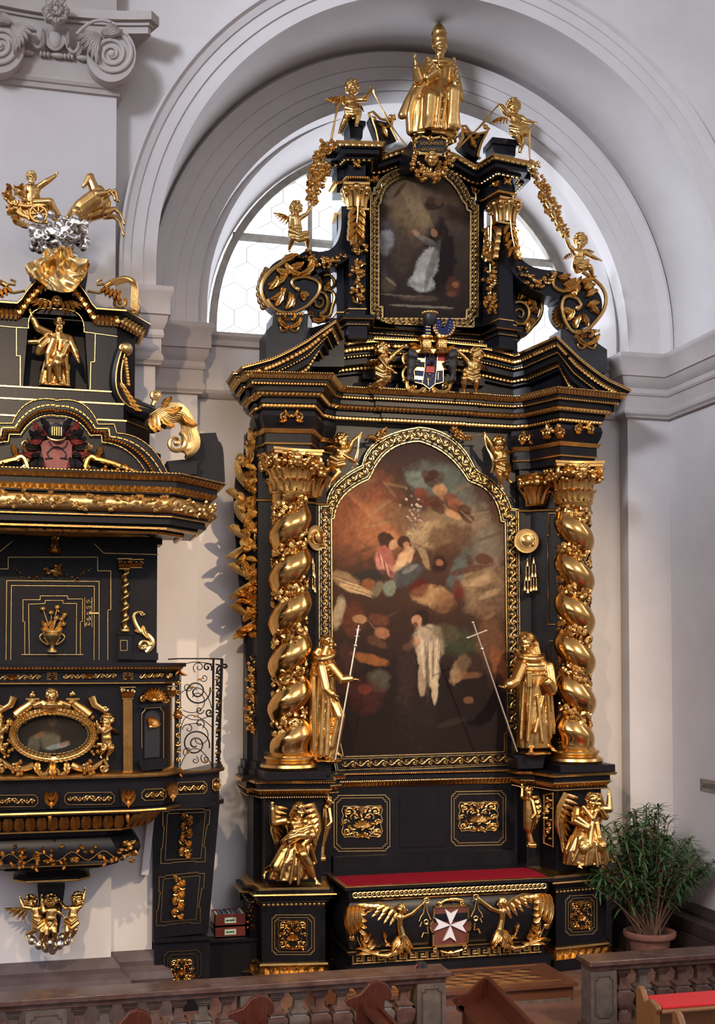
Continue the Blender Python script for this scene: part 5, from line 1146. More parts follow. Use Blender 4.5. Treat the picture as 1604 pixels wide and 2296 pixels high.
def siren(o, s, nm):
 "gilt winged half figure ending in a leafy tail; o maps zoom points"
 p = lambda a, b, c=.03: F(*o(a, b), c)
 b = MB(); r = .052
 head(b, p(0, 0, .06), r*1.15, (s, -.35, -.05), (0, 0, 1), 'short', False, random.Random(2))
 b.cap(p(0, 5, .045), r*.5, p(-1, 16, .04), r*.5); b.cap(p(-4, 22, .035), r*.85, p(-3, 40, .03), r*.72); b.ell(p(-5, 20, .04), (r*1.1, r*.7, r*.8)); b.cap(p(-3, 40, .03), r*.75, p(2, 62, .03), r*.95)
 b.cap(p(3, 20, .05), r*.42, p(22, 12, .06), r*.36); b.cap(p(22, 12, .06), r*.38, p(48, -9, .05), r*.25); hand(b, p(48, -9, .05), p(54, -14, .05) - p(48, -9, .05), (0, -1, 0), r*1.1)
 b.cap(p(0, 24, .04), r*.4, p(24, 16, .04), r*.32); b.cap(p(24, 16, .04), r*.32, p(46, -4, .04), r*.22)
 tail = [(2, 62), (-2, 82), (-12, 98), (-30, 106), (-50, 104), (-66, 98)]; rr = [1.0, 1.0, .85, .62, .42, .22]
 for i in range(5): b.cap(p(*tail[i], .03), r*rr[i], p(*tail[i+1], .025), r*rr[i+1])
 body = sculpt(b, nm, 'gold', table, .008, 2)
 g = MB(); q = lambda a, b2, c=.0: F(*o(a, b2), c)
 for i in range(9):
  t = i/8; x0, y0 = 4 - 14*t, 60 + 6*sin(t*3); leaf(g, q, (x0 + 4, y0), (x0 + 20 - 34*t, y0 + 30 + 8*sin(i*1.7)), 9, .1, .045, .02, .03, 3, 8)
 leaf(g, q, (4, 70), (26, 92), 10, .1, .03, .02, .03, 3); leaf(g, q, (6, 76), (22, 104), 9, .1, .03, .02, .03, 3)
 rtube(g, q, arc3((-52, 104), (-82, 84), (-90, 48)), 1.3, .02, 6); rtube(g, q, arc3((-56, 104), (-84, 88), (-98, 60)), 1.0, .02, 6)
 for (a, b2, c, d) in ((-60, 100, -104, 86), (-64, 100, -100, 100), (-74, 88, -58, 76), (-78, 84, -64, 64), (-82, 72, -88, 46), (-84, 74, -70, 52), (-70, 96, -46, 92), (-80, 86, -92, 66)): leaf(g, q, (a, b2), (c, d), 9, .2, .012, .02, .03, 4, 8)
 rtube(g, q, arc3((-8, 74), (-26, 84), (-38, 62)), 2.0, .02, 6); leaf(g, q, (-36, 72), (-42, 50), 8, .2, .012, .02, .02, 3); leaf(g, q, (-24, 78), (-36, 84), 7, .2, .012, .02, .02, 3)
 g.build('tail_leaves', 'gold', table)
 w = MB(); wing(w, p(-8, 14, .03), p(-76, -12, .03), .20, (0, 0, 1), 8, layers=3); w.build('wing', 'gold', table)
 g = MB()   # ribbon
 rtube(g, q, spiral(56, -14, 6, 1.0, 0, 1, 14, .9), 1.2, .04); rtube(g, q, [(54, -8), (58, 12), (66, 30)], 1.6, .03); rtube(g, q, [(52, -4), (50, 14), (44, 22), (40, 32), (46, 34), (42, 44)], 1.6, .03); rtube(g, q, spiral(56, 34, 6, 1.2, 1, 1, 14, .6), 1.3, .03); rtube(g, q, [(58, 44), (60, 60), (50, 58), (46, 68)], 1.8, .03)
 g.build('ribbon', 'gold', table)
siren(lambda a, b: (898.5 + a, 2034.5 + b - .05*a), 1, 'siren'); siren(lambda a, b: (1121 - a, 2021 + b + .05*a), -1, 'siren')
for (cx, cy, s) in ((796, 2030, 1), (1216, 2003, -1)):
 g = MB()
 for i in range(7):
  t = i/6; leaf(g, F, (cx + s*(-14 + 26*t), cy - 2 + abs(t-.5)*4), (cx + s*(-2 + 18*t - 8*(1-t)), cy + 70 - 26*t), 13, .15*s, .02 + .01*(i % 2), .03, .03, 4, 10)
 for i in range(4): leaf(g, F, (cx + s*8, cy + 8 + 14*i), (cx + s*24, cy + 18 + 15*i), 11, .2*s, .04, .02, .02, 3, 8)
 dot(g, F, cx - s*8, cy + 72, 7, .03); g.build('corner_acanthus', 'gold', table)
SH = [(972.5, 2033), (1048, 2029.6), (1049, 2061.6), (1056, 2075), (1049, 2088.5), (1046.6, 2115.5), (971, 2122), (970, 2092), (962, 2075), (971.5, 2061.6)]
m = MB(); m.prism([F(*p, .02) for p in SH], (0, .06, 0)); sh = m.build('shield', 'cross_field', table, smooth=False)
g = MB(); line(g, F, SH, 3.0, .02, True)
for (x, y, d) in ((984, 2026, -1), (1036, 2024, 1), (976, 2128, 1), (1040, 2121, -1)): scroll(g, F, x, y, 6, 1.2, 1.5, d, 1.6, .025, 2)
for sy, y0 in ((-1, 2020), (1, 2130)): rtube(g, F, arc3((986, y0 + 6*-sy*.3 + 3), (1009, y0 + 5*sy), (1036, y0 - 2))[:], 2.6, .025); palmette(g, F, 1009, y0 + 2*sy, 9, 5, pi/2*sy, pi, .02)
g.build('shield_border', 'gold', sh)
cxx, cyy = 1008.5, 2073; g = MB()
for k in range(4):
 a = -pi/2 + pi/2*k + .05; c, s_ = cos(a), sin(a); L = 36
 def q(u, v): return F(cxx + c*u - s_*v, cyy + s_*u + c*v, .045)
 def q0(u, v): return F(cxx + c*u - s_*v, cyy + s_*u + c*v, .02)
 top = [q(1, 0), q(L, -14.5), q(L*.74, 0), q(L, 14.5)]; bot = [q0(2, -2), q0(L, -15), q0(L*.74, 0), q0(L, 15), q0(2, 2)]
 b0 = [q0(0, 0), q0(L, -15), q0(L*.74, 0), q0(L, 15)]; g.add(top + b0, [(0, 1, 2), (0, 2, 3), (4, 5, 1, 0), (5, 6, 2, 1), (6, 7, 3, 2), (7, 4, 0, 3)])
g.build('eight_pointed_cross', 'cross_white', sh, smooth=False)
m = MB(); cl = [(TX0 - .06, 15.30), (TX0 - .05, TY - .05), (TX1 + .03, TY - .05), (TX1 + .02, 15.30)]
rows = []
for j in range(15):
 v = j/14; rows.append([V((TX0 - .05 + (TX1 - TX0 + .08)*i/40, TY - .05 + .68*v, 1.283 + .004*noise.noise((i*.4, j*.6, 1)) - (.008 if i in (0, 40) or j == 0 else 0))) for i in range(41)])
m.grid(rows); k = len(m.v); n = 41
m.box((TX0 - .048, TY - .048, 1.276), (TX1 + .028, TY + .62, 1.279)); tag(m.build('altar_cloth', 'velvet', None), 'long crimson velvet cloth lying on top of the altar table', 'cloth')
# wooden step with inlaid cubes
st_ = thing('wooden_step', (4.7, 13.8, 0), 'low wooden platform with inlaid cube parquet in front of the altar table', 'step')
m = MB(); m.box((3.1, 13.38, .0), (6.06, 14.5, .17)); m.box((3.06, 13.33, .17), (6.10, 14.5, .21)); m.build('platform', 'parquet', st_, angle=20)
m = MB(); m.box((3.14, 13.372, .0), (6.02, 13.379, .035)); m.build('worn_edge', 'marble_grey', st_)
mm_ = {k: MB() for k in ('wood_light', 'wood_dark', 'wood_mid')}; hx = .125
for j in range(4):
 for i in range(-1, 12):
  cx = 3.3 + (i + .5*(j % 2))*hx*2; cy = 13.55 + j*hx*1.75*.62 + .06; a = hx; b = hx*.62
  if cx + a > 5.92 or cx - a < 3.2: continue
  P = [V((cx, cy, .2125)), V((cx, cy - b*1.15, .2125)), V((cx + a, cy - b*.6, .2125)), V((cx + a, cy + b*.6, .2125)), V((cx, cy + b*1.15, .2125)), V((cx - a, cy + b*.6, .2125)), V((cx - a, cy - b*.6, .2125))]
  for key, q in (('wood_light', (0, 6, 1, 2)), ('wood_dark', (0, 2, 3, 4)), ('wood_mid', (0, 4, 5, 6))): mm_[key].add([P[w] for w in q], [(0, 1, 2, 3)])
for k, b in mm_.items(): b.build('parquet_inlay', k, st_, smooth=False)
m = MB();
for y in (13.50, 14.24): m.box((3.2, y - .01, .2115), (5.96, y + .01, .2135))
m.build('inlay_line', 'wood_light', st_)
# ------------------------------------------------------------ coat of arms on the cornice
F = PY(15.14); arms = thing('coat_of_arms', F(960, 876, 0), 'painted coat of arms with blue and gold shield, two gilt helmets and crests', 'coat of arms')
def fld(pts, mt, nm, c=.06, d=.03, par=None): m = MB(); m.prism([F(*p, c) for p in pts], (0, d, 0)); return m.build(nm, mt, par or arms, angle=25)
def Z(a, b): return (810 + a/5.531, 700 + b/5.531)
SHO = [Z(640, 525), Z(1035, 530), Z(1030, 640), Z(1000, 740), Z(1000, 880), Z(900, 905), Z(830, 965), Z(750, 905), Z(650, 880), Z(640, 760)]
sh = fld(SHO, 'crest_blue', 'shield', .06, .05)
g = MB(); line(g, F, SHO, .9, .065, True); line(g, F, [Z(778, 530), Z(770, 700), Z(738, 900)], .6, .07); line(g, F, [Z(928, 540), Z(915, 740), Z(895, 905)], .6, .07); line(g, F, [Z(915, 740), Z(1000, 735)], .6, .07)
for k in range(3): fl_ = [Z(645, 582 + k*110), Z(775 - 9*k, 590 + k*112), Z(768 - 9*k, 632 + k*112), Z(640, 624 + k*110)]; g.prism([F(*p, .07) for p in fl_], (0, .02, 0))
g.prism([F(*p, .07) for p in (Z(925, 622), Z(1020, 625), Z(1003, 735), Z(918, 738))], (0, .02, 0))
S_ = spiral(*Z(855, 575), 5.2, 1.0, 0, 1, 16, .98); rtube(g, F, S_, .9, .07); palmette(g, F, *Z(842, 668), 6, 5, -pi/2, pi, .07); rtube(g, F, arc3(Z(780, 790), Z(830, 840), Z(880, 790)), .6, .07); dot(g, F, *Z(830, 785), 2.4, .075); rtube(g, F, [Z(815, 920), Z(812, 830)], .8, .07); rtube(g, F, arc3(Z(792, 840), Z(815, 870), Z(838, 840)), .7, .07); rtube(g, F, [Z(940, 760), Z(935, 850)], .6, .07); rtube(g, F, arc3(Z(915, 835), Z(935, 860), Z(962, 840)), .6, .07)
g.build('shield_charges', 'gold', sh)
fld([Z(930, 545), Z(1030, 548), Z(1022, 622), Z(925, 620)], 'crest_bright_red', 'shield_quarter', .07, .02, sh); m = fld([Z(788, 685), Z(893, 690), Z(885, 765), Z(782, 760)], 'crest_bright_red', 'shield_charge', .075, .02, sh)
g = MB()   # gilt mantling and cartouche scrolls
rtube(g, F, arc3(Z(640, 520), Z(515, 560), Z(560, 690)) + arc3(Z(560, 690), Z(510, 780), Z(560, 880))[1:] + arc3(Z(560, 880), Z(590, 980), Z(720, 985))[1:] + arc3(Z(720, 985), Z(780, 950), Z(760, 1005))[1:], 4.6, .03, 8); rtube(g, F, arc3(Z(1035, 520), Z(1170, 580), Z(1130, 690)) + arc3(Z(1130, 690), Z(1140, 800), Z(1100, 900))[1:] + arc3(Z(1100, 900), Z(1050, 985), Z(930, 985))[1:] + arc3(Z(930, 985), Z(880, 950), Z(900, 1005))[1:], 4.6, .03, 8)
for x, y, d in ((630, 925, 1), (1030, 925, -1), (610, 930, 1), (540, 860, -1)): scroll(g, F, *Z(x, y), 8, 1.2, 0, d, 2.4, .04, 2)
for a, b in ((Z(720, 480), Z(560, 420)), (Z(700, 490), Z(580, 480)), (Z(940, 480), Z(1130, 430)), (Z(960, 490), Z(1100, 480)), (Z(560, 690), Z(530, 640)), (Z(560, 760), Z(600, 720)), (Z(1130, 690), Z(1160, 640)), (Z(1110, 760), Z(1060, 720)), (Z(1100, 880), Z(1130, 830)), (Z(540, 560), Z(560, 600)), (Z(560, 830), Z(590, 790)), (Z(1120, 800), Z(1080, 760))): leaf(g, F, a, b, 10, .25, .04, .03, .05, 3, 8)
g.prism([F(*p, .085) for p in (Z(640, 500), Z(740, 470), Z(830, 480), Z(930, 470), Z(1040, 500), Z(1040, 525), Z(960, 540), Z(900, 510), Z(840, 545), Z(760, 535), Z(690, 515), Z(640, 525))], (0, .05, 0))
g.build('mantling', 'gold', arms)
for cx_ in (775, 965):
 b = MB(); c = F(*Z(cx_, 425), .09); b.ell(c, (.085, .085, .105), None, 18, 12); b.lathe([(.075, -.01), (.10, 0), (.10, .02), (.08, .03)], c + V((0, 0, .085)), 18); b.lathe([(.11, 0), (.085, .04), (.07, .06)], c - V((0, 0, .13)), 18)
 h = b.build('helmet', 'gold', arms); v = MB()
 for k in range(-2, 3): v.tube([c + V((k*.022, -.082 + abs(k)*.008, -.05)), c + V((k*.022, -.088 + abs(k)*.008, .045))], .006, 5)
 v.tube([c + V((-.05, -.08, .0)), c + V((0, -.092, 0)), c + V((.05, -.08, .0))], .006, 5); v.build('visor', 'gold_pale', h); v = MB(); v.ell(c + V((0, -.03, 0)), (.062, .055, .055)); v.build('visor_opening', 'niche_black', h)
cr = MB(); cr.prism([F(*p, .12) for p in (Z(765, 300), Z(830, 300), Z(825, 160), Z(770, 160))], (0, .07, 0)); t1 = cr.build('banded_crest', 'crest_blue', arms, angle=20); g = MB()
for k in range(3): a, b = F(*Z(768, 205 + 40*k), .125), F(*Z(828, 215 + 40*k), .125); g.box((a.x, a.y, b.z), (b.x, a.y + .08, a.z))
g.build('crest_band', 'gold', t1); g = MB(); c = F(*Z(828, 110), .09); g.lathe([(.06, -.09), (.085, -.05), (.10, .04), (.09, .07)], c, 16); t2 = g.build('crest_tuft', 'crest_black', arms)
g = MB();
for k in range(12): a = 2*pi*k/12; g.ell(c + V((.085*cos(a), .085*sin(a), .075)), .03, None, 7, 5)
g.build('crest_feathers', 'gold', t2)
cr = MB(); SH2 = [Z(900, 120), Z(960, 110), Z(975, 150), Z(960, 200), Z(975, 230), Z(1000, 210), Z(1040, 150), Z(1060, 100), Z(1120, 130), Z(1100, 240), Z(1040, 325), Z(960, 325), Z(895, 240), Z(885, 170)]; cr.prism([F(*p, .12) for p in SH2], (0, .05, 0)); t3 = cr.build('crest_wings', 'crest_blue', arms, angle=20)
g = MB()
for k in range(15): a = -.35 + k*(pi + .7)/14; g.ell(F(*Z(1000 - 118*cos(a), 200 + 120*sin(a)), .10), (.03, .025, .03), None, 7, 5)
g.build('crest_fringe', 'gold', t3); g = MB()
for a, b in ((910, 150), (905, 185), (915, 220), (915, 255), (935, 150), (938, 190), (1070, 150), (1085, 190), (1060, 220), (1050, 250), (1080, 225), (1065, 185)): dot(g, F, *Z(a, b), 1.2, .122, 6, 4)
g.build('crest_stars', 'silver', t3)
for s, x0 in ((1, 600), (-1, 1095)):      # black lions as supporters
 b = MB(); q = lambda a, y, c=.10: F(*Z(x0 + s*a, y), c)
 b.ell(q(0, 560, .13), (.075, .07, .07), None, 12, 8); b.ell(q(28, 580, .15), (.045, .05, .04)); b.ell(q(-16, 540, .14), (.05, .05, .06)); b.cap(q(0, 600), .075, q(-5, 700), .06); b.cap(q(10, 640), .035, q(80, 640, .14), .025); b.cap(q(5, 670), .03, q(70, 680, .13), .022); b.cap(q(-5, 700), .055, q(-20, 780), .042); b.cap(q(-20, 780), .04, q(0, 850), .025); b.cap(q(0, 850), .028, q(30, 872), .02); b.cap(q(-20, 760), .03, q(-40, 860), .022)
 sculpt(b, 'supporter_lion', 'crest_black', arms, .011, 1)
# ------------------------------------------------------------ acanthus wing on the left flank of the retable
F = PY(15.42); F2 = PY(15.50)
m = MB(); m.prism([F2(*p) for p in ((552, 978), (570, 972), (588, 1000), (592, 1640), (560, 1640), (553, 1500), (545, 1420), (536, 1300), (528, 1200), (524, 1120), (530, 1060), (545, 1030))], (0, .05, 0)); wg = m.build('flank_board', 'ebony', retable, angle=20)
g = MB(); LV = leaf
for p0, p1, w, b in (((572, 1020), (556, 962), 18, .1), ((570, 1014), (578, 968), 14, -.1), ((566, 1010), (550, 990), 12, .2), ((574, 1012), (580, 992), 10, -.2), ((560, 1040), (548, 1000), 16, .35), ((556, 1042), (535, 1030), 16, .2), ((556, 1048), (540, 1040), 12, .2)): LV(g, F, p0, p1, w, b, .02, .04, .05, 4, 9)
g.build('acanthus_tip', 'gold_pale', wg); rr = random.Random(17)
for i, (x0, y0, x1, y1, d) in enumerate(((584, 1098, 540, 1040, -1), (530, 1096, 578, 1128, 1), (580, 1176, 540, 1126, -1), (534, 1176, 582, 1214, 1), (528, 1250, 582, 1216, -1), (534, 1262, 584, 1296, 1), (538, 1340, 584, 1302, -1), (540, 1352, 584, 1384, 1), (546, 1430, 582, 1394, -1))):
 g = MB(); mx, my = (x0+x1)/2 - 22, (y0+y1)/2; sx, sy = x1 - 10, y1 + d*4
 for k in range(6): o = k*4.2; rtube(g, F, [(x + o*(1 - .55*t/12), y + abs(k-2.5)*1.4) for t, (x, y) in enumerate(arc3((x0 - 24, y0), (mx - 8, my), (sx - 4, sy), 12))], 3.4, .05 + .035*sin(pi*(k + .5)/6), 6, (1.1, .7))
 scroll(g, F, sx + 4, sy + d*6, 13, 1.4, -pi/2*d, d, 3.6, .08, 2)
 for k in range(9):
  a = rr.uniform(-1.3, 1.3) + (pi if k % 3 == 0 else 0); bx, by = mx + 12 + rr.uniform(-8, 22), my + rr.uniform(-22, 22); ex = min(590, bx + 26*cos(a)); LV(g, F, (bx, by), (max(522, ex), by + 24*sin(a)), 13, .35*d, .06, .04, .06, 4, 8)
 g.build('acanthus_scroll', 'gold_pale' if i < 6 else 'gold', wg)
for y0, y1 in ((1478, 1570), (1575, 1640)):
 g = MB(); garland(g, F, [(566, y0), (566, (y0+y1)/2), (567, y1)], 17, 16, .07, .45, random.Random(y0), .45); leaf(g, F, (567, y1 - 20), (568, y1 + 6), 14, 0, .04, .03, .03, 3); g.build('fruit_drop', 'gold', wg)
# ------------------------------------------------------------ cardinals' hats hanging beside the altar painting
def hat(p, n, r, lab, tass):
 n = V(n).normalized(); t = thing('cardinal_hat', p, lab, 'hat', None); u = V((0, 0, 1)); u = (u - n*u.dot(n)).normalized(); s = u.cross(n)
 rows = []
 for rr, h in ((0, .17), (.5, .172), (.56, .16), (.58, .06), (.60, .03), (.8, .02), (.98, .025), (1.0, .01), (.97, 0), (.5, 0), (0, 0)):
  rows.append([p + (s*cos(2*pi*j/40) + u*sin(2*pi*j/40))*r*rr*(1 if rr > .7 else .78) + n*h*r*2.6 for j in range(40)])
 m = MB(); m.grid(rows, closed=True); m.build('hat_body', 'gold_polished', t, angle=50)
 g = MB()
 for j in range(40): a = 2*pi*j/40; g.ell(p + (s*cos(a) + u*sin(a))*r*.49 + n*.035*r*2.6, .012, None, 5, 4)
 for j in range(10): q = p + s*r*(.45 + .02*j % .1) + u*r*R.uniform(-.3, .3) + n*r*.2; g.ell(q, (.024, .02, .03), None, 7, 5)
 g.build('hat_cord', 'gold_pale', t)
 for (x, y0, y1, fx) in tass:
  tt = MB(); a, b = fx(x, y0, 0), fx(x, y1, 0); tt.tube([a, b], .006, 5);
  tt.lathe([(.004, .07), (.016, .06), (.012, .045), (.022, .0), (.026, -.012), (.01, -.015)], b, 10); tt.build('tassel', 'gold_pale', t)
 return t
Fh = PY(15.28)
hat(Fh(1181, 1213), (-.25, -1, .05), .168, 'gilt broad-brimmed hat with tassels hanging right of the large altar painting', [(x, y0, y1, Fh) for x, y0, y1 in ((1183, 1252, 1268), (1197, 1250, 1262), (1180, 1270, 1300), (1187, 1270, 1300), (1194, 1266, 1292), (1201, 1266, 1292), (1177, 1302, 1322), (1184, 1302, 1328), (1191, 1296, 1324), (1197, 1296, 1322), (1203, 1296, 1322))])
Fh2 = PY(15.36)
hat(Fh2(709, 1206), (.62, -1, .05), .168, 'gilt broad-brimmed hat with tassels hanging left of the large altar painting', [(x, y0, y1, Fh2) for x, y0, y1 in ((701, 1250, 1262), (702, 1266, 1290), (705, 1264, 1294), (701, 1296, 1320), (706, 1296, 1326))])
# ------------------------------------------------------------ small things by the altar
bench = MB(); Fb = PY(15.1); a = Fb(474, 2105); b = Fb(572, 2105); bench.box((a.x - .3, 15.05, 0), (b.x + .1, 15.6, a.z - .03)); bench.box((a.x - .3, 15.0, a.z - .03), (b.x + .1, 15.62, a.z)); ZB = a.z
tag(bench.build('low_cupboard', 'ebony', None, angle=20), 'low black bench between pulpit stair and altar, under the stacked boxes', 'bench')
def wbox(x0, x1, z0, z1, y0, y1, lab, files):
 t = thing('wooden_box', ((x0+x1)/2, (y0+y1)/2, z0), lab, 'box', 'mahogany boxes'); m = MB(); th = .012
 m.box((x0, y0, z0), (x1, y0 + th, z1)); m.box((x0, y1 - th, z0), (x1, y1, z1)); m.box((x0, y0, z0), (x0 + th, y1, z1)); m.box((x1 - th, y0, z0), (x1, y1, z1)); m.box((x0, y0, z0), (x1, y1, z0 + th));
 if not files: m.box((x0, y0, z1 - th), (x1, y1, z1))
 m.build('box_body', 'mahogany_box', t, smooth=False); lw = (x1-x0)*.36; lx = x0 + (x1-x0)*.32; lz = (z0+z1)/2 - .005
 m = MB(); m.box((lx, y0 - .003, lz - .032), (lx + lw, y0, lz + .036)); l = m.build('paper_label', 'label_green', t, smooth=False)
 m = MB(); xx = lx + .02
 for w in (.03, .012, .026, .02, .016, .028, .014, .024):
  if xx + w < lx + lw - .01: m.box((xx, y0 - .0045, lz - .008), (xx + w, y0 - .003, lz + .01)); xx += w + .004
 m.build('label_print', 'ink', l, smooth=False); return t
xb0, xb1 = WZ(482, 2106, ZB).x, Fb(553, 2100).x; hb = (Fb(520, 2078).z - ZB)
wbox(xb0, xb1, ZB, ZB + hb*1.05, 15.12, 15.45, 'lower of two mahogany boxes with pale green labels beside the pulpit stair', False)
wbox(xb0, xb1, ZB + hb*1.05, ZB + hb*2.15, 15.12, 15.45, 'upper mahogany box with a pale green label, full of blue-backed booklets', True)
for k in range(9):
 w = (xb1 - xb0 - .05)/9; x = xb0 + .025 + w*k; m = MB(); m.box((x + .004, 15.14, ZB + hb*1.05 + .014), (x + w - .006, 15.42, ZB + hb*2.12 + .01*(k % 3 - 1))); tag(m.build('booklet', 'paper_blue' if k % 4 else 'label_green', None, smooth=False), 'thin blue-backed booklet standing in the upper mahogany box' if k % 4 else 'thin pale booklet standing among blue ones in the upper mahogany box', 'booklet', 'booklets in the upper box')
skt = thing('wall_socket', W(546, 2009, 15.78), 'small square grey electrical socket on the wall left of the altar pedestal', 'socket'); c = W(546, 2009, 15.8); m = MB(); m.box((c.x - .045, 15.775, c.z - .045), (c.x + .045, 15.8, c.z + .045)); m.build('plate', 'plinth_stone', skt); m = MB(); m.tube([c + V((.024*cos(a), -.027, .024*sin(a))) for a in [2*pi*i/16 for i in range(16)]], .004, 5, closed=True); m.build('socket_ring', 'ink', skt)
# sacristy sign on the right wall
class PXw:
 def __call__(s, x, y, c=0.): p = WX(x, y, XR); return p + V((-c, 0, 0))
fx = PXw(); a = WX(1572, 1745, XR); m = MB(); m.box((XR - .012, a.y - .62, a.z - .165), (XR - .001, a.y, a.z)); sg = thing('door_sign', (XR, a.y - .3, a.z - .165), 'small plate reading SAKRISTIE on the right wall above the potted plant', 'sign'); m.build('sign_plate', 'acrylic_plate', sg)
me = text('SAKRISTIE', lambda x, y, c=0.: V((XR - .013 - c, a.y - .035 - (x)*.001, a.z - .088 + (-y)*.001)), 0, 0, 100, sg, 'ink', c=.0, ext=.001, align='LEFT')
m = MB();
for dz in (-.03, -.135): m.ell(V((XR - .014, a.y - .025, a.z + dz)), .008)
m.build('sign_screw', 'iron', sg)
# ------------------------------------------------------------ potted oleander
pc_ = WZ(1478, 2100, .42); px_, py_ = pc_.x, pc_.y + .25; px_ = min(px_, XR - .5)
pot = thing('potted_oleander', (px_, py_, 0), 'bushy green oleander in a terracotta pot in the corner right of the altar', 'potted plant')
m = MB(); m.lathe([(.20, 0), (.22, .02), (.27, .36), (.33, .37), (.345, .40), (.34, .44), (.31, .45), (.29, .43), (.28, .38)], (px_, py_, 0), 36); m.build('pot', 'terracotta', pot); m = MB(); m.lathe([(.285, .38), (.2, .40), (.02, .41)], (px_, py_, 0), 24); m.build('soil', 'soil', pot)
rr = random.Random(21); LM = MB(); SM = MB()
def blade(b, d, L, w, droop):
 d = d.normalized(); s = d.cross(V((0, 0, 1))); s = s.normalized() if s.length > 1e-4 else V((1, 0, 0)); n = s.cross(d); rows = []
 for t in (0, .25, .5, .75, 1): ww = w*sin(pi*min(.98, .08 + t*.9))**.8; p = b + d*L*t - V((0, 0, droop*L*t*t)); rows.append([p - s*ww*.5 + n*ww*.15, p, p + s*ww*.5 + n*ww*.15])
 LM.grid(rows)
tops = []
for k in range(92):
 a = rr.uniform(0, 2*pi); sp = rr.uniform(.1, 1.0); h = 1.95 - .75*sp**2 + rr.uniform(-.35, .15); base = V((px_ + .17*cos(a)*rr.random(), py_ + .17*sin(a)*rr.random(), .40)); tip = V((px_ + 1.02*sp*cos(a), py_ + .72*sp*sin(a), max(.75, h)))
 if tip.y > Y2 - .1: tip.y = Y2 - .1 - rr.uniform(0, .2)
 if tip.x > XR - .06: tip.x = XR - .06 - rr.uniform(0, .2)
 q = base.lerp(tip, .5) + V((0, 0, .18)); P = [base*(1-t)**2 + q*2*t*(1-t) + tip*t*t for t in [i/10 for i in range(11)]]; SM.tube(P, [.014 - .0009*i for i in range(11)], 5)
 for i in range(3, 11):
  for w in range(6 if i > 5 else 4):
   an = rr.uniform(0, 2*pi); up = rr.uniform(-.3, .9); d = V((cos(an), sin(an), up));
   b = P[i] + (P[min(10, i+1)] - P[i])*rr.random()
   e = b + d.normalized()*.2
   if e.y > Y2 or e.x > XR: d = V((-abs(d.x), -abs(d.y), d.z))
   blade(b, d, rr.uniform(.13, .23), rr.uniform(.020, .03), rr.uniform(.1, .5))
SM.build('stems', 'stem_brown', pot); LM.build('foliage', 'leaf_green', pot)['kind'] = 'stuff'
# dark stone block in the corner
# ------------------------------------------------------------ gilt figures
def ribbon(Y, pts, w, name, par, m='gold', d=.0):
 g = MB(); P = [W(p[0], p[1], Y) + V((0, -(p[2] if len(p) > 2 else 0) - d, 0)) for p in pts]
 Q = []
 for i in range(len(P) - 1):
  p0, p1, p2, p3 = P[max(i-1, 0)], P[i], P[i+1], P[min(i+2, len(P)-1)]
  Q += [.5*(2*p1 + (p2-p0)*t + (2*p0 - 5*p1 + 4*p2 - p3)*t*t + (3*p1 - p0 - 3*p2 + p3)*t**3) for t in (0, .25, .5, .75)]
 Q.append(P[-1]); k = len(Q)
 for o in (-.5, .5): g.tube([q + V((o*w*.8 + .2*w*sin(i*.9 + o*4), o*.01, .2*w*cos(i*.7))) for i, q in enumerate(Q)], [w*(.55 + .2*sin(i*1.1 + o))for i in range(k)], 6)
 return g.build(name, m, par)
def swag(Y, pts, r, lab, seed, cat='garland', n=None, tp=.25, name='flower_garland'):
 g = MB(); garland(g, PY(Y), pts, r, n, .05, .5, random.Random(seed), tp); garland(g, lambda x, y, c=0.: W(x, y, Y + .10) + V((0, c, 0)), pts, r*.8, n, .0, .5, random.Random(seed+1), tp)
 rtube(g, PY(Y), pts, r*.22, -.02, 6); return tag(g.build(name, 'gold', None), lab, cat)
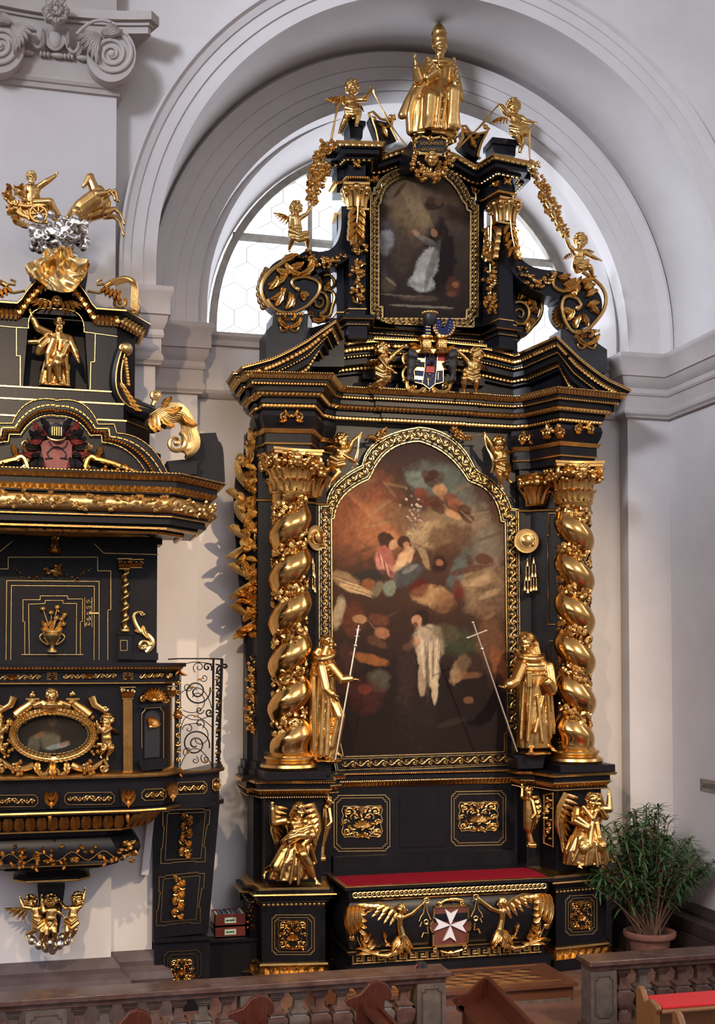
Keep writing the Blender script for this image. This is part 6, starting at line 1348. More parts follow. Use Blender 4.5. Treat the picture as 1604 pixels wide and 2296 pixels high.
# --- crowning saint (a pope with tiara), robes to his feet
YP = 14.82
def pope():
 p = lambda x, y, d=0.: W(x, y, YP) + V((0, -d, 0)); k = MPP(975, 200, YP); b = MB(); rnd = random.Random(2)
 t = thing('saint_statue', p(972, 312), 'large gilt saint with papal tiara seated at the very top of the altar', 'statue')
 head(b, p(981, 120, .12), 15.5*k, (-.1, -1, -.45), (0, -.3, 1), 'short', True, rnd)
 H = p(981, 120, .12)
 b.cap(H, 9*k, p(981, 142, .04), 13*k)
 robe(b, [(p(981, 140, .02), 18*k, 15*k), (p(982, 158, .02), 32*k, 22*k), (p(980, 185), 34*k, 26*k), (p(974, 212, .05), 40*k, 30*k), (p(972, 240, .10), 46*k, 34*k), (p(972, 275, .10), 46*k, 32*k), (p(972, 310, .08), 50*k, 34*k)], 13, .13, .35, 60, 4)
 # seated thighs and knees under the robe
 b.cap(p(962, 222, .10), 17*k, p(952, 238, .26), 15*k); b.cap(p(990, 218, .10), 18*k, p(1002, 228, .28), 16*k)
 b.cap(p(952, 238, .26), 15*k, p(948, 300, .24), 13*k); b.cap(p(1002, 228, .28), 16*k, p(1000, 300, .26), 15*k)
 for x, x2, w in ((985, 975, 3), (972, 966, 3.5), (1008, 1010, 3.5), (958, 940, 3), (994, 990, 3.2)): b.cap(p(x, 232, .32), w*.7*k, p(x2, 308, .30), (w + 2)*.8*k)
 # cope: heavy mantle edges
 for (pts, w) in (([(955, 142, .06), (940, 165, .12), (950, 190, .18), (968, 178, .22)], 8), ([(1003, 145, .05), (1012, 170, .12), (1012, 200, .14), (1018, 225, .14)], 9), ([(945, 160, .05), (930, 200, .06), (912, 235, .05), (900, 262, .04)], 10), ([(950, 190, .1), (925, 225, .1), (915, 262, .08), (918, 300, .06)], 10), ([(1014, 170, .04), (1022, 200, .06), (1024, 222, .05)], 9), ([(1000, 235, .2), (1012, 260, .18), (1018, 295, .14)], 8)):
  for a, c in zip(pts, pts[1:]): b.cap(p(*a), w*k, p(*c), w*k)
 # collar and clasp
 b.tube([p(981 + 21*cos(a), 140 + 10*sin(a), .05 + .10*sin(a)) for a in [2*pi*i/16 for i in range(16)]], 6*k, 8, closed=True); b.ell(p(981, 160, .17), (9*k, 5*k, 6*k))
 # arms
 b.cap(p(953, 150, .05), 13*k, p(930, 192, .16), 11*k); b.cap(p(930, 192, .16), 12*k, p(922, 172, .22), 8*k); b.cap(p(922, 172, .22), 5*k, p(920, 158, .24), 4*k); hand(b, p(920, 158, .24), (-.12, -.1, 1), (.6, -1, 0), 17*k, .25, .35, -1)
 b.cap(p(1008, 155, .05), 13*k, p(1016, 200, .14), 12*k); b.cap(p(1016, 200, .14), 12*k, p(1022, 226, .18), 8*k); b.cap(p(1022, 226, .18), 5*k, p(1024, 234, .2), 4*k); hand(b, p(1024, 234, .2), (.3, -.3, -1), (-.4, -1, 0), 16*k)
 for x in (948, 1000): foot(b, p(x, 304, .22), p(x, 308, .38), (0, 0, 1), 20*k)
 b.ell(p(972, 314, .02), (56*k, 40*k, 8*k))
 sculpt(b, 'robed_body', 'gold', t, .011, 2)
 m = MB(); c = H + V((0, .02, 6*k)); up = V((.0, .12, 1)).normalized();
 prof = [(13.5, 0), (15.5, 2), (14.5, 6), (15.8, 14), (17.4, 16), (16, 19), (16.2, 30), (17.6, 32), (15.8, 35), (14, 44), (9, 52), (4, 56), (2, 58), (3, 60), (2.5, 63), (.4, 64)]
 M = V((0, 0, 1)).rotation_difference(up).to_matrix(); rows = [[c + M @ V((cos(a)*r*k, sin(a)*r*k, z*k)) for a in [2*pi*i/24 for i in range(24)]] for r, z in prof]; m.grid(rows, closed=True)
 for z in (4, 17, 33):
  for i in range(16): a = 2*pi*i/16; m.ell(c + M @ V((cos(a)*16.4*k, sin(a)*16.4*k, z*k)), 1.7*k, None, 6, 4)
 m.build('papal_tiara', 'gold', t)
 g = MB()    # brocade on the cope
 for (a, c2) in (((948, 150), (962, 182)), ((1004, 152), (1012, 200))):
  for i in range(12): u = i/11; q = p(a[0] + (c2[0]-a[0])*u, a[1] + (c2[1]-a[1])*u, .24 - .02*u); g.ell(q + V((R.uniform(-.03, .03), 0, 0)), R.uniform(.015, .028), None, 6, 4)
 g.build('brocade_trim', 'gold_pale', t)
pope()
m = MB(); q = PY(14.62); m.prism([q(924, 312), q(1008, 312), q(1002, 352), q(930, 352)], (0, .9, 0)); m.build('crown_block', 'ebony', attic, angle=20)
# --- cherubs: joints read from the photograph, depth in metres towards us
FW = (0, -1, 0)
c1 = putto('seated_cherub', 15.0, (791, 197), 14, (.45, -1, -.1), (785, 229, .03), (786, 259, .02), [(768, 238, .10), (757, 232, .2)], [(815, 232, .1), (829, 206, .08)], [(768, 280, .14), (759, 303, .06), (756, 310, .14)], [(797, 268, .2), (790, 296, .22), (789, 304, .3)], 'gilt winged cherub seated on the left block, pulling a ribbon', wings=[((778, 222, -.06), (746, 212, -.10), 20, (-.3, 0, 1)), ((796, 226, -.06), (816, 236, -.1), 12, (.3, 0, 1))], cloth=[([(770, 255, .08), (785, 262, .12), (800, 258, .1)], 8)])
ribbon(15.0, [(832, 204, .06), (812, 226, .14), (785, 234, .16), (758, 240, .1), (750, 270, .06), (742, 314, .04)], .017, 'ribbon', c1); ribbon(15.0, [(832, 204, .06), (850, 240, .06), (872, 280, .05), (908, 330, .05)], .017, 'ribbon', c1)
c2 = putto('standing_cherub', 15.0, (1152, 239), 14, (-.3, -1, .0), (1155, 268, .03), (1155, 297, .02), [(1130, 262, .08), (1117, 245, .08)], [(1174, 276, .08), (1188, 281, .1)], [(1150, 316, .16), (1156, 333, .14), (1158, 340, .24)], [(1168, 318, .08), (1162, 346, .06), (1160, 352, .14)], 'gilt winged cherub standing by the right block, holding a ribbon overhead', wings=[((1165, 262, -.06), (1186, 262, -.1), 20, (.3, 0, 1)), ((1142, 262, -.06), (1112, 264, -.1), 14, (-.3, 0, 1))], cloth=[([(1138, 292, .08), (1155, 302, .12), (1172, 294, .1), (1178, 304, .04)], 9)])
ribbon(15.0, [(1022, 338, .05), (1060, 300, .05), (1090, 270, .06), (1116, 240, .08), (1132, 262, .16), (1160, 278, .14), (1189, 282, .1), (1184, 300, .06), (1186, 360, .05)], .017, 'ribbon', c2)
putto('kneeling_cherub', 14.9, (666, 467), 13, (.3, -1, .2), (663, 493, .03), (667, 531, .02), [(650, 510, .02), (652, 530, .08)], [(688, 482, .04), (697, 462, .04)], [(652, 543, .14), (648, 560, .02)], [(684, 542, .14), (690, 556, .02)], 'gilt cherub kneeling on the left scroll, reaching up for the flower swag', wings=[((652, 490, -.05), (630, 474, -.08), 20, (-.2, 0, 1))], cloth=[([(645, 528, .08), (665, 540, .12), (688, 532, .08)], 9)])
putto('sitting_cherub', 14.9, (1302, 541), 14, (-.3, -1, -.1), (1296, 570, .03), (1294, 598, .03), [(1275, 554, .03), (1265, 532, .05)], [(1320, 576, .05), (1338, 584, .05)], [(1276, 602, .2), (1286, 616, .1), (1292, 618, .16)], [(1309, 609, .2), (1318, 626, .16), (1322, 632, .24)], 'gilt cherub sitting on the right scroll, holding the end of the flower swag', wings=[((1306, 562, -.06), (1330, 556, -.1), 18, (.3, 0, 1)), ((1286, 565, -.06), (1272, 572, -.1), 12, (-.3, 0, 1))], cloth=[([(1278, 596, .1), (1294, 604, .14), (1312, 596, .1)], 9)])
swag(14.98, [(737, 318), (724, 352), (714, 390), (704, 425), (698, 458)], 22, 'thick gilt flower swag falling from the attic cornice to the kneeling cherub', 3, n=26, tp=.45)
swag(14.98, [(1194, 362), (1208, 405), (1224, 445), (1242, 480), (1257, 506), (1264, 530)], 16, 'gilt flower swag falling from the attic cornice to the sitting cherub', 6, n=28, tp=.4)
putto('crest_cherub', 15.1, (858, 786), 14, (.6, -.9, -.1), (861, 810, .04), (852, 838, .03), [(862, 830, .14), (876, 838, .14)], [(883, 795, .06), (902, 781, .06)], [(852, 857, .12), (828, 868, .0), (823, 866, .06)], [(866, 852, .1), (848, 872, .04), (852, 877, .12)], 'gilt cherub kneeling left of the painted coat of arms, one arm stretched to it', wings=[((850, 806, -.05), (830, 808, -.1), 18, (-.3, 0, 1))], cloth=[([(838, 835, .08), (853, 846, .12), (868, 842, .08), (872, 852, .04)], 9)])
putto('crest_cherub', 15.1, (1068, 798), 14.5, (-.5, -.9, -.3), (1058, 819, .04), (1050, 844, .03), [(1037, 802, .06), (1022, 789, .06)], [(1067, 834, .12), (1043, 842, .16)], [(1031, 856, .18), (1035, 880, .1), (1034, 886, .18)], [(1060, 862, .14), (1064, 880, .06), (1062, 886, .14)], 'gilt cherub half kneeling right of the painted coat of arms', wings=[((1068, 814, -.05), (1092, 818, -.1), 18, (.3, 0, 1))], cloth=[([(1034, 840, .1), (1050, 852, .14), (1068, 846, .1)], 9)])
c3 = putto('flying_cherub', 15.3, (767, 991), 14.5, (.9, -.6, -.1), (766, 1016, .06), (753, 1040, .05), [(777, 1031, .14), (790, 1039, .12)], [(788, 992, .1), (801, 979, .1)], [(757, 1062, .1), (738, 1084, .08), (734, 1092, .1)], [(738, 1052, .0), (724, 1058, .0), (718, 1058, .03)], 'gilt cherub hovering over the left shoulder of the large altar painting', cloth=[([(738, 1032, .06), (752, 1042, .12), (770, 1038, .1)], 8), ([(732, 1040, .03), (742, 1034, .05)], 6)], wings=[((756, 1004, -.02), (738, 1000, -.04), 18, (-.4, 0, 1))])
ribbon(15.3, [(803, 978, .1), (799, 1005, .12), (793, 1036, .12), (787, 1052, .08)], .018, 'ribbon', c3, 'gold_pale'); ribbon(15.34, [(803, 978, .08), (818, 982, .06), (836, 982, .05)], .016, 'ribbon', c3, 'gold_pale')
swag(15.40, [(826, 982), (846, 982), (858, 972), (862, 962)], 9, 'short gilt flower swag left of the arch top of the large painting', 8, n=12)
c4 = putto('flying_cherub', 15.3, (1119, 997), 14.5, (-.3, -1, -.1), (1116, 1020, .06), (1120, 1048, .05), [(1096, 1002, .1), (1085, 981, .1)], [(1128, 1034, .12), (1103, 1037, .18)], [(1112, 1068, .14), (1118, 1090, .1), (1120, 1098, .14)], [(1128, 1066, .1), (1138, 1076, .02), (1143, 1080, .04)], 'gilt winged cherub hovering over the right shoulder of the large altar painting', cloth=[([(1106, 1044, .1), (1121, 1054, .14), (1136, 1048, .08), (1140, 1056, .04)], 8)], wings=[((1126, 1014, -.02), (1148, 1010, -.05), 14, (.3, 0, 1))])
ribbon(15.3, [(1083, 979, .1), (1086, 1005, .1), (1097, 1036, .16), (1096, 1062, .1)], .018, 'ribbon', c4, 'gold_pale'); ribbon(15.34, [(1083, 979, .08), (1066, 978, .05), (1050, 980, .05)], .016, 'ribbon', c4, 'gold_pale')
swag(15.40, [(1012, 962), (1022, 974), (1038, 982), (1054, 980)], 9, 'short gilt flower swag right of the arch top of the large painting', 9, n=12)
# --- the two friars beside the painting
def rod(name, Y0_, a, Y1_, b, cross, par):
 A, B = W(*a, Y0_), W(*b, Y1_); m = MB(); m.tube([A, B], .012, 8); d = (B - A).normalized()
 if cross:
  C = B - d*.16; s = V((d.z, 0, -d.x)).normalized(); m.tube([C - s*.13, C + s*.13], .012, 6)
  for q in (B, C - s*.13, C + s*.13): m.ell(q, .02, None, 7, 5)
  m.ell(B - d*.36, .028)
 else:
  C = B - d*.26; m.ell(C, .028); m.tube([B - d*.1, B], [.016, .008], 6)
  for k in (.06, .14): m.tube([B - d*k - V((.03, 0, 0)), B - d*k + V((.03, 0, 0))], .009, 6)
 return m.build(name, 'silver_rod', par)
def friar_left():
 Y = 14.98; p = lambda x, y, d=0.: W(x, y, Y) + V((0, -d, 0)); k = MPP(727, 1560, Y); b = MB(); rnd = random.Random(3)
 t = thing('friar_statue', p(730, 1705), 'gilt friar statue in profile with a tall staff, left of the large altar painting', 'statue')
 head(b, p(733, 1440, .06), 16*k, (1, -.35, -.1), (0, 0, 1), 'tonsure', True, rnd)
 b.tube([p(724 + 21*cos(a), 1468 + 9*sin(a) - 6*cos(a), .06 + .13*sin(a)) for a in [2*pi*i/16 for i in range(16)]], 8*k, 8, closed=True); b.cap(p(731, 1452, .06), 10*k, p(724, 1475, .04), 14*k)
 b.cap(p(714, 1458, .02), 9*k, p(706, 1472, .0), 12*k)
 robe(b, [(p(725, 1470, .04), 20*k, 18*k), (p(724, 1490, .04), 30*k, 24*k), (p(724, 1512, .03), 31*k, 24*k), (p(726, 1516, .03), 26*k, 22*k)], 8, .05, .2, 44, 2)      # shoulder cape
 robe(b, [(p(725, 1500, .03), 25*k, 21*k), (p(727, 1540, .02), 25*k, 22*k), (p(729, 1575, .02), 28*k, 24*k), (p(733, 1620, .03), 31*k, 27*k), (p(732, 1660, .02), 31*k, 26*k), (p(729, 1692, .02), 32*k, 27*k)], 10, .11, .8, 60, 5)
 b.cap(p(740, 1560, .08), 14*k, p(755, 1605, .20), 13*k); b.cap(p(755, 1605, .20), 13*k, p(748, 1668, .12), 11*k); b.cap(p(752, 1600, .22), 6*k, p(736, 1672, .20), 8*k); b.cap(p(720, 1540, .16), 5*k, p(712, 1690, .16), 8*k); b.cap(p(730, 1560, .18), 5*k, p(724, 1690, .2), 8*k)
 b.cap(p(704, 1500, .05), 11*k, p(702, 1560, .06), 12*k); b.cap(p(702, 1560, .06), 12*k, p(704, 1690, .06), 13*k)
 b.cap(p(735, 1492, .16), 11*k, p(758, 1524, .24), 10*k); b.cap(p(758, 1524, .24), 10*k, p(772, 1522, .26), 11*k); b.cap(p(772, 1522, .26), 5*k, p(779, 1522, .27), 4.5*k); hand(b, p(779, 1522, .27), (1, -.15, .05), (0, .4, -1), 18*k, .15, .9)
 b.cap(p(714, 1496, .18), 12*k, p(722, 1545, .27), 10*k); b.cap(p(722, 1545, .27), 10*k, p(732, 1555, .31), 9*k); hand(b, p(735, 1556, .32), (.5, -.2, -1), (.6, .5, 0), 19*k)
 for k2 in range(3): b.tube([p(724 + (27 + 2*k2)*cos(a), 1486 + k2*11 + 7*sin(a), .04 + (.14 + .012*k2)*sin(a)) for a in [2*pi*i/20 for i in range(20)]], 2.2*k, 6, closed=True)
 foot(b, p(726, 1690, .16), p(740, 1698, .26), (0, 0, 1), 26*k); foot(b, p(748, 1686, .10), p(764, 1692, .14), (0, 0, 1), 24*k); b.ell(p(733, 1704, .05), (36*k, 36*k, 7*k))
 sculpt(b, 'robed_body', 'gold', t, .0095, 2); rod('staff', Y - .34, (752, 1704), Y - .26, (805, 1402), False, t)
 m = MB(); q = PY(14.86); m.prism([q(705, 1708), (q(746, 1707)), q(744, 1714), q(742, 1738), q(708, 1740), q(706, 1716)], (0, .3, 0)); tag(m.build('statue_bracket', 'ebony', None, angle=20), 'small black plinth under the left friar statue', 'plinth')
friar_left()
def friar_right():
 Y = 15.02; p = lambda x, y, d=0.: W(x, y, Y) + V((0, -d, 0)); k = MPP(1190, 1560, Y); b = MB(); rnd = random.Random(7)
 t = thing('friar_statue', p(1196, 1692), 'gilt hooded friar statue holding a long cross, right of the large altar painting', 'statue')
 head(b, p(1171, 1444, .14), 16*k, (-.55, -.8, -.5), (-.1, -.2, 1), 'short', True, rnd)
 for a, c, r in (((1176, 1430, .04), (1196, 1446, .0), 15), ((1196, 1446, .0), (1200, 1466, .02), 14), ((1180, 1430, .08), (1192, 1436, .0), 14)): b.cap(p(*a), r*k, p(*c), r*k)
 b.cap(p(1174, 1456, .1), 10*k, p(1186, 1478, .04), 14*k)
 b.tube([p(1187 + 26*cos(a), 1470 + 9*sin(a), .05 + .14*sin(a)) for a in [2*pi*i/16 for i in range(16)]], 7*k, 8, closed=True)
 robe(b, [(p(1188, 1468, .03), 26*k, 20*k), (p(1190, 1486, .03), 40*k, 27*k), (p(1192, 1506, .02), 43*k, 29*k), (p(1192, 1512, .02), 38*k, 27*k)], 9, .05, .2, 48, 1)
 robe(b, [(p(1192, 1496, .02), 37*k, 25*k), (p(1192, 1535, .02), 38*k, 27*k), (p(1193, 1575, .02), 38*k, 27*k), (p(1197, 1620, .03), 40*k, 29*k), (p(1196, 1655, .02), 40*k, 29*k), (p(1196, 1676, .02), 38*k, 28*k)], 11, .11, .7, 66, 8)
 for a, c, w in (((1180, 1520, .19), (1170, 1660, .22), 6), ((1166, 1530, .14), (1158, 1655, .16), 7), ((1192, 1560, .2), (1200, 1660, .24), 7), ((1214, 1540, .2), (1222, 1650, .18), 8), ((1206, 1560, .2), (1186, 1640, .22), 6), ((1228, 1530, .1), (1236, 1640, .08), 9)): b.cap(p(*a), w*.5*k, p(*c), (w + 3)*.5*k)
 b.cap(p(1162, 1494, .14), 13*k, p(1140, 1528, .24), 13*k); b.cap(p(1140, 1528, .24), 13*k, p(1126, 1534, .27), 12*k); b.cap(p(1126, 1534, .27), 5*k, p(1117, 1538, .28), 4.5*k); hand(b, p(1117, 1538, .28), (-1, -.15, -.05), (0, -.5, 1), 19*k, .2, .5, -1)
 b.cap(p(1222, 1496, .12), 14*k, p(1222, 1545, .22), 14*k); b.cap(p(1222, 1545, .22), 13*k, p(1208, 1530, .29), 13*k); hand(b, p(1208, 1528, .31), (-.6, -.6, .5), (-.4, -1, 0), 18*k, .2, .7)
 for k2 in range(3): b.tube([p(1190 + (38 + 3*k2)*cos(a), 1484 + k2*10 + 8*sin(a), .03 + (.155 + .012*k2)*sin(a)) for a in [2*pi*i/22 for i in range(22)]], 2.2*k, 6, closed=True)
 b.box(tuple(p(1166, 1540, .26)), tuple(p(1177, 1505, .23)))
 foot(b, p(1181, 1674, .16), p(1172, 1684, .28), (0, 0, 1), 26*k); foot(b, p(1222, 1668, .14), p(1228, 1680, .26), (0, 0, 1), 26*k); b.ell(p(1198, 1688, .04), (38*k, 34*k, 8*k))
 sculpt(b, 'robed_body', 'gold', t, .0095, 2); rod('staff_cross', Y - .26, (1160, 1686), Y - .34, (1061, 1396), True, t)
 m = MB(); q = PY(14.92); m.prism([q(1150, 1694), q(1226, 1692), q(1222, 1700), q(1218, 1722), q(1162, 1724), q(1160, 1702)], (0, .35, 0)); tag(m.build('statue_bracket', 'ebony', None, angle=20), 'small black plinth under the hooded friar statue', 'plinth')
friar_right()
# --- kneeling angels carrying the column pedestals
def angel_left():
 Y = 14.70; p = lambda x, y, d=0.: W(x, y, Y) + V((0, -d, 0)); k = MPP(660, 1880, Y); b = MB(); rnd = random.Random(5)
 t = thing('kneeling_angel', p(650, 1975), 'gilt winged angel kneeling with one arm raised on the left altar pedestal', 'statue')
 head(b, p(663, 1812, .22), 15*k, (.2, -1, -.45), (.1, -.2, 1), 'long', False, rnd)
 b.cap(p(662, 1822, .16), 8*k, p(660, 1840, .10), 10*k); b.ell(p(660, 1846, .10), (26*k, 17*k, 18*k)); b.cap(p(660, 1846, .1), 22*k, p(660, 1880, .08), 19*k); b.ell(p(676, 1838, .2), 9*k); b.ell(p(650, 1842, .18), 9*k)
 b.cap(p(636, 1838, .08), 10*k, p(609, 1842, .12), 8.5*k); b.cap(p(609, 1842, .12), 8.5*k, p(606, 1812, .14), 5.5*k); hand(b, p(606, 1811, .14), (-.05, -.2, 1), (.2, 1, 0), 17*k, .3, .3)
 b.cap(p(686, 1842, .1), 10*k, p(694, 1868, .18), 9*k); b.cap(p(694, 1868, .18), 9*k, p(660, 1866, .28), 8*k); b.cap(p(660, 1866, .28), 7*k, p(640, 1872, .28), 5*k); hand(b, p(640, 1872, .28), (-1, -.1, -.3), (0, -.4, -1), 16*k)
 for a, c, w in (((690, 1848, .2), (650, 1858, .26), 6), ((650, 1858, .26), (628, 1882, .22), 7), ((680, 1860, .24), (640, 1880, .26), 7), ((640, 1840, .16), (668, 1862, .24), 5), ((690, 1870, .2), (670, 1890, .22), 8), ((700, 1860, .08), (704, 1892, .06), 6)): b.cap(p(*a), w*k, p(*c), w*k)
 robe(b, [(p(660, 1876, .08), 24*k, 19*k), (p(656, 1896, .12), 33*k, 24*k), (p(648, 1926, .13), 40*k, 28*k), (p(644, 1966, .12), 44*k, 30*k)], 10, .15, .9, 60, 3)
 b.cap(p(664, 1890, .14), 15*k, p(668, 1908, .30), 13*k); b.cap(p(668, 1908, .30), 12*k, p(682, 1930, .28), 11*k); b.cap(p(682, 1930, .28), 11*k, p(694, 1956, .24), 6.5*k); foot(b, p(695, 1958, .24), p(704, 1974, .32), (0, -.3, 1), 24*k)
 b.cap(p(640, 1895, .12), 15*k, p(612, 1936, .2), 13*k); b.cap(p(612, 1936, .2), 11*k, p(594, 1948, .1), 6*k); foot(b, p(594, 1948, .12), p(580, 1964, .2), (0, -.4, 1), 22*k)
 for a, c, w in (((690, 1890, .16), (704, 1930, .1), 8), ((704, 1930, .1), (690, 1940, .14), 7), ((640, 1890, .26), (620, 1962, .26), 6), ((652, 1896, .3), (640, 1970, .3), 6), ((660, 1910, .3), (658, 1972, .3), 6), ((628, 1900, .2), (600, 1962, .2), 7)): b.cap(p(*a), w*.5*k, p(*c), (w + 2)*.5*k)
 sculpt(b, 'body', 'gold', t, .0095, 2)
 w = MB(); wing(w, p(622, 1806, .03), p(616, 1892, .03), 30*k, (-1, 0, 0), 10, layers=3); w.build('wing', 'gold', t)
 w = MB();
 w2 = MB(); wing(w2, p(697, 1800, .03), p(706, 1896, .03), 32*k, (1, 0, 0), 10, layers=3); w2.build('wing', 'gold', t)
angel_left()
def angel_right():
 Y = 14.74; p = lambda x, y, d=0.: W(x, y, Y) + V((0, -d, 0)); k = MPP(1312, 1850, Y); b = MB(); rnd = random.Random(6)
 t = thing('kneeling_angel', p(1308, 1938), 'gilt winged angel kneeling with head bowed on the right altar pedestal', 'statue')
 head(b, p(1313, 1790, .2), 14.5*k, (-.15, -1, -.6), (0, -.4, 1), 'curls', False, rnd)
 b.cap(p(1313, 1800, .14), 8*k, p(1313, 1816, .08), 10*k); b.ell(p(1313, 1822, .08), (26*k, 17*k, 18*k)); b.cap(p(1313, 1822, .08), 22*k, p(1312, 1852, .08), 19*k); b.ell(p(1303, 1816, .18), 9*k); b.ell(p(1324, 1814, .18), 9*k)
 b.cap(p(1336, 1812, .06), 11*k, p(1359, 1812, .1), 9*k); b.cap(p(1359, 1812, .1), 8.5*k, p(1361, 1784, .08), 5.5*k); hand(b, p(1361, 1784, .08), (0, -.1, 1), (0, 1, .2), 16*k, .25, .6)
 b.cap(p(1288, 1816, .08), 12*k, p(1280, 1838, .16), 10*k); b.cap(p(1280, 1838, .16), 10*k, p(1298, 1850, .26), 8*k); hand(b, p(1300, 1851, .27), (.8, -.2, -.3), (-.2, 1, 0), 15*k)
 for a, c, w in (((1296, 1806, .18), (1310, 1830, .24), 5), ((1330, 1806, .16), (1312, 1830, .24), 5), ((1282, 1830, .2), (1300, 1846, .26), 6), ((1310, 1840, .24), (1300, 1890, .3), 6), ((1322, 1840, .22), (1326, 1896, .3), 6), ((1340, 1812, .1), (1352, 1830, .08), 7)): b.cap(p(*a), w*k, p(*c), (w + 1)*k)
 robe(b, [(p(1312, 1846, .08), 26*k, 20*k), (p(1308, 1868, .13), 36*k, 26*k), (p(1302, 1900, .14), 44*k, 30*k), (p(1302, 1932, .13), 48*k, 32*k)], 10, .15, .9, 60, 9)
 b.cap(p(1300, 1862, .12), 15*k, p(1288, 1894, .28), 14*k); b.cap(p(1326, 1862, .12), 15*k, p(1326, 1888, .3), 14*k)
 for a, c, w in (((1284, 1880, .3), (1266, 1925, .26), 7), ((1296, 1885, .32), (1290, 1930, .32), 7), ((1312, 1880, .3), (1316, 1932, .32), 7), ((1328, 1886, .34), (1336, 1930, .3), 7), ((1340, 1880, .2), (1350, 1924, .2), 8)): b.cap(p(*a), w*.5*k, p(*c), (w + 2)*.5*k)
 foot(b, p(1278, 1924, .26), p(1277, 1938, .36), (0, -.4, 1), 20*k); foot(b, p(1352, 1918, .16), p(1362, 1926, .22), (0, -.3, 1), 20*k)
 sculpt(b, 'body', 'gold', t, .0095, 2)
 w = MB(); wing(w, p(1268, 1778, .03), p(1256, 1884, .03), 40*k, (-1, 0, 0), 11, layers=3); w.build('wing', 'gold', t)
 w = MB(); wing(w, p(1346, 1778, -.03), p(1340, 1862, -.03), 30*k, (1, 0, 0), 9, layers=2); w.build('wing', 'gold', t)
angel_right()
def herm(Y, pt, hr, face, armp, body, lab, wingp, seed):
 p = lambda x, y, d=0.: W(x, y, Y) + V((0, -d, 0)); k = MPP(pt[0], pt[1], Y); b = MB(); t = thing('herm_angel', p(body[-1][0], body[-1][1] + 8), lab, 'statue')
 head(b, p(pt[0], pt[1], .08), hr*k, face, (0, 0, 1), 'curls', False, random.Random(seed), 1.05); b.cap(p(pt[0], pt[1], .05), hr*.5*k, p(*body[0][:2], .04), hr*.8*k)
 robe(b, [(p(x, y, .03), w*k, w*.8*k) for x, y, w in body], 8, .14, .5, 40, seed)
 if armp: b.cap(p(*armp[0], .05), hr*.5*k, p(*armp[1], .1), hr*.42*k); b.cap(p(*armp[1], .1), hr*.42*k, p(*armp[2], .08), hr*.3*k); hand(b, p(*armp[2], .08), (0, -.2, 1), (0, 1, 0), hr*1.1*k)
 b.cap(p(body[0][0] + 5, body[0][1] + 4, .08), hr*.5*k, p(body[1][0] + 6, body[1][1] + 10, .14), hr*.42*k); b.cap(p(body[1][0] + 6, body[1][1] + 10, .14), hr*.42*k, p(body[1][0] - 4, body[1][1] + 18, .17), hr*.3*k)
 sculpt(b, 'body', 'gold', t, .008, 2); x, y, w_ = body[-1]; g = MB(); c = p(x, y + 4, .05)
 for i in (-1, 1): g.tube([c + V((i*w_*k*.9, .02, 0)) + V((0, cos(a)*w_*k*.9*(1-a/16), sin(a)*w_*k*.9*(1-a/16))) for a in [j*.5 for j in range(24)]], .012, 6)
 g.tube([c + V((-w_*k, 0, 0)), c + V((w_*k, 0, 0))], w_*k*.8, 14); g.build('scroll_foot', 'gold', t)
 if wingp: m = MB(); wing(m, p(*wingp[0], -.02), p(*wingp[1], -.03), wingp[2]*k, (1, 0, 0), 8); m.build('wing', 'gold', t)
herm(15.0, (1181, 1774), 11, (-.2, -1, -.2), [(1174, 1790), (1164, 1784), (1166, 1768)], [(1184, 1790, 11), (1186, 1812, 14), (1186, 1840, 14), (1184, 1858, 11), (1185, 1868, 7), (1190, 1890, 8)], 'gilt half-length angel on a scroll beside the right altar pedestal, arm raised', [(1206, 1784), (1206, 1852), 22], 3)
herm(14.90, (734, 1794), 10, (.8, -.6, -.1), None, [(730, 1808, 10), (731, 1830, 13), (730, 1856, 12), (726, 1876, 9), (722, 1896, 6), (720, 1920, 7)], 'gilt half-length figure on a scroll at the inner edge of the left altar pedestal', None, 4)
# ------------------------------------------------------------ the pulpit on the left pier
def Z3(a, b): return (a/2.97, 580 + b/2.97)
def Z4(a, b): return (a/2.97, 1200 + b/2.97)
def Z5(a, b): return (a/2.587, 1700 + b/2.587)
YF, YD = 12.72, 13.84
XCP = W(121, 1600, YF).x
pulpit = thing('pulpit', (XCP, 13.3, 2.4), 'ebony-black pulpit basket with gilt oval painting, fluted pilasters and a carved back door', 'pulpit')
xa, xb, xc_ = W(302, 1700, YF).x, W(386, 1700, 13.05).x, W(492, 1700, 13.45).x
def bpath(front=0.):
 L = [(2*XCP - x, y) for x, y in ((xb + .02, 13.9), (xb, 13.05), ((xa+xb)/2 + .06, 12.80))]
 return L + [(2*XCP - xa, YF), (xa, YF), ((xa+xb)/2 + .06, 12.80), (xb, 13.05)]
BPa = bpath(); LAND = [(xb, 13.05), ((xb+xc_)/2, 13.14), (xc_ - .12, 13.26), (xc_, 13.45), (xc_ + .02, 14.1)]
m = MB(); BP = BPa + [(xb + .02, 13.9)]
for o, a, b in ((0, 2.80, 3.88), (.05, 3.76, 3.80), (.03, 3.80, 3.88), (.06, 3.88, 3.91), (.14, 3.93, 3.97), (.10, 2.80, 2.84), (.04, 2.50, 2.80), (.08, 2.44, 2.49)): slab(m, BP, o, a, b, 13.88)
for o, a, b in ((0, 2.42, 2.80), (.05, 2.78, 2.815), (.05, 2.42, 2.47)): slab(m, [BP[-2]] + LAND[1:], o, a, b, 14.1)
bask = m.build('basket', 'ebony', pulpit, angle=30)
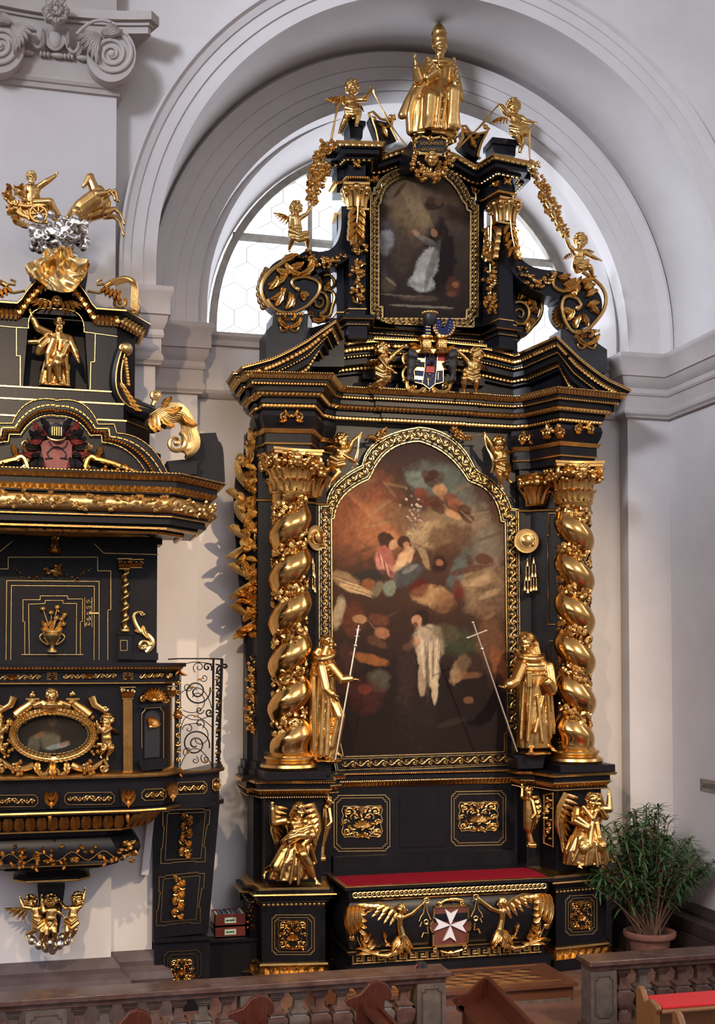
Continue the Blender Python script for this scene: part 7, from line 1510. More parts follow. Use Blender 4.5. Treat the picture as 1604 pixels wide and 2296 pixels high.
g = MB(); g.sweep([(.06, 3.90), (.09, 3.905), (.12, 3.935), (.06, 3.94)], BP); lumps(g, BP, .10, 3.918, .035, (.014, .014, .014)); g.sweep([(.05, 2.80), (.11, 2.805), (.115, 2.825), (.10, 2.845), (.03, 2.87), (.0, 2.875)], BP); g.sweep([(.04, 3.755), (.06, 3.76), (.06, 3.77), (.04, 3.775)], BP)
g.sweep([(.03, 2.485), (.085, 2.475), (.09, 2.46), (.08, 2.445), (.03, 2.44)], BP); lp = [BP[-2]] + LAND[1:]; g.sweep([(.02, 2.79), (.055, 2.795), (.06, 2.81), (.02, 2.82)], lp)
g.build('basket_moulding', 'gold_dull', bask)
# openwork leaf skirt, cove, bowl and neck
def ring(sx, yf, back=13.88, chamf=.28):
 "plan of the bowl: half width sx, front yf"
 return [(XCP - sx, back), (XCP - sx, yf + chamf*1.3), (XCP - sx + chamf*1.1, yf), (XCP + sx - chamf*1.1, yf), (XCP + sx, yf + chamf*1.3), (XCP + sx, back)]
bowl = MB()
K = [(1.16, 12.80, 2.44), (1.10, 12.84, 2.42), (.98, 12.92, 2.24), (.80, 13.03, 2.23), (.78, 13.04, 2.17), (.84, 13.00, 2.15), (.90, 12.96, 2.08), (.92, 12.95, 2.00), (.88, 12.98, 1.92), (.76, 13.05, 1.88), (.70, 13.12, 1.86), (.68, 13.14, 1.82), (.40, 13.35, 1.76), (.36, 13.38, 1.70), (.38, 13.36, 1.66), (.36, 13.4, 1.64)]
rows = [[V((x, y, z)) for x, y in ring(sx, yf, 13.88, .28*sx)] for sx, yf, z in K]; bowl.grid(rows); bowl.add(rows[-1], [tuple(range(6))])
bw = bowl.build('bowl', 'ebony', pulpit, angle=30)
g = MB()
for (sx, yf, z, h, n) in ((1.08, 12.86, 2.25, .16, .105),):
 p = ring(sx, yf, 13.88, .28*sx); acanthus_band(g, p, -.06, z, h, n, .05, .10); lumps(g, p, -.10, z + .0, .05, (.02, .02, .012))
g.sweep([(-.01, 2.235), (.01, 2.235), (.012, 2.25), (-.01, 2.255)], ring(.98, 12.92, 13.88, .27));
for (sx, yf, z) in ((.70, 13.12, 1.865), (.385, 13.36, 1.665)): p = ring(sx, yf, 13.88, .28*sx); g.sweep([(-.01, z - .012), (.015, z - .01), (.015, z + .01), (-.01, z + .012)], p); lumps(g, p, .012, z, .03, (.011, .01, .01))
g.build('leaf_skirt', 'gold_dull', bw)
g = MB(); Fv = PY(12.95); rr = random.Random(14); vine = []
for i in range(34):
 x = -30 + i*10; vine.append((x, 1925 - x*.035 + 10*sin(i*.9)))
rtube(g, Fv, [q for q in vine if q[0] < 262], 1.4, .01, 5)
for i in range(70):
 x = rr.uniform(-30, 268); y = 1925 - x*.035 + rr.uniform(-24, 24); a = rr.uniform(0, 2*pi)
 if i % 3 == 0: flower(g, Fv, x, y, rr.uniform(5, 7.5), .015, 5, a)
 else: leaf(g, Fv, (x, y), (x + 13*cos(a), y + 11*sin(a)), 6, rr.uniform(-.3, .3), .008, .015, .02, 2, 6)
Fs = Plane((XCP + .79, 13.1, 0), (.75, -.65, 0))
for i in range(16): x = rr.uniform(270, 306); a = rr.uniform(0, 2*pi); y = 1912 + rr.uniform(-24, 20); leaf(g, Fs, (x, y), (x + 9*cos(a), y + 11*sin(a)), 6, .2, .008, .015, .02, 2, 6)
g.build('vine_carving', 'gold_dull', bw)
# three cherubs and silver clouds under the bowl
t3 = thing('console_cherubs', W(108, 2120, 13.6), 'three intertwined gilt cherubs on silver clouds carrying the pulpit bowl', 'figure group')
for q in (dict(hd=(68, 2022), face=(-.2, -1, .5), ch=(80, 2035, .1), pe=(86, 2062, .12), aL=[(52, 2030, .1), (46, 2012, .08)], aR=[(96, 2030, .14), (94, 2010, .1)], lL=[(78, 2080, .14), (60, 2092, .06)], lR=[(94, 2080, .2), (90, 2100, .12)]),
   dict(hd=(114, 2020), face=(.0, -1, .3), ch=(116, 2036, .16), pe=(112, 2064, .16), aL=[(98, 2036, .2), (96, 2018, .16)], aR=[(130, 2036, .2), (138, 2044, .2)], lL=[(104, 2086, .2), (98, 2106, .12)], lR=[(122, 2080, .22), (124, 2104, .14)]),
   dict(hd=(176, 2016), face=(.5, -1, .3), ch=(166, 2034, .1), pe=(160, 2062, .12), aL=[(146, 2030, .16), (136, 2018, .1)], aR=[(184, 2024, .06), (190, 1996, .02)], lL=[(150, 2080, .18), (146, 2102, .1)], lR=[(168, 2078, .16), (160, 2098, .08)])):
 putto('c', 13.55, q['hd'], 12.5, q['face'], q['ch'], q['pe'], q['aL'], q['aR'], q['lL'], q['lR'], '', part_of=t3, nm_body='cherub', seed=int(q['hd'][0]), cloth=[([(q['pe'][0] - 14, q['pe'][1], .12), (q['pe'][0], q['pe'][1] + 6, .2), (q['pe'][0] + 14, q['pe'][1] - 4, .14)], 7)])
m = MB(); p = lambda x, y, d=0.: W(x, y, 13.62) + V((0, -d, 0));
for (x, y, r, d) in ((72, 2104, 10, .1), (88, 2112, 11, .14), (104, 2120, 11, .12), (118, 2128, 9, .08), (132, 2112, 12, .12), (148, 2104, 12, .1), (140, 2094, 9, .14), (112, 2106, 12, .16), (96, 2100, 9, .16), (156, 2094, 9, .06), (66, 2096, 8, .04), (126, 2096, 8, .16), (122, 2120, 9, .12)): m.ell(p(x, y, d), r*.0049)
sculpt(m, 'cloud', 'silver_gilt', t3, .01, 2)
m = MB(); wing(m, p(62, 2046, .02), p(30, 2036, .0), .12, (0, 0, 1), 6); m.build('wing', 'gold_dull', t3)
m = MB(); m.prism([p(84, 1990), p(146, 1988), p(132, 2090), p(112, 2110), p(94, 2090)], (0, .26, 0)); m.build('console_core', 'ebony', t3)
# basket ornaments
F = PY(YF); FP = PY(YF - .03)
g = MB()
for x0, x1, y in ((-40, 93, 1519), (140, 262, 1516)):
 cx = (x0+x1)/2
 for k in (-1, 1): rinceau(g, FP, [(cx + k*8, y - (k*.5)), (cx + k*(x1-x0)*.49, y - k*1.2)], 8, 24, .012, 1.3, 2)
 palmette(g, FP, cx, y + 4, 12, 7, -pi/2, pi*.9, .02)
for x in (117, 287): filigree(g, FP, x - 11, 1508, x + 11, 1526, 0, .015, 3, .3)
for x0, x1 in ((310, 364), (371, 383)): rinceau(g, Plane((xa, YF, 0), (.30, -1, 0)), [(x0, 1517), (x1, 1513)], 7, 18, .03, 1.4, 2)
g.build('rim_frieze', 'gold', bask)
g = MB()
for (x0, x1, y0, y1) in ((-30, 85, 1782, 1808), (145, 256, 1776, 1803)):
 frame_notched(g, FP, x0, y0, x1, y1, 6, 1.0, .03, -.01, None); cx = (x0+x1)/2
 for k in (-1, 1):
  rinceau(g, FP, [(cx + k*6, (y0+y1)/2 + 1), (cx + k*(x1-x0)*.44, (y0+y1)/2)], 7.5, 24, .04, 1.5, 1)
 scroll(g, FP, cx - 6, (y0+y1)/2, 7, 1.2, 0, -1, 1.6, .04, 2); scroll(g, FP, cx + 6, (y0+y1)/2, 7, 1.2, pi, 1, 1.6, .04, 2); g.build('lower_frieze', 'gold', bask); g = MB()
Fc = Plane((xa, YF, 0), (.30, -1, 0)); frame_notched(g, Fc, 314, 1768, 368, 1793, 6, 1.0, .05, -.04, None); rinceau(g, Fc, [(320, 1782), (362, 1779)], 8, 20, .06, 1.5, 2); g.build('lower_frieze', 'gold', bask); g = MB()
Fl = Plane((xb, 13.05, 0), (.35, -1, 0)); frame_notched(g, Fl, 392, 1753, 463, 1780, 6, 1.0, .01, -.04, None); rinceau(g, Fl, [(398, 1768), (458, 1765)], 8, 20, .02, 1.5, 2); frame_notched(g, Plane((xc_, 13.4, 0), (1.2, -1, 0)), 475, 1745, 491, 1772, 5, 1.0, .01, -.1, None); scroll(g, Plane((xc_, 13.4, 0), (1.2, -1, 0)), 483, 1759, 8, 1.2, 0, 1, 2, .02, 3)
g.build('lower_frieze', 'gold', bask)
for x, y0, y1 in ((115, 1770, 1806), (287, 1766, 1804), (381, 1752, 1790)):
 b = MB(); FF = FP if x < 300 else Fc; b.prism([FF(x - 19, y0, .0), FF(x + 18, y0, .0), FF(x + 15, y1, .0), FF(x + 10, y1 + 4, 0), FF(x - 10, y1 + 4, 0), FF(x - 15, y1, .0)], (0, -.05, 0)); c_ = b.build('bracket', 'ebony', bask, angle=20) if x < 300 else None
 g = MB()
 w = 14 if x < 300 else 7
 for k in (-1, 0, 1): leaf(g, FF, (x, y1), (x + k*w, y0 + 2 + abs(k)*3), 9, .25*k, .05, .02, .04, 3, 8); leaf(g, FF, (x, y1 - 14), (x + k*w*.8, y0 + 1), 8, .2*k, .06, .02, .04, 3, 8)
 leaf(g, FF, (x, y0 + 20), (x, y1 + 6), 8, 0, .05, .02, .02, 2); g.build('bracket_leaf', 'gold', bask)
for x in (112, 286): g = MB(); dot(g, FP, x, 1830, 5, .03); leaf(g, FP, (x, 1822), (x, 1844), 8, 0, .02, .02, .02, 2); g.build('pendant', 'gold_dull', bask)
# fluted pilasters with capitals
def small_capital(g, FF, x, y0, y1, w):
 for k in (-1, -.33, .33, 1): leaf(g, FF, (x + k*w*.7, y1), (x + k*w*.85, y0 + (y1-y0)*.35), w*.7, .1*k, .02, .02, .04, 3, 8)
 for k in (-1, 1): scroll(g, FF, x + k*w*.95, y0 + (y1-y0)*.3, w*.4, 1.2, 0, k, w*.14, .05, 0)
 dot(g, FF, x, y0 + (y1-y0)*.3, w*.25, .05); line(g, FF, [(x - w*1.3, y0), (x + w*1.3, y0 - .5)], 1.6, .05); line(g, FF, [(x - w, y1), (x + w, y1)], 1.2, .03)
for FF, x, w, y0, y1, y2 in ((FP, 286, 10.5, 1541, 1566, 1741), (Plane((xb, 13.05, 0), (.6, -1, 0)), 378, 6.5, 1539, 1562, 1730)):
 g = MB(); n = 5
 for i in range(n): xx = x - w + (2*w)*(i + .5)/n; rtube(g, FF, [(xx, y1), (xx + .8, y2)], w/n*.92, .012, 8)
 g.prism([FF(x - w, y1), FF(x + w, y1), FF(x + w + .8, y2), FF(x - w + .8, y2)], (0, -.012, 0)); small_capital(g, FF, x, y0, y1, w + 2); g.build('fluted_pilaster', 'gold', bask)
# shell niche on the curved corner
Fn = Plane((xa + .05, YF, 0), (.30, -1, 0)); m = MB(); ox = (lambda p: [Fn(*q, .0) for q in p])
m.prism([Fn(312, 1580, .02), Fn(372, 1576, .02), Fn(372, 1583, .02), Fn(312, 1587, .02)], (0, -.05, 0)); m.prism([Fn(311, 1704, .0), Fn(372, 1698, .0), Fn(372, 1704, .0), Fn(366, 1722, .0), Fn(318, 1728, .0), Fn(311, 1712, 0)], (0, -.08, 0))
nc = m.build('niche_surround', 'ebony', bask, angle=20); m = MB(); cx, r = 341, 17; m.prism([Fn(cx - r, 1700), Fn(cx + r, 1697)] + [Fn(cx + r*cos(pi*i/14), 1612 - 20*sin(pi*i/14)) for i in range(15)], (0, -.006, 0)); m.build('niche_recess', 'niche_black', nc)
g = MB(); palmette(g, Fn, 336, 1630, 24, 7, -pi/2 + .5, 1.5, .02); g.build('niche_shell', 'gold', nc)
g = MB(); palmette(g, Fn, 343, 1570, 30, 9, -pi/2, pi*.8, .03);
for k in (-1, 1): scroll(g, Fn, 343 + k*24, 1568, 9, 1.3, 0, k, 2.4, .03, 4)
g.build('shell_crest', 'gold', nc); g = MB(); line(g, Fn, [(317, 1676), (317, 1600), (324, 1592), (324, 1588), (360, 1586), (360, 1590), (366, 1597), (366, 1700)], 1.0, .012); g.build('niche_fillet', 'gold', nc)
# oval painting in a carved gilt frame
cart = thing('oval_painting', F(118, 1740, 0), 'small dark oval painting in a heavy gilt cartouche frame on the pulpit front', 'painting')
ov = [(118 + 80*cos(2*pi*i/48), 1646 + 44*sin(2*pi*i/48)) for i in range(48)]; S = []
st(118, 1650, 20, 16, 0, (66, 56, 46), .9); st(112, 1662, 22, 20, .3, (120, 112, 88), .7); st(118, 1615, 9, 11, 0, (104, 84, 64), .8, 2); st(75, 1672, 13, 26, .4, (110, 104, 84), .7, 1.5); st(130, 1673, 26, 5, -.2, (146, 152, 146), .95, 2); st(145, 1667, 12, 4, -.4, (150, 110, 80), .8, 2); st(90, 1648, 14, 6, -.4, (140, 104, 72), .7, 1.6); st(118, 1630, 26, 20, 0, (70, 60, 48), .4, .8); st(100, 1610, 30, 8, .2, (60, 52, 44), .5)
painted('painted_canvas', PY(YF - .05), ov, 2.0, lambda x, y: V(lin((52, 46, 40))), S, cart, 7, .0)
g = MB(); FK = PY(YF - .05); line(g, FK, ov, 1.6, .02, True)
w1 = [(118 + 92*cos(2*pi*i/60), 1647 + 55*sin(2*pi*i/60)) for i in range(61)]; rtube(g, FK, w1, 8, .02, 8);
for i in range(110): a = 2*pi*i/110; s_ = 1 if i % 2 else -1; x, y = 118 + (90 + 4*s_)*cos(a), 1647 + (53 + 4*s_)*sin(a); dr = -1 if cos(a) > 0 else 1; leaf(g, FK, (x, y), (x - 9*dr*sin(a)*1.2 + 3*s_*cos(a), y + 9*dr*cos(a) + 3*s_*sin(a)), 6, .1, .06, .012, .02, 2, 6)
g.build('laurel_wreath', 'gold_pale', cart)
for s in (-1, 1):
 X = lambda x: 118 + s*(x - 118)
 g = MB(); rtube(g, FK, [(X(160), 1572), (X(172), 1582), (X(186), 1592), (X(200), 1604)], 12, .03, 10, (.8, 1.1)); g.ell(FK(X(163), 1574, .03), (.06, .05, .03)); rtube(g, FK, [(X(205), 1562), (X(212), 1580), (X(226), 1588), (X(238), 1596)], 8, .03, 10, (1.3, .8)); scroll(g, FK, X(236), 1588, 7, 1.2, 0, s, 2.5, .05, 0);
 for k in range(5): dot(g, FK, X(162) + R.uniform(-5, 5), 1556 + R.uniform(-6, 5), R.uniform(2.5, 4.5), .04)
 line(g, FK, [(X(150), 1567), (X(176), 1567)], 3, .04); g.build('horn_of_plenty', 'gold', cart)
 g = MB(); garland(g, FK, arc3((X(186), 1606), (X(222), 1640), (X(214), 1690)), 12, 14, .05, .5, random.Random(3)); rtube(g, FK, arc3((X(160), 1714), (X(200), 1722), (X(232), 1702)) + [(X(240), 1716), (X(228), 1730)], 9, .03, 9, (1., .7)); scroll(g, FK, X(232), 1722, 10, 1.2, 0, s, 3, .04, 2); garland(g, FK, [(X(196), 1708), (X(198), 1730)], 13, 6, .08, .6, random.Random(4)); rtube(g, FK, arc3((X(118), 1706), (X(136), 1735), (X(156), 1716)) , 7, .05, 9); leaf(g, FK, (X(150), 1706), (X(152), 1732), 18, .1, .06, .03, .03, 3); g.build('cartouche_scroll', 'gold', cart)
g = MB(); leaf(g, FK, (118, 1708), (118, 1744), 20, 0, .06, .04, .03, 3); rtube(g, FK, [(98, 1592), (138, 1592)], 8, .05, 9); g.build('cartouche_keystone', 'gold', cart)
m = MB(); head(m, FK(116, 1558, .13), .062, (0, -1, -.15), (0, 0, 1), 'curls', False, random.Random(4), 1.1); m.cap(FK(116, 1570, .08), .05, FK(116, 1578, .08), .085); m.ell(FK(116, 1580, .08), (.12, .07, .06))
for k in (-1, 1): m.cap(FK(116 + k*18, 1575, .08), .038, FK(116 + k*38, 1582, .06), .028)
sculpt(m, 'cherub_bust', 'gold', cart, .008, 2)
for s in (-1, 1):
 X = lambda x: 118 + s*(x - 118)
 pp = putto('c', YF - .06, (X(240), 1616), 13, (-s*.4, -1, -.3), (X(236), 1637, .04), (X(240), 1668, .04), *(([(X(222), 1634, .1), (X(218), 1622, .08)], [(X(232), 1642, .12), (X(222), 1630, .14)]) if s > 0 else ([(X(232), 1642, .12), (X(222), 1630, .14)], [(X(222), 1634, .1), (X(218), 1622, .08)])), *(([(X(230), 1680, .1), (X(226), 1690, .02)], [(X(250), 1676, .1), (X(240), 1694, .04)]) if s > 0 else ([(X(250), 1676, .1), (X(240), 1694, .04)], [(X(230), 1680, .1), (X(226), 1690, .02)])), '', part_of=cart, nm_body='frame_cherub', seed=9, wings=[((X(246), 1634, -.02), (X(262), 1640, -.04), 14, (s*.2, 0, 1))])
# ---- back board with the pulpit door
m = MB(); q = PY(YD); xr = W(352, 1400, YD).x; xl = 2*XCP - xr - .1
m.box((xl, YD, 3.3), (xr, 14.14, 5.50)); m.box((xl - .05, YD - .05, 5.30), (xr + .05, 14.14, 5.36)); m.box((xl - .08, YD - .10, 5.42), (xr + .08, 14.14, 5.50)); m.prism([q(264, 1425), q(296, 1425), q(296, 1478), q(264, 1478)], (0, -.08, 0)); m.prism([q(262, 1418), q(298, 1418), q(298, 1424), q(262, 1424)], (0, -.1, 0)); m.prism([q(262, 1464), q(354, 1464), q(354, 1480), q(262, 1480)], (0, -.05, 0))
bb = m.build('back_board', 'ebony', pulpit, angle=25)
g = MB(); c0 = [(xl, YD), (xr, YD), (xr, 14.1)]; acanthus_band(g, c0, .06, 5.36, .07, .08, .03, .05)
line(g, q, [Z4(0, 225), Z4(55, 225), Z4(55, 147), Z4(650, 147), Z4(650, 238), Z4(738, 238), Z4(738, 498), Z4(718, 498), Z4(718, 830)], 1.0, .01); line(g, q, [Z4(40, 830), Z4(45, 303), Z4(660, 308), Z4(660, 830)], .9, .01); line(g, q, [Z4(72, 830), Z4(76, 335), Z4(628, 340), Z4(626, 830)], .9, .01)
line(g, q, arc3(Z4(0, 110), Z4(360, -60), Z4(690, 120)) + [Z4(1055, 130)], 1.2, .012)
line(g, q, [Z4(153, 575), Z4(153, 430), Z4(268, 430), Z4(268, 405), Z4(450, 405), Z4(450, 425), Z4(550, 425), Z4(550, 575), Z4(535, 575), Z4(535, 790)], .9, .012); line(g, q, [Z4(165, 790), Z4(165, 575), Z4(153, 575)], .9, .012); line(g, q, [Z4(196, 790), Z4(190, 460), Z4(300, 455), Z4(300, 435), Z4(420, 435), Z4(420, 455), Z4(510, 455), Z4(508, 790)], .9, .012); line(g, q, [Z4(145, 795), Z4(553, 795)], 1.1, .02)
line(g, PY(YD - .08), [Z4(803, 700), Z4(848, 700), Z4(848, 768), Z4(803, 768)], .8, .006, True)
g.build('gilt_fillet', 'gold_pale', bb)
g = MB(); garland(g, q, arc3(Z4(100, 215), Z4(200, 285), Z4(330, 245)), 6, 12, .02, .4, random.Random(2), .3); garland(g, q, arc3(Z4(400, 245), Z4(500, 285), Z4(600, 215)), 6, 12, .02, .4, random.Random(3), .3); garland(g, q, [Z4(350, 215), Z4(350, 262)], 15, 6, .03, .3, random.Random(4)); dot(g, q, *Z4(350, 238), 7, .05); g.build('door_swag', 'gold', bb)
g = MB(); palmette(g, q, *Z4(364, 90), 18, 7, pi/2, pi*.9, .03); scroll(g, q, *Z4(364, 15), 8, 1.2, 0, 1, 2.5, .05, 2); leaf(g, q, Z4(364, 20), Z4(364, 130), 22, 0, .04, .04, .03, 3); g.build('keystone_mask', 'gold', bb)
# vase of flowers carved on the door
g = MB(); c = q(*Z4(347, 780), .06); kk = MPP(117, 1450, YD)/2.97; g.lathe([(36*kk, 0), (36*kk, 12*kk), (14*kk, 28*kk), (14*kk, 40*kk), (46*kk, 80*kk), (60*kk, 110*kk), (50*kk, 125*kk), (66*kk, 135*kk), (66*kk, 142*kk), (26*kk, 150*kk)], c, 20)
for s in (-1, 1): g.tube([q(*Z4(347 + s*x, y), .06) for x, y in arc3((30, 730), (80, 690), (62, 655)) + [(45, 668), (52, 690)]], .008, 6)
rr = random.Random(12); vs_ = g.build('carved_vase', 'gold_pale', bb); g = MB()
for (x, y) in ((285, 490), (380, 480), (430, 530), (340, 515), (300, 595), (410, 560), (340, 580), (420, 590), (375, 550), (290, 630), (400, 630)):
 g.tube([q(*Z4(347, 650), .04), q(*Z4((347+x)/2, (650+y)/2 + 8), .05), q(*Z4(x, y), .05)], .005, 5); xx, yy = Z4(x, y); flower(g, q, xx, yy, 7.5, .05, 5, rr.uniform(0, 6)); a = rr.uniform(0, 6); leaf(g, q, (xx, yy + 4), (xx + 10*cos(a), yy + 4 + 10*sin(a)), 5, .2, .03, .02, .02, 2, 6)
for s in (-1, 0, 1): leaf(g, q, Z4(347, 650), Z4(347 + s*70, 560), 9, .2*s, .03, .03, .03, 3); leaf(g, q, Z4(347, 655), Z4(347 + s*70, 610), 9, .2*s, .03, .03, .03, 3)
g.build('flower_bouquet', 'gold_pale', vs_)
g = MB()   # brass lock hinge
for s in (-1, 1): line(g, q, [Z4(588 + s*24, 415), Z4(588 + s*24, 610)], .7, .012)
for y in (440, 480, 520, 560, 595): scroll(g, q, *Z4(588, y), 6, 1.3, y*.3, 1, 1.2, .014, 0)
line(g, q, [Z4(600, 520), Z4(650, 520)], 2.6, .02); g.build('door_lock', 'gold_pale', bb)
# twisted colonnette, side scroll
g = MB(); c = q(*Z4(828, 645), .10); H = (Z4(828, 645)[1] - Z4(828, 230)[1])*MPP(278, 1350, YD); rows = []; r = .034
for k in range(120):
 u = k/119; ph = 2*pi*5.2*u; rows.append([c + V((.014*cos(ph) + r*cos(2*pi*j/14), .014*sin(ph) + r*sin(2*pi*j/14), .03 + (H - .03)*u)) for j in range(14)])
g.grid(rows, closed=True); g.lathe([(.05, 0), (.055, .02), (.04, .04)], c, 16); g.build('twisted_colonnette', 'gold', bb, angle=60)
g = MB(); small_capital(g, PY(YD - .10), *Z4(828, 0)[:1], Z4(0, 160)[1], Z4(0, 225)[1], 11); small_capital(g, PY(YD - .01), *Z4(905, 0)[:1], Z4(0, 165)[1], Z4(0, 218)[1], 12); g.build('colonnette_capital', 'gold', bb)
g = MB(); rtube(g, q, arc3(Z4(950, 515), Z4(890, 540), Z4(930, 640)) + arc3(Z4(930, 640), Z4(1010, 700), Z4(985, 765))[1:], 7, .02, 8, (.5, 1.2)); scroll(g, q, *Z4(955, 740), 15, 1.4, 1.2, -1, 5, .03, 2); scroll(g, q, *Z4(945, 522), 6, 1.2, 0, 1, 2, .03, 0); leaf(g, q, Z4(940, 640), Z4(895, 640), 10, .2, .02, .02, .02, 3); leaf(g, q, Z4(950, 600), Z4(990, 690), 12, .2, .03, .02, .03, 3); g.build('side_scroll', 'gold_pale', bb)
# ---- stair enclosure
Fst = PY(14.06); stair = thing('pulpit_stair', Fst(420, 2200, 0), 'black pulpit stair enclosure with three gilt carved panels', 'stair'); m = MB()
m.prism([Fst(344, 1800), Fst(493, 1800), Fst(467, 2092), Fst(344, 2104)], (0, 1.45, 0)); a = Fst(344, 2104); b = Fst(480, 2092); m.box((a.x, 14.0, a.z - .04), (b.x, 15.5, a.z)); m.box((a.x + .01, 14.04, 0), (b.x - .05, 15.48, a.z - .02)); sb = m.build('stair_casing', 'ebony', stair, angle=20)
for q1, q2, q3, q4, (x0, x1, y0, y1), sd in ((Z5(945, 300), Z5(1218, 292), Z5(1190, 600), Z5(932, 610), (1040, 1125, 320, 570), 3), (Z5(922, 680), Z5(1186, 660), Z5(1162, 955), Z5(906, 970), (990, 1090, 690, 920), 4)):
 g = MB(); e = 3
 line(g, Fst, [(q1[0], q1[1] + 3), (q1[0] + 14, q1[1] + 3), (q1[0] + 14, q1[1]), (q2[0] - 14, q2[1]), (q2[0] - 14, q2[1] + 3), q2[:1] + (q2[1] + 3,), (q2[0] - 2, q2[1] + 36), (q2[0] - 6, q2[1] + 36), (q3[0] - 4, q3[1] - 34), (q3[0], q3[1] - 34), q3, (q3[0] - 22, q3[1] + 1), (q3[0] - 22, q3[1] - 2), (q4[0] + 24, q4[1] - 2), (q4[0] + 24, q4[1]), q4, (q4[0] + 1, q4[1] - 34), (q4[0] + 4, q4[1] - 34), (q1[0] + 3, q1[1] + 36), (q1[0], q1[1] + 36)], .9, .008, True)
 line(g, Fst, [(q1[0] + 10, q1[1] + 8), (q2[0] - 10, q2[1] + 8), (q3[0] - 10, q3[1] - 8), (q4[0] + 10, q4[1] - 8)], .7, .008, True); g.build('panel_fillet', 'gold', sb)
 g = MB(); X0, Y0_ = Z5(x0, y0); X1, Y1_ = Z5(x1, y1); rr = random.Random(sd); cx = (X0+X1)/2; n = 7
 for i in range(n):
  y = Y0_ + (Y1_-Y0_)*(i + .5)/n; s = 1 if i % 2 else -1; sl = -6*(i/n)
  scroll(g, Fst, cx + sl*.6 + s*6, y, 9, 1.3, rr.uniform(0, 6), s, 2, .02, 4); flower(g, Fst, cx - s*8 + sl*.6, y + 2, 6.5, .03, 5, i); leaf(g, Fst, (cx + sl, y), (cx + s*15 + sl, y - 9), 7, .2, .02, .02, .02, 3); leaf(g, Fst, (cx + sl, y), (cx - s*14 + sl, y + 10), 7, .2, .02, .02, .02, 3)
 g.build('carved_drop', 'gold', sb)
g = MB(); Fs2 = PY(14.035); frame_notched(g, Fs2, 368, 2132, 451, 2196, 7, .9, .006, -.05, 8); filigree(g, Fs2, 380, 2148, 434, 2200, -.04, .02, 11); g.build('carved_panel', 'gold', sb)
# ---- iron railing on the landing
rail = thing('iron_railing', ((xb+xc_)/2, 13.2, 2.8), 'black wrought-iron scrollwork railing with gilt leaves at the top of the pulpit stair', 'railing')
class Rail:
 "railing surface: picture coordinates on the curved landing edge"
 def __call__(s, x, y, c=0.):
  Yr = 13.05 + .10*(x - 388)/60 if x < 448 else 13.15 + .28*((x - 448)/46)**1.6
  return W(x, y, Yr) + V((c*.3, -c, 0))
RL = Rail(); g = MB(); Z = Z4
def curve(pts, w=.9, mb=None): rtube(mb or g, RL, [Z(*p) for p in pts], w, 0., 6)
curve([(1120, 826), (1190, 822), (1300, 822), (1420, 822), (1485, 825)], 1.6); curve([(1180, 1560), (1300, 1572), (1400, 1560), (1460, 1540)], 1.6); curve([(1422, 825), (1415, 1560)], 1.4); curve([(1478, 826), (1455, 1545)], 1.6); curve([(1205, 870), (1200, 1560)], 1.0)
for cx, cy, r, tn, a0, d in ((1310, 1040, 95, 1.8, -.3, 1), (1300, 1090, 110, .8, 2.4, -1), (1300, 1390, 100, 1.9, .3, -1), (1320, 1350, 110, .8, -2.2, 1), (1325, 880, 42, 1.3, 2.2, 1), (1380, 880, 34, 1.3, .6, -1), (1250, 1010, 34, 1.2, 0, 1), (1360, 950, 30, 1.2, 3, -1), (1330, 1165, 30, 1.2, 0, 1), (1330, 1255, 36, 1.2, 1, -1), (1250, 1440, 34, 1.2, 2, 1), (1370, 1490, 36, 1.2, 4, -1), (1300, 1500, 26, 1.2, 5, 1), (1255, 1290, 40, 1.1, 3, 1), (1395, 1180, 30, 1.1, 1, 1)):
 rtube(g, RL, [Z(*p) for p in spiral(cx, cy, r, tn, a0, d, 34)], .95, 0., 6)
curve(arc3((1200, 980), (1230, 860), (1420, 860))); curve(arc3((1200, 1180), (1300, 1230), (1415, 1190))); curve(arc3((1200, 1340), (1260, 1200), (1415, 1280))); curve(arc3((1200, 1540), (1300, 1420), (1415, 1540))); curve(arc3((1190, 1060), (1330, 1020), (1410, 1150))); curve([(1485, 860), (1505, 862), (1512, 875), (1500, 885), (1490, 878)]); curve([(1455, 1530), (1478, 1530), (1480, 1540), (1468, 1545)])
for i in range(9): y = 860 + i*80; curve(arc3((1440, y), (1470, y + 20), (1440, y + 60))); curve(arc3((1462, y + 10), (1445, y + 40), (1466, y + 70)))
g.build('iron_scrollwork', 'iron', rail)
m = MB(); m.prism([RL(*Z(1168, 880)), RL(*Z(1198, 880)), RL(*Z(1190, 1560)), RL(*Z(1158, 1560))], (0, -.02, 0)); po = m.build('railing_post', 'iron', rail)
g = MB(); fl_ = RL
for i in range(9): scroll(g, fl_, *Z(1180, 990 + i*56 + (60 if i > 3 else 0)), 6, 1.2, i*1.5, 1 if i % 2 else -1, 1.6, .03, 2)
flower(g, fl_, *Z(1177, 1197), 12, .03, 8);
for a, b in (((1190, 900), (1230, 935)), ((1190, 900), (1150, 935)), ((1190, 890), (1200, 860)), ((1180, 1570), (1150, 1550)), ((1180, 1570), (1200, 1610)), ((1180, 1570), (1215, 1560))): leaf(g, fl_, Z(*a), Z(*b), 6, .2, .03, .02, .02, 2, 6)
g.build('gilt_post_ornament', 'gold', po)
g = MB();
for p in ((1400, 1035), (1300, 1205), (1250, 1445), (1370, 1500), (1325, 960), (1440, 960), (1450, 1120), (1445, 1300), (1440, 1450), (1270, 1010)): leaf(g, RL, Z(p[0] - 14, p[1]), Z(p[0] + 16, p[1] - 6), 4, .2, .01, .015, .01, 2, 6)
g.build('gilt_leaf', 'gold_pale', rail)
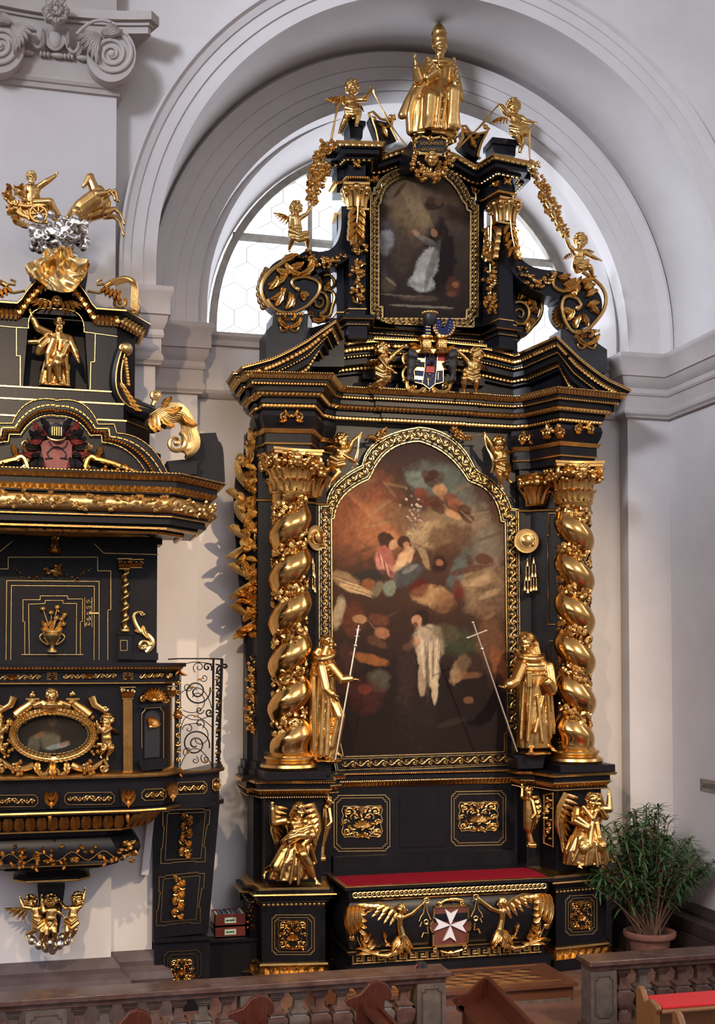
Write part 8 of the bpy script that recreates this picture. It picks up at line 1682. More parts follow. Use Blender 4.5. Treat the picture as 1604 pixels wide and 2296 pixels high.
# small bracket on the wall under the pulpit floor
m = MB(); q0 = PY(Y1 - .12); m.prism([q0(331, 1832), q0(347, 1830), q0(333, 1962), q0(317, 1962)], (0, .12, 0)); tag(m.build('wall_strut', 'plaster', None, smooth=False), 'pale slanted wall strut under the pulpit landing', 'strut')
# ------------------------------------------------------------ sounding board over the pulpit
YC = 12.58
canopy = thing('pulpit_canopy', (XCP, 13.3, 5.3), 'ebony-black sounding board over the pulpit with gilt mouldings, niche and great scrolls', 'canopy')
x1, x2 = W(408, 1090, YC).x - .10, W(502, 1100, 13.1).x - .16
def cpath():
 L = [(x1, YC), (x2, 13.08), (x2, 13.88)]; return [(2*XCP - x, y) for x, y in L][::-1] + L
CP = cpath(); m = MB()
for o, a, b in ((-.12, 5.36, 5.40), (-.04, 5.40, 5.47), (.0, 5.47, 5.50), (-.04, 5.50, 5.70), (.02, 5.70, 5.72), (.08, 5.77, 5.83), (.16, 5.88, 5.905)): slab(m, CP, o, a, b, 13.89)
cb = m.build('canopy_cornice', 'ebony', canopy, angle=25)
g = MB(); g.sweep([(.0, 5.715), (.03, 5.72), (.08, 5.77), (0, 5.775)], CP); acanthus_band(g, CP, .03, 5.715, .06, .07, .03, .04); g.sweep([(.07, 5.83), (.11, 5.835), (.15, 5.88), (.07, 5.885)], CP); acanthus_band(g, CP, .10, 5.83, .05, .06, .03, .03); lumps(g, CP, .165, 5.9, .035, (.014, .01, .01))
g.sweep([(-.13, 5.352), (-.10, 5.355), (-.10, 5.375), (-.13, 5.38)], CP); g.sweep([(-.05, 5.465), (.005, 5.47), (.005, 5.482), (-.05, 5.485)], CP); g.build('canopy_moulding', 'gold_dull', cb)
g = MB(); g.sweep([(-.05, 5.50), (.0, 5.51), (.045, 5.55), (.06, 5.60), (.045, 5.65), (.0, 5.69), (-.05, 5.70)], CP)
P = offset_path(CP, .02); rr = random.Random(31)
for a, b in zip(P, P[1:]):
 d = b - a; L = d.length; t = d/L; nn = V((t.y, -t.x, 0)); n = int(L/.018)
 if a.y > 13.5 or b.y > 13.5: pass
 for i in range(n):
  c = a + t*L*(i + .5)/n; z = rr.uniform(5.52, 5.68); o = .045*cos((z - 5.60)/.1*1.3) + .008; e = c + nn*o + V((0, 0, z)); dr = t*rr.choice((.9, 1)) + V((0, 0, rr.uniform(-.7, .7))); dr.normalize(); s = dr.cross(nn)
  g.grid([[e + dr*.06*x + s*.022*w*f + nn*(.012*(1-abs(f)) + .014*sin(pi*x)) for f in (-1, 0, 1)] for x, w in ((0, .3), (.4, 1), (.8, .6), (1, .1))])
g.build('laurel_band', 'gold_pale', cb)
# underside: dove rays and inner border
m = MB(); U = [(q.x, min(q.y, 13.88)) for q in offset_path(CP, -.28)]; g = MB()
for a, b in zip(U, U[1:]): g.tube([V((*a, 5.345)), V((*b, 5.345))], .028, 6)
for i in range(26):
 an = pi + (i + .5)/26*pi; L = .75 + .2*(i % 2); c = V((XCP + .03, 13.25, 5.33)); g.cap(c + V((cos(an)*.1, sin(an)*.1, 0)), .022, c + V((cos(an)*L, sin(an)*L*.6, .0)), .005, 5)
g.build('dove_rays', 'gold_dull', cb)
# segmental gable in front with the crest
F = PY(YC + .12); Fg = PY(YC + .06)
def sym(pts): r = [(2*124 - x + 0, y - 2) for x, y in reversed(pts)]; return r + pts
AR = sym(arc3((124, 912), (176, 922), (214, 962)) + [(244, 962), (246, 980)] + arc3((246, 980), (314, 1004), (364, 1066))[0:])
m = MB(); m.prism([F(*p) for p in AR] + [F(364, 1068), F(-116, 1064)], (0, .35, 0))
m.prism([PY(YC + .3)(*p) for p in sym(arc3((124, 896), (186, 904), (222, 950)) + [(256, 950), (262, 970)] + arc3((262, 970), (330, 994), (380, 1066)))], (0, .5, 0)); gb = m.build('gable', 'ebony', canopy, angle=25)
def scaled(pts, k): return [(124 + (x-124)*k, 1066 + (y-1066)*k) for x, y in pts]
m = MB()
for k, w, c_ in ((1.0, 2.2, .03), (.86, 1.4, .02)):
 q = scaled(AR, k); q = [p for p in q]; line(m, Fg, q, w, c_)
line(m, PY(YC + .28), sym(arc3((124, 898), (184, 905), (220, 951)) + [(256, 951), (262, 971)] + arc3((262, 971), (330, 996), (378, 1066))), 1.3, .0)
q = scaled(AR, .93); L = path_len(q)
for i in range(int(L[-1]/7)): p, d = at_len(q, L, i*7 + 3); leaf(m, Fg, (p - d*4)[:], (p + d*5)[:], 7, .2, .02, .02, .02, 2, 5)
m.build('gable_moulding', 'gold_dull', gb)
fb3 = MB(); fb3.prism([F(*p, .01) for p in scaled(AR, .86)] , (0, -.01, 0)); fb3.build('gable_field', 'ebony', gb, smooth=False)
# crest: red shield, black lambrequins, cornucopias
cr = thing('carved_crest', F(124, 1060, 0), 'carved crest with plain red shield and red and black mantling on the pulpit canopy', 'coat of arms')
FC = PY(YC + .02); m = MB(); m.prism([FC(*Z3(*p), .02) for p in ((258, 1200), (300, 1212), (374, 1200), (445, 1212), (490, 1198), (480, 1260), (478, 1330), (440, 1400), (374, 1422), (310, 1400), (285, 1330), (275, 1260))], (0, .06, 0)); m.build('shield', 'crest_red', cr, angle=20)
m = MB(); rtube(m, FC, [Z3(*p) for p in arc3((330, 1335), (315, 1300), (320, 1290)) + arc3((320, 1290), (374, 1255), (432, 1290)) + arc3((432, 1290), (440, 1310), (425, 1335))], 1.6, .03); rtube(m, FC, [Z3(300, 1335), Z3(350, 1330)], 1.6, .03); rtube(m, FC, [Z3(400, 1330), Z3(450, 1335)], 1.6, .03); m.build('shield_charge', 'crest_black', cr)
for s in (-1, 1):
 X = lambda a: 374 + s*(a - 374); a_ = MB(); b_ = MB()
 for (p0, p1, w) in (((430, 1180), (520, 1090), 16), ((440, 1190), (555, 1150), 14), ((470, 1200), (560, 1230), 14), ((490, 1260), (580, 1240), 14), ((480, 1290), (600, 1300), 16), ((480, 1340), (560, 1400), 14), ((470, 1350), (500, 1420), 14)):
  (a_ if R.random() < .5 else b_) ; (a_ if (p0[1]//10) % 2 else b_); leaf(b_ if p1[1] in (1150, 1240, 1400) else a_, FC, Z3(X(p0[0]), p0[1]), Z3(X(p1[0]), p1[1]), w, .35*s, .03, .04, .05, 3, 9)
 for (p0, p1, w) in (((420, 1160), (480, 1080), 14), ((450, 1170), (540, 1190), 12), ((480, 1320), (540, 1330), 14), ((460, 1330), (470, 1425), 12), ((490, 1340), (530, 1425), 12)): leaf(b_, FC, Z3(X(p0[0]), p0[1]), Z3(X(p1[0]), p1[1]), w, -.3*s, .045, .04, .05, 3, 9)
 scroll(b_, FC, *Z3(X(500), 1160), 7, 1.2, 0, s, 2.4, .07, 2)
 a_.build('red_mantling', 'crest_red', cr); b_.build('black_mantling', 'crest_black', cr)
 g = MB(); rtube(g, FC, [Z3(X(a), b) for a, b in arc3((560, 1420), (590, 1330), (640, 1340)) + arc3((640, 1340), (760, 1370), (900, 1430))[1:]], 9, .03, 9, (1., .9)); scroll(g, FC, *Z3(X(575), 1250), 12, 1.4, 0, s, 3.4, .05, 2); rtube(g, FC, [Z3(X(a), b) for a, b in arc3((590, 1260), (560, 1340), (600, 1400))], 5, .04, 8); garland(g, FC, [Z3(X(a), b) for a, b in ((690, 1390), (780, 1400), (900, 1430))], 11, 12, .07, .5, random.Random(4 + s)); leaf(g, FC, Z3(X(640), 1330), Z3(X(670), 1250), 14, .2, .03, .03, .04, 3); g.build('horn_of_plenty', 'gold', cr)
m = MB(); c = FC(*Z3(377, 1165), .10); m.ell(c, (.085, .08, .09), None, 16, 10); m.prism([FC(*Z3(*p), .10) for p in ((305, 1075), (330, 1100), (374, 1108), (420, 1100), (448, 1060), (445, 1090), (420, 1120), (374, 1130), (330, 1118))], (0, .03, 0)); hm_ = m.build('crest_helmet', 'crest_black', cr); m = MB()
for k in range(-2, 3): m.tube([c + V((k*.022, -.082 + abs(k)*.006, -.05)), c + V((k*.022, -.088 + abs(k)*.006, .035))], .007, 5)
m.tube([c + V((.085*cos(a), -.07*abs(sin(a)) - .03, -.055 - .05*abs(sin(a)))) for a in [pi + pi*i/10 for i in range(11)]], .012, 6); m.build('visor_bars', 'gold_pale', hm_)
# ---- drum steps and the niche storey
YN = 13.1; FN = PY(YN); m = MB()
xr = W(262, 800, YN).x; xs = W(302, 800, 13.5).x; NP = [(2*XCP - xs, 13.89), (2*XCP - xs, 13.45), (2*XCP - xr, YN), (xr, YN), (xs, 13.45), (xs, 13.89)]
z1_, z2_ = FN(150, 876).z, FN(150, 712).z; zt = FN(150, 716).z
def wallwith(m, x0, x1, za, zb, hx0, hx1, hz0, hz1, y):
 m.add([V((x0, y, za)), V((hx0, y, za)), V((hx0, y, zb)), V((x0, y, zb)), V((hx1, y, za)), V((x1, y, za)), V((x1, y, zb)), V((hx1, y, zb))], [(0, 1, 2, 3), (4, 5, 6, 7)])
hx0, hx1 = FN(52, 800).x, FN(200, 800).x; zs_ = FN(125, 745).z; cxn = (hx0+hx1)/2; rn = (hx1-hx0)/2
A = [(hx0, z1_)] + [(cxn - rn*.88*cos(pi*i/16), zs_ + rn*.80*sin(pi*i/16)) for i in range(17)] + [(hx1, z1_)]
def topz(u): return .0 if abs(u) > .6 else .36*cos(pi/2*abs(u)/.6)**.8
B = [(2*XCP - xr, z1_)] + [(2*XCP - xr + (xr*2 - 2*XCP)*i/16, zt + topz(-1 + i/8)) for i in range(17)] + [(xr, z1_)]
m.grid([[V((x, YN, z)) for x, z in A], [V((x, YN, z)) for x, z in B]]); m.grid([[V((x, YN, z)) for x, z in A], [V((x, YN + .45, z)) for x, z in A]])
for a, b in ((xr, xs), (2*XCP - xs, 2*XCP - xr)):
 ya, yb = (YN, 13.45) if a == xr else (13.45, YN); m.add([V((a, ya, z1_)), V((b, yb, z1_)), V((b, yb, zt)), V((a, ya, zt))], [(0, 1, 2, 3)])
m.box((xs - .01, 13.45, z1_), (xs, 13.89, zt)); m.box((2*XCP - xs, 13.45, z1_), (2*XCP - xs + .01, 13.89, zt))
slab(m, NP, .06, FN(150, 900).z, z1_, 13.89); slab(m, NP, .12, FN(150, 940).z, FN(150, 905).z, 13.89); slab(m, NP, .16, FN(150, 985).z, FN(150, 942).z, 13.89); slab(m, NP, .28, 5.9, FN(150, 1000).z, 13.89); slab(m, NP, .0, zt, zt + .04, 13.89)
nb = m.build('niche_storey', 'ebony', canopy, angle=25); m = MB(); m.box((hx0 - .2, YN + .42, z1_ - .02), (hx1 + .2, YN + .46, zt)); m.box((hx0 - .1, YN, z1_ - .03), (hx1 + .1, YN + .45, z1_ + .003)); m.build('niche_recess', 'niche_black', nb)
g = MB(); line(g, FN, [Z3(*p) for p in ((135, 860), (135, 650), (110, 650), (110, 460), (190, 465))] + [Z3(*p) for p in arc3((190, 465), (230, 350), (380, 338)) + arc3((380, 338), (520, 370), (560, 490))[1:]] + [Z3(*p) for p in ((635, 500), (630, 690), (605, 690), (600, 890))], 1.3, .012)
g.sweep([(.05, z1_ - .01), (.075, z1_ - .008), (.075, z1_ + .006), (.05, z1_ + .008)], NP); g.sweep([(.11, FN(150, 905).z - .01), (.13, FN(150, 905).z - .01), (.13, FN(150, 905).z + .006), (.11, FN(150, 905).z + .006)], NP); g.sweep([(.15, FN(150, 944).z - .01), (.175, FN(150, 944).z - .01), (.175, FN(150, 944).z + .006), (.15, FN(150, 944).z + .006)], NP)
line(g, FN, [Z3(0, 450), Z3(110, 460)], 1.1, .01); line(g, FN, [Z3(635, 500), Z3(780, 520)], 1.1, .01); g.build('niche_fillet', 'gold_pale', nb)
# swan-neck cornice over the niche
TOP = [(2*XCP - xs, 13.89, zt), (2*XCP - xs, 13.45, zt)] + [(XCP + (xr - XCP)*u, YN, zt + topz(u)) for u in [-1 + 2*i/28 for i in range(29)]] + [(xs, 13.45, zt), (xs, 13.89, zt)]
m = MB(); m.sweep([(0, -.02), (.05, -.01), (.09, .05), (.16, .08), (.16, .11), (.0, .13)], TOP); m.grid([[V((x, y, zt - .01)) for x, y, z in TOP], [V((x, y, z + .1)) for x, y, z in TOP]]); m.grid([[V((x, y, z + .125)) for x, y, z in TOP], [V((x, 13.89, z + .125)) for x, y, z in TOP]])
tc_ = m.build('swan_neck_cornice', 'ebony', canopy, angle=30); g = MB(); lumps(g, TOP, .07, -.0, .075, (.03, .025, .035)); acanthus_band(g, [(x, y, z) for x, y, z in TOP], .04, -.05, .10, .07, .03, .05); g.sweep([(.14, .085), (.165, .085), (.165, .1), (.14, .1)], TOP); g.build('cornice_leaves', 'gold', tc_)
m = MB(); c = FN(*Z3(378, 300), .07); head(m, c, .055, (0, -1, -.2), (0, 0, 1), 'curls', False, random.Random(2), 1.1)
for s in (-1, 1): wing(m, c + V((s*.04, .02, -.02)), c + V((s*.22, .02, .01)), .12, (0, 0, 1), 6)
m.build('winged_cherub_head', 'gold', tc_)
# small volutes left and right on top
for s in (-1, 1):
 X = lambda x: 126 + s*(x - 126); g = MB(); F5 = PY(13.2); q = [(X(a), b) for a, b in ((196, 655), (222, 660), (240, 648), (232, 640), (218, 642), (218, 634), (228, 630))]
 rtube(g, F5, q, 3.4, .05, 8); rtube(g, F5, [(X(a), b) for a, b in arc3((236, 642), (290, 628), (302, 672)) + arc3((302, 672), (304, 700), (282, 704))[1:]], 10, .02, 10, (.6, 1.1)); scroll(g, F5, X(266), 682, 17, 1.5, -.6, s, 4, .06, 0);
 for k in range(5): leaf(g, F5, (X(238 + 8*k), 648 + k*2), (X(226 + 10*k), 664 + k*5), 9, .2*s, .06, .03, .03, 3, 7)
 for k in range(4): rtube(g, F5, [(X(a + 4*k), b + 2*k) for a, b in arc3((246, 640), (286, 634), (294, 668)) + [(292, 696)]], 2.2, .10 + .0*k, 6)
 g.build('top_volute', 'gold', canopy)
g = MB(); q = PY(12.95); m = MB()
for pts in (((64, 590), (80, 583), (80, 612), (66, 612)), ((160, 600), (198, 608), (192, 640), (164, 632))): m.prism([PY(13.25)(*p) for p in pts], (0, .3, 0))
m.prism([PY(13.2)(70, 612), PY(13.2)(190, 612), PY(13.2)(190, 650), PY(13.2)(70, 650)], (0, .4, 0)); m.build('crown_plinth', 'ebony', canopy, angle=20)
# great side scrolls
for s in (1,):
 F6 = Plane((xs + .18, 13.08, 0), (.25, -1, 0)); g = MB(); b = MB()
 spine = [(278, 782)] + arc3((272, 800), (270, 880), (322, 920)) + [(345, 930)]
 b.tube([F6(*p, -.06) for p in spine], [.055 + .004*i for i in range(len(spine))], 8); b.tube([F6(*p, -.10) for p in spine], [.06]*len(spine), 8); sc = b.build('scroll_stem', 'ebony', canopy)
 for o in (-6, 6): rtube(g, F6, [(x + o, y - o*.5) for x, y in spine], 2., .02, 7)
 scroll(g, F6, 272, 782, 9, 1.4, .5, -1, 3.2, .04, 0); g.ell(F6(283, 783, .0), (.07, .09, .07), None, 10, 7)
 for k in range(9): leaf(g, F6, (277 + k*.7, 802 + 7*k), (280 + k*.9, 812 + 7*k), 7, 0, .03, .02, .02, 2, 6)
 for k in range(6): leaf(g, F6, (268 + 5*k, 858 + 10*k), (280 + 7*k, 874 + 10*k), 10, .2, .02, .02, .03, 3, 7)
 for k in range(11): rtube(g, F6, arc3((333 + k*2.4, 934 + k*2.6), (398, 908 + k*3.8), (436 - k*3.0, 966 + k*1.2), 12) + arc3((436 - k*3.0, 966 + k*1.2), (441 - k*3.4, 1004), (412 - k*1.0, 1028 - k*1.6), 10)[1:], 4.2, .03 + .09*sin(pi*(k + .7)/11), 7, (.8, .8))
 scroll(g, F6, 388, 996, 25, 1.5, -1.2, 1, 5., .09, 0);
 for p0, p1, w in (((342, 928), (348, 972), 22), ((352, 934), (380, 962), 20), ((330, 940), (338, 975), 18), ((360, 925), (396, 920), 18), ((356, 912), (372, 896), 14), ((400, 930), (430, 960), 16)): leaf(g, F6, p0, p1, w, .25, .08, .05, .06, 4, 9)
 scroll(g, F6, 342, 888, 11, 1.3, 0, 1, 5, .08, 0); rtube(g, F6, [(338, 912), (342, 902), (350, 892)], 5, .06, 7); g.ell(F6(350, 886, .02), (.06, .07, .05), None, 10, 7)
 g.build('great_scroll', 'gold_pale', sc)
 m = MB(); F7 = PY(13.2); m.prism([F7(374, 1034), F7(412, 1030), F7(450, 1036), F7(444, 1040), F7(440, 1064), F7(382, 1062), F7(378, 1040)], (0, .3, 0)); m.build('scroll_plinth', 'ebony', canopy, angle=20)
# curved gable end at the right return
m = MB(); F8 = PY(13.45); m.prism([F8(*p) for p in ((440, 972), (484, 970), (490, 988), (496, 994), (500, 1004), (502, 1020), (505, 1080), (400, 1080), (430, 1000))], (0, .4, 0)); m.build('gable_return', 'ebony', canopy, angle=30)
# ---- apostle in the niche
def apostle():
 Y = 13.2; p = lambda x, y, d=0.: W(x, y, Y) + V((0, -d, 0)); k = MPP(130, 790, Y); b = MB(); rnd = random.Random(8)
 t = thing('niche_statue', p(128, 870), 'bearded gilt apostle with one arm raised, in the niche of the pulpit canopy', 'statue')
 head(b, p(133, 731, .12), 13*k, (.05, -1, -.15), (0, 0, 1), 'short', True, rnd); b.cap(p(132, 742, .1), 8*k, p(134, 756, .06), 12*k)
 robe(b, [(p(134, 752, .05), 22*k, 15*k), (p(136, 768, .05), 29*k, 20*k), (p(134, 792, .05), 25*k, 19*k), (p(128, 815, .05), 28*k, 20*k), (p(124, 840, .05), 30*k, 21*k), (p(122, 866, .04), 32*k, 22*k)], 11, .18, .5, 56, 3)
 b.cap(p(112, 752, .05), 11*k, p(84, 740, .1), 9*k); b.cap(p(84, 740, .1), 9*k, p(76, 722, .1), 8*k); b.cap(p(76, 722, .1), 5*k, p(72, 714, .1), 4*k); hand(b, p(72, 714, .1), (-.4, -.1, 1), (.2, -1, 0), 16*k)
 b.cap(p(156, 764, .06), 11*k, p(168, 794, .12), 9*k); b.cap(p(168, 794, .12), 8*k, p(172, 808, .16), 6*k); hand(b, p(173, 810, .17), (.3, -.3, -1), (.5, -1, 0), 16*k)
 for pts, w in (([(108, 760, .08), (88, 772, .08), (66, 770, .04), (46, 768, .0)], 8), ([(110, 766, .1), (92, 784, .12), (86, 796, .1)], 9), ([(120, 770, .16), (108, 800, .16), (106, 830, .14)], 7), ([(150, 780, .16), (140, 806, .2), (118, 830, .2)], 6), ([(130, 800, .18), (136, 830, .2), (130, 862, .16)], 7), ([(146, 806, .16), (150, 840, .12), (152, 866, .1)], 7), ([(112, 830, .18), (110, 862, .14)], 7)):
  for a, c in zip(pts, pts[1:]): b.cap(p(*a), w*k, p(*c), w*k*.95)
 b.cap(p(126, 814, .1), 13*k, p(128, 826, .24), 12*k); b.cap(p(128, 826, .24), 11*k, p(132, 858, .18), 8*k); foot(b, p(134, 858, .2), p(138, 868, .3), (0, 0, 1), 19*k); foot(b, p(104, 862, .1), p(94, 868, .16), (0, 0, 1), 18*k); b.ell(p(126, 870, .04), (40*k, 30*k, 5*k))
 sculpt(b, 'robed_body', 'gold', t, .0085, 2)
apostle()
# ---- gilt drapery falling over the cornice, silver clouds, chariot and horses on top
def drapery():
 Y = 13.0; p = lambda x, y, d=0.: W(x, y, Y) + V((0, -d, 0)); rows = []; rnd = random.Random(3)
 top = [(96, 576), (110, 566), (125, 562), (140, 566), (160, 576)]; t = thing('gilt_drapery', p(128, 668), 'crumpled gilt cloth hanging over the cornice below the silver clouds', 'drapery'); m = MB()
 for j in range(26):
  v = j/25; row = []
  for i in range(60):
   u = i/59; x = 128 + (u - .5)*(58 + 78*v**.8) + 8*sin(6*v + u*3); y = 566 + v*(62 + 44*sin(pi*u)**.6 - 20*abs(u - .45)) + 6*sin(u*7 + v*3)
   d = .14 + .12*v + .10*noise.noise((u*3.5 + v*1.2, v*1.8, 1.7)) + .16*abs(noise.noise((u*5 - v*2.5, v*2, 5))) + .02*sin(u*16 + 6*noise.noise((u*2, v*3, 2)))
   row.append(p(x, y, d))
  rows.append(row)
 m.grid(rows); m.grid([[q + V((0, .05, 0)) for q in r] for r in rows]); m.build('cloth_folds', 'gold_pale', t)
drapery()
def clouds():
 Y = 13.15; p = lambda x, y, d=0.: W(x, y, Y) + V((0, -d, 0)); m = MB(); rnd = random.Random(6); k = MPP(130, 540, Y)
 for i in range(110):
  a = rnd.uniform(0, 1); x = rnd.uniform(72, 194); y = 525 + rnd.gauss(0, 16) - (8 if x > 160 else 0); r = rnd.uniform(7, 13); m.ell(p(x, y, rnd.uniform(-.34, .18)), r*k, None, 10, 7)
 for i in range(26): m.ell(p(rnd.uniform(92, 165), rnd.uniform(545, 578), rnd.uniform(-.1, .14)), rnd.uniform(8, 13)*k, None, 10, 7)
 for i in range(14): x = rnd.uniform(80, 190); y = rnd.uniform(508, 545); m.tube([p(x + 9*cos(a*.5)*(1 - a/16), y + 9*sin(a*.5)*(1 - a/16), .2) for a in range(14)], 2.6*k, 6)
 o = sculpt(m, 'silver_cloud', 'silver', None, .014, 1); tag(o, 'bank of silver clouds under the gilt chariot on top of the pulpit canopy', 'carved cloud'); o['kind'] = 'thing'
clouds()
def charioteer():
 Y = 13.2; p = lambda x, y, d=0.: W(x, y, Y) + V((0, -d, 0)); k = MPP(70, 440, Y); b = MB(); rnd = random.Random(9)
 t = thing('charioteer_statue', p(90, 500), 'gilt seated charioteer with outstretched arm above the silver clouds', 'statue')
 head(b, p(71, 405, .1), 12*k, (.15, -1, -.1), (0, 0, 1), 'curls', True, rnd); b.cap(p(71, 416, .08), 7*k, p(70, 426, .05), 9*k)
 b.ell(p(70, 430, .05), (21*k, 14*k, 13*k)); b.cap(p(70, 432, .05), 17*k, p(70, 456, .05), 15*k); robe(b, [(p(70, 424, .05), 17*k, 13*k), (p(70, 444, .05), 19*k, 14*k), (p(74, 462, .05), 22*k, 15*k), (p(86, 468, .08), 26*k, 14*k)], 9, .12, .3, 44, 2)
 b.cap(p(84, 426, .06), 7.5*k, p(104, 414, .08), 6.5*k); b.cap(p(104, 414, .08), 7*k, p(122, 402, .08), 4.5*k); hand(b, p(122, 402, .08), (.6, -.1, .8), (0, -1, 0), 13*k, .35, .2)
 b.cap(p(54, 430, .06), 8*k, p(46, 446, .1), 7*k); b.cap(p(46, 446, .1), 7*k, p(56, 460, .16), 5*k); hand(b, p(57, 461, .16), (1, -.1, 0), (0, -1, 0), 12*k)
 b.cap(p(80, 464, .1), 12*k, p(112, 466, .16), 10*k); b.cap(p(112, 466, .16), 9*k, p(128, 488, .14), 6*k); foot(b, p(128, 490, .14), p(140, 496, .18), (0, 0, 1), 14*k); b.cap(p(78, 470, .06), 11*k, p(104, 478, .1), 9*k); b.cap(p(104, 478, .1), 8*k, p(122, 498, .1), 5*k); foot(b, p(122, 498, .1), p(134, 504, .14), (0, 0, 1), 13*k)
 sculpt(b, 'body', 'gold', t, .0075, 2)
 m = MB(); t2 = thing('gilt_chariot', p(60, 512), 'gilt shell-shaped chariot with a spoked wheel above the silver clouds', 'chariot'); F9 = PY(Y - .12)
 for i in range(9): a = i/8; m.tube([F9(x, y, .02*sin(i)) for x, y in arc3((20 + 6*i, 452 - 2*(i % 2)), (34 + 6*i, 476 + 2*i), (66 + 5*i, 488 + i*1.4))], .022, 7)
 scroll(m, F9, 20, 438, 14, 1.4, .5, 1, 4.5, .03, 4); scroll(m, F9, 36, 428, 10, 1.2, 2, -1, 3.5, .03, 3); scroll(m, F9, 30, 470, 14, 1.3, 2, 1, 4.5, .03, 4); rtube(m, F9, [(10, 446), (24, 460), (60, 466), (112, 462)], 4, .04, 7); rtube(m, F9, arc3((28, 486), (48, 505), (66, 508)), 7, .03, 8); scroll(m, F9, 40, 496, 12, 1.3, 0, 1, 4, .03, 4)
 for (a, b2) in (((20, 450), (4, 440)), ((26, 430), (14, 420)), ((40, 424), (52, 418)), ((34, 480), (16, 486)), ((44, 490), (30, 504))): leaf(m, F9, a, b2, 9, .3, .03, .03, .04, 3)
 m.build('chariot_body', 'gold', t2); m = MB(); c = F9(86, 484, .06); m.tube([c + V((.085*cos(a), 0, .085*sin(a))) for a in [2*pi*i/24 for i in range(24)]], .014, 7, closed=True); m.ell(c, .03)
 for i in range(8): a = 2*pi*i/8; m.tube([c, c + V((.08*cos(a), 0, .08*sin(a)))], .009, 5)
 m.build('wheel', 'gold', t2)
charioteer()
def horse(dx, dy, dd, lab, var):
 Y = 13.2 + dd; p = lambda x, y, d=0.: W(x + dx, y + dy, Y) + V((0, -d, 0)); k = 1.22*MPP(200, 450, Y); b = MB(); t = thing('rearing_horse', p(170, 500), lab, 'statue')
 if var == 0:
  b.cap(p(168, 484, .0), 14*k, p(184, 464, .0), 15*k); b.cap(p(184, 464), 15*k, p(212, 444), 15.5*k); b.cap(p(212, 444, .0), 15*k, p(222, 430, .0), 12*k)      # trunk
  b.cap(p(216, 436), 11*k, p(206, 410), 9*k); b.cap(p(206, 410), 8.5*k, p(201, 399), 7*k); b.cap(p(200, 398, .01), 6.5*k, p(190, 416, .03), 4*k); b.cap(p(190, 416, .03), 4*k, p(187, 421, .03), 3.4*k)
  for s in (-1, 1): b.cap(p(202, 394, s*.02), 1.8*k, p(204, 388, s*.025), .8*k)
  for i in range(9): b.ell(p(206 + i*1.6, 394 + i*4.4, .0), (4.5*k, 3*k, 5*k), None, 7, 5)
  for s in (-1, 1):
   d = s*.05; e = 8 if s < 0 else 0
   b.cap(p(218, 440, d), 7.5*k, p(238 + e*.4, 436 - e*.2, d), 5*k); b.cap(p(238 + e*.4, 436 - e*.2, d), 4.2*k, p(246 + e*1.6, 430 - e, d), 3*k); b.cap(p(246 + e*1.6, 430 - e, d), 3*k, p(256 + e*1., 446 - e*.6, d), 2.2*k); b.cap(p(256 + e, 446 - e*.6, d), 2.6*k, p(258 + e, 452 - e*.6, d), 3.2*k)
   b.cap(p(170, 482, d*1.3), 11*k, p(164, 500, d*1.3), 6.5*k); b.cap(p(164, 500, d*1.3), 5*k, p(156, 508 + e*.3, d*1.3), 3.5*k); b.cap(p(156, 508 + e*.3, d*1.3), 3*k, p(158, 522, d*1.3), 2.4*k)
  b.cap(p(158, 478), 4*k, p(150, 490), 4*k); b.cap(p(150, 490), 4*k, p(152, 512), 2.5*k)
 else:
  b.cap(p(196, 484), 12*k, p(232, 474), 12*k); b.cap(p(232, 474), 11*k, p(240, 456), 8.5*k); b.cap(p(240, 456), 8*k, p(236, 440), 7*k); b.cap(p(236, 440), 6*k, p(250, 432, .02), 3.8*k); b.cap(p(250, 432, .02), 3.4*k, p(254, 436, .02), 3*k)
  for i in range(6): b.ell(p(234 + i*.8, 434 + i*5), (4*k, 3*k, 5*k), None, 7, 5)
  for s in (-1, 1):
   d = s*.05; e = 10 if s < 0 else 0
   b.cap(p(236, 480, d), 8*k, p(256, 472 + e, d), 4.4*k); b.cap(p(256, 472 + e, d), 4*k, p(268, 482 + e*1.2, d), 3*k); b.cap(p(268, 482 + e*1.2, d), 2.8*k, p(276, 500 + e*1.8, d), 2.2*k); b.cap(p(276, 500 + e*1.8, d), 2.5*k, p(278, 506 + e*1.8, d), 3*k)
   b.cap(p(194, 488, d), 10*k, p(184, 500, d), 6*k); b.cap(p(184, 500, d), 5*k, p(176, 512, d), 3*k)
 sculpt(b, 'body', 'gold', t, .007, 2)
horse(0, 0, -.05, 'gilt rearing horse with raised head in front of the chariot', 0); horse(0, 0, .14, 'second gilt horse leaping behind the rearing one, forelegs stretched', 1)
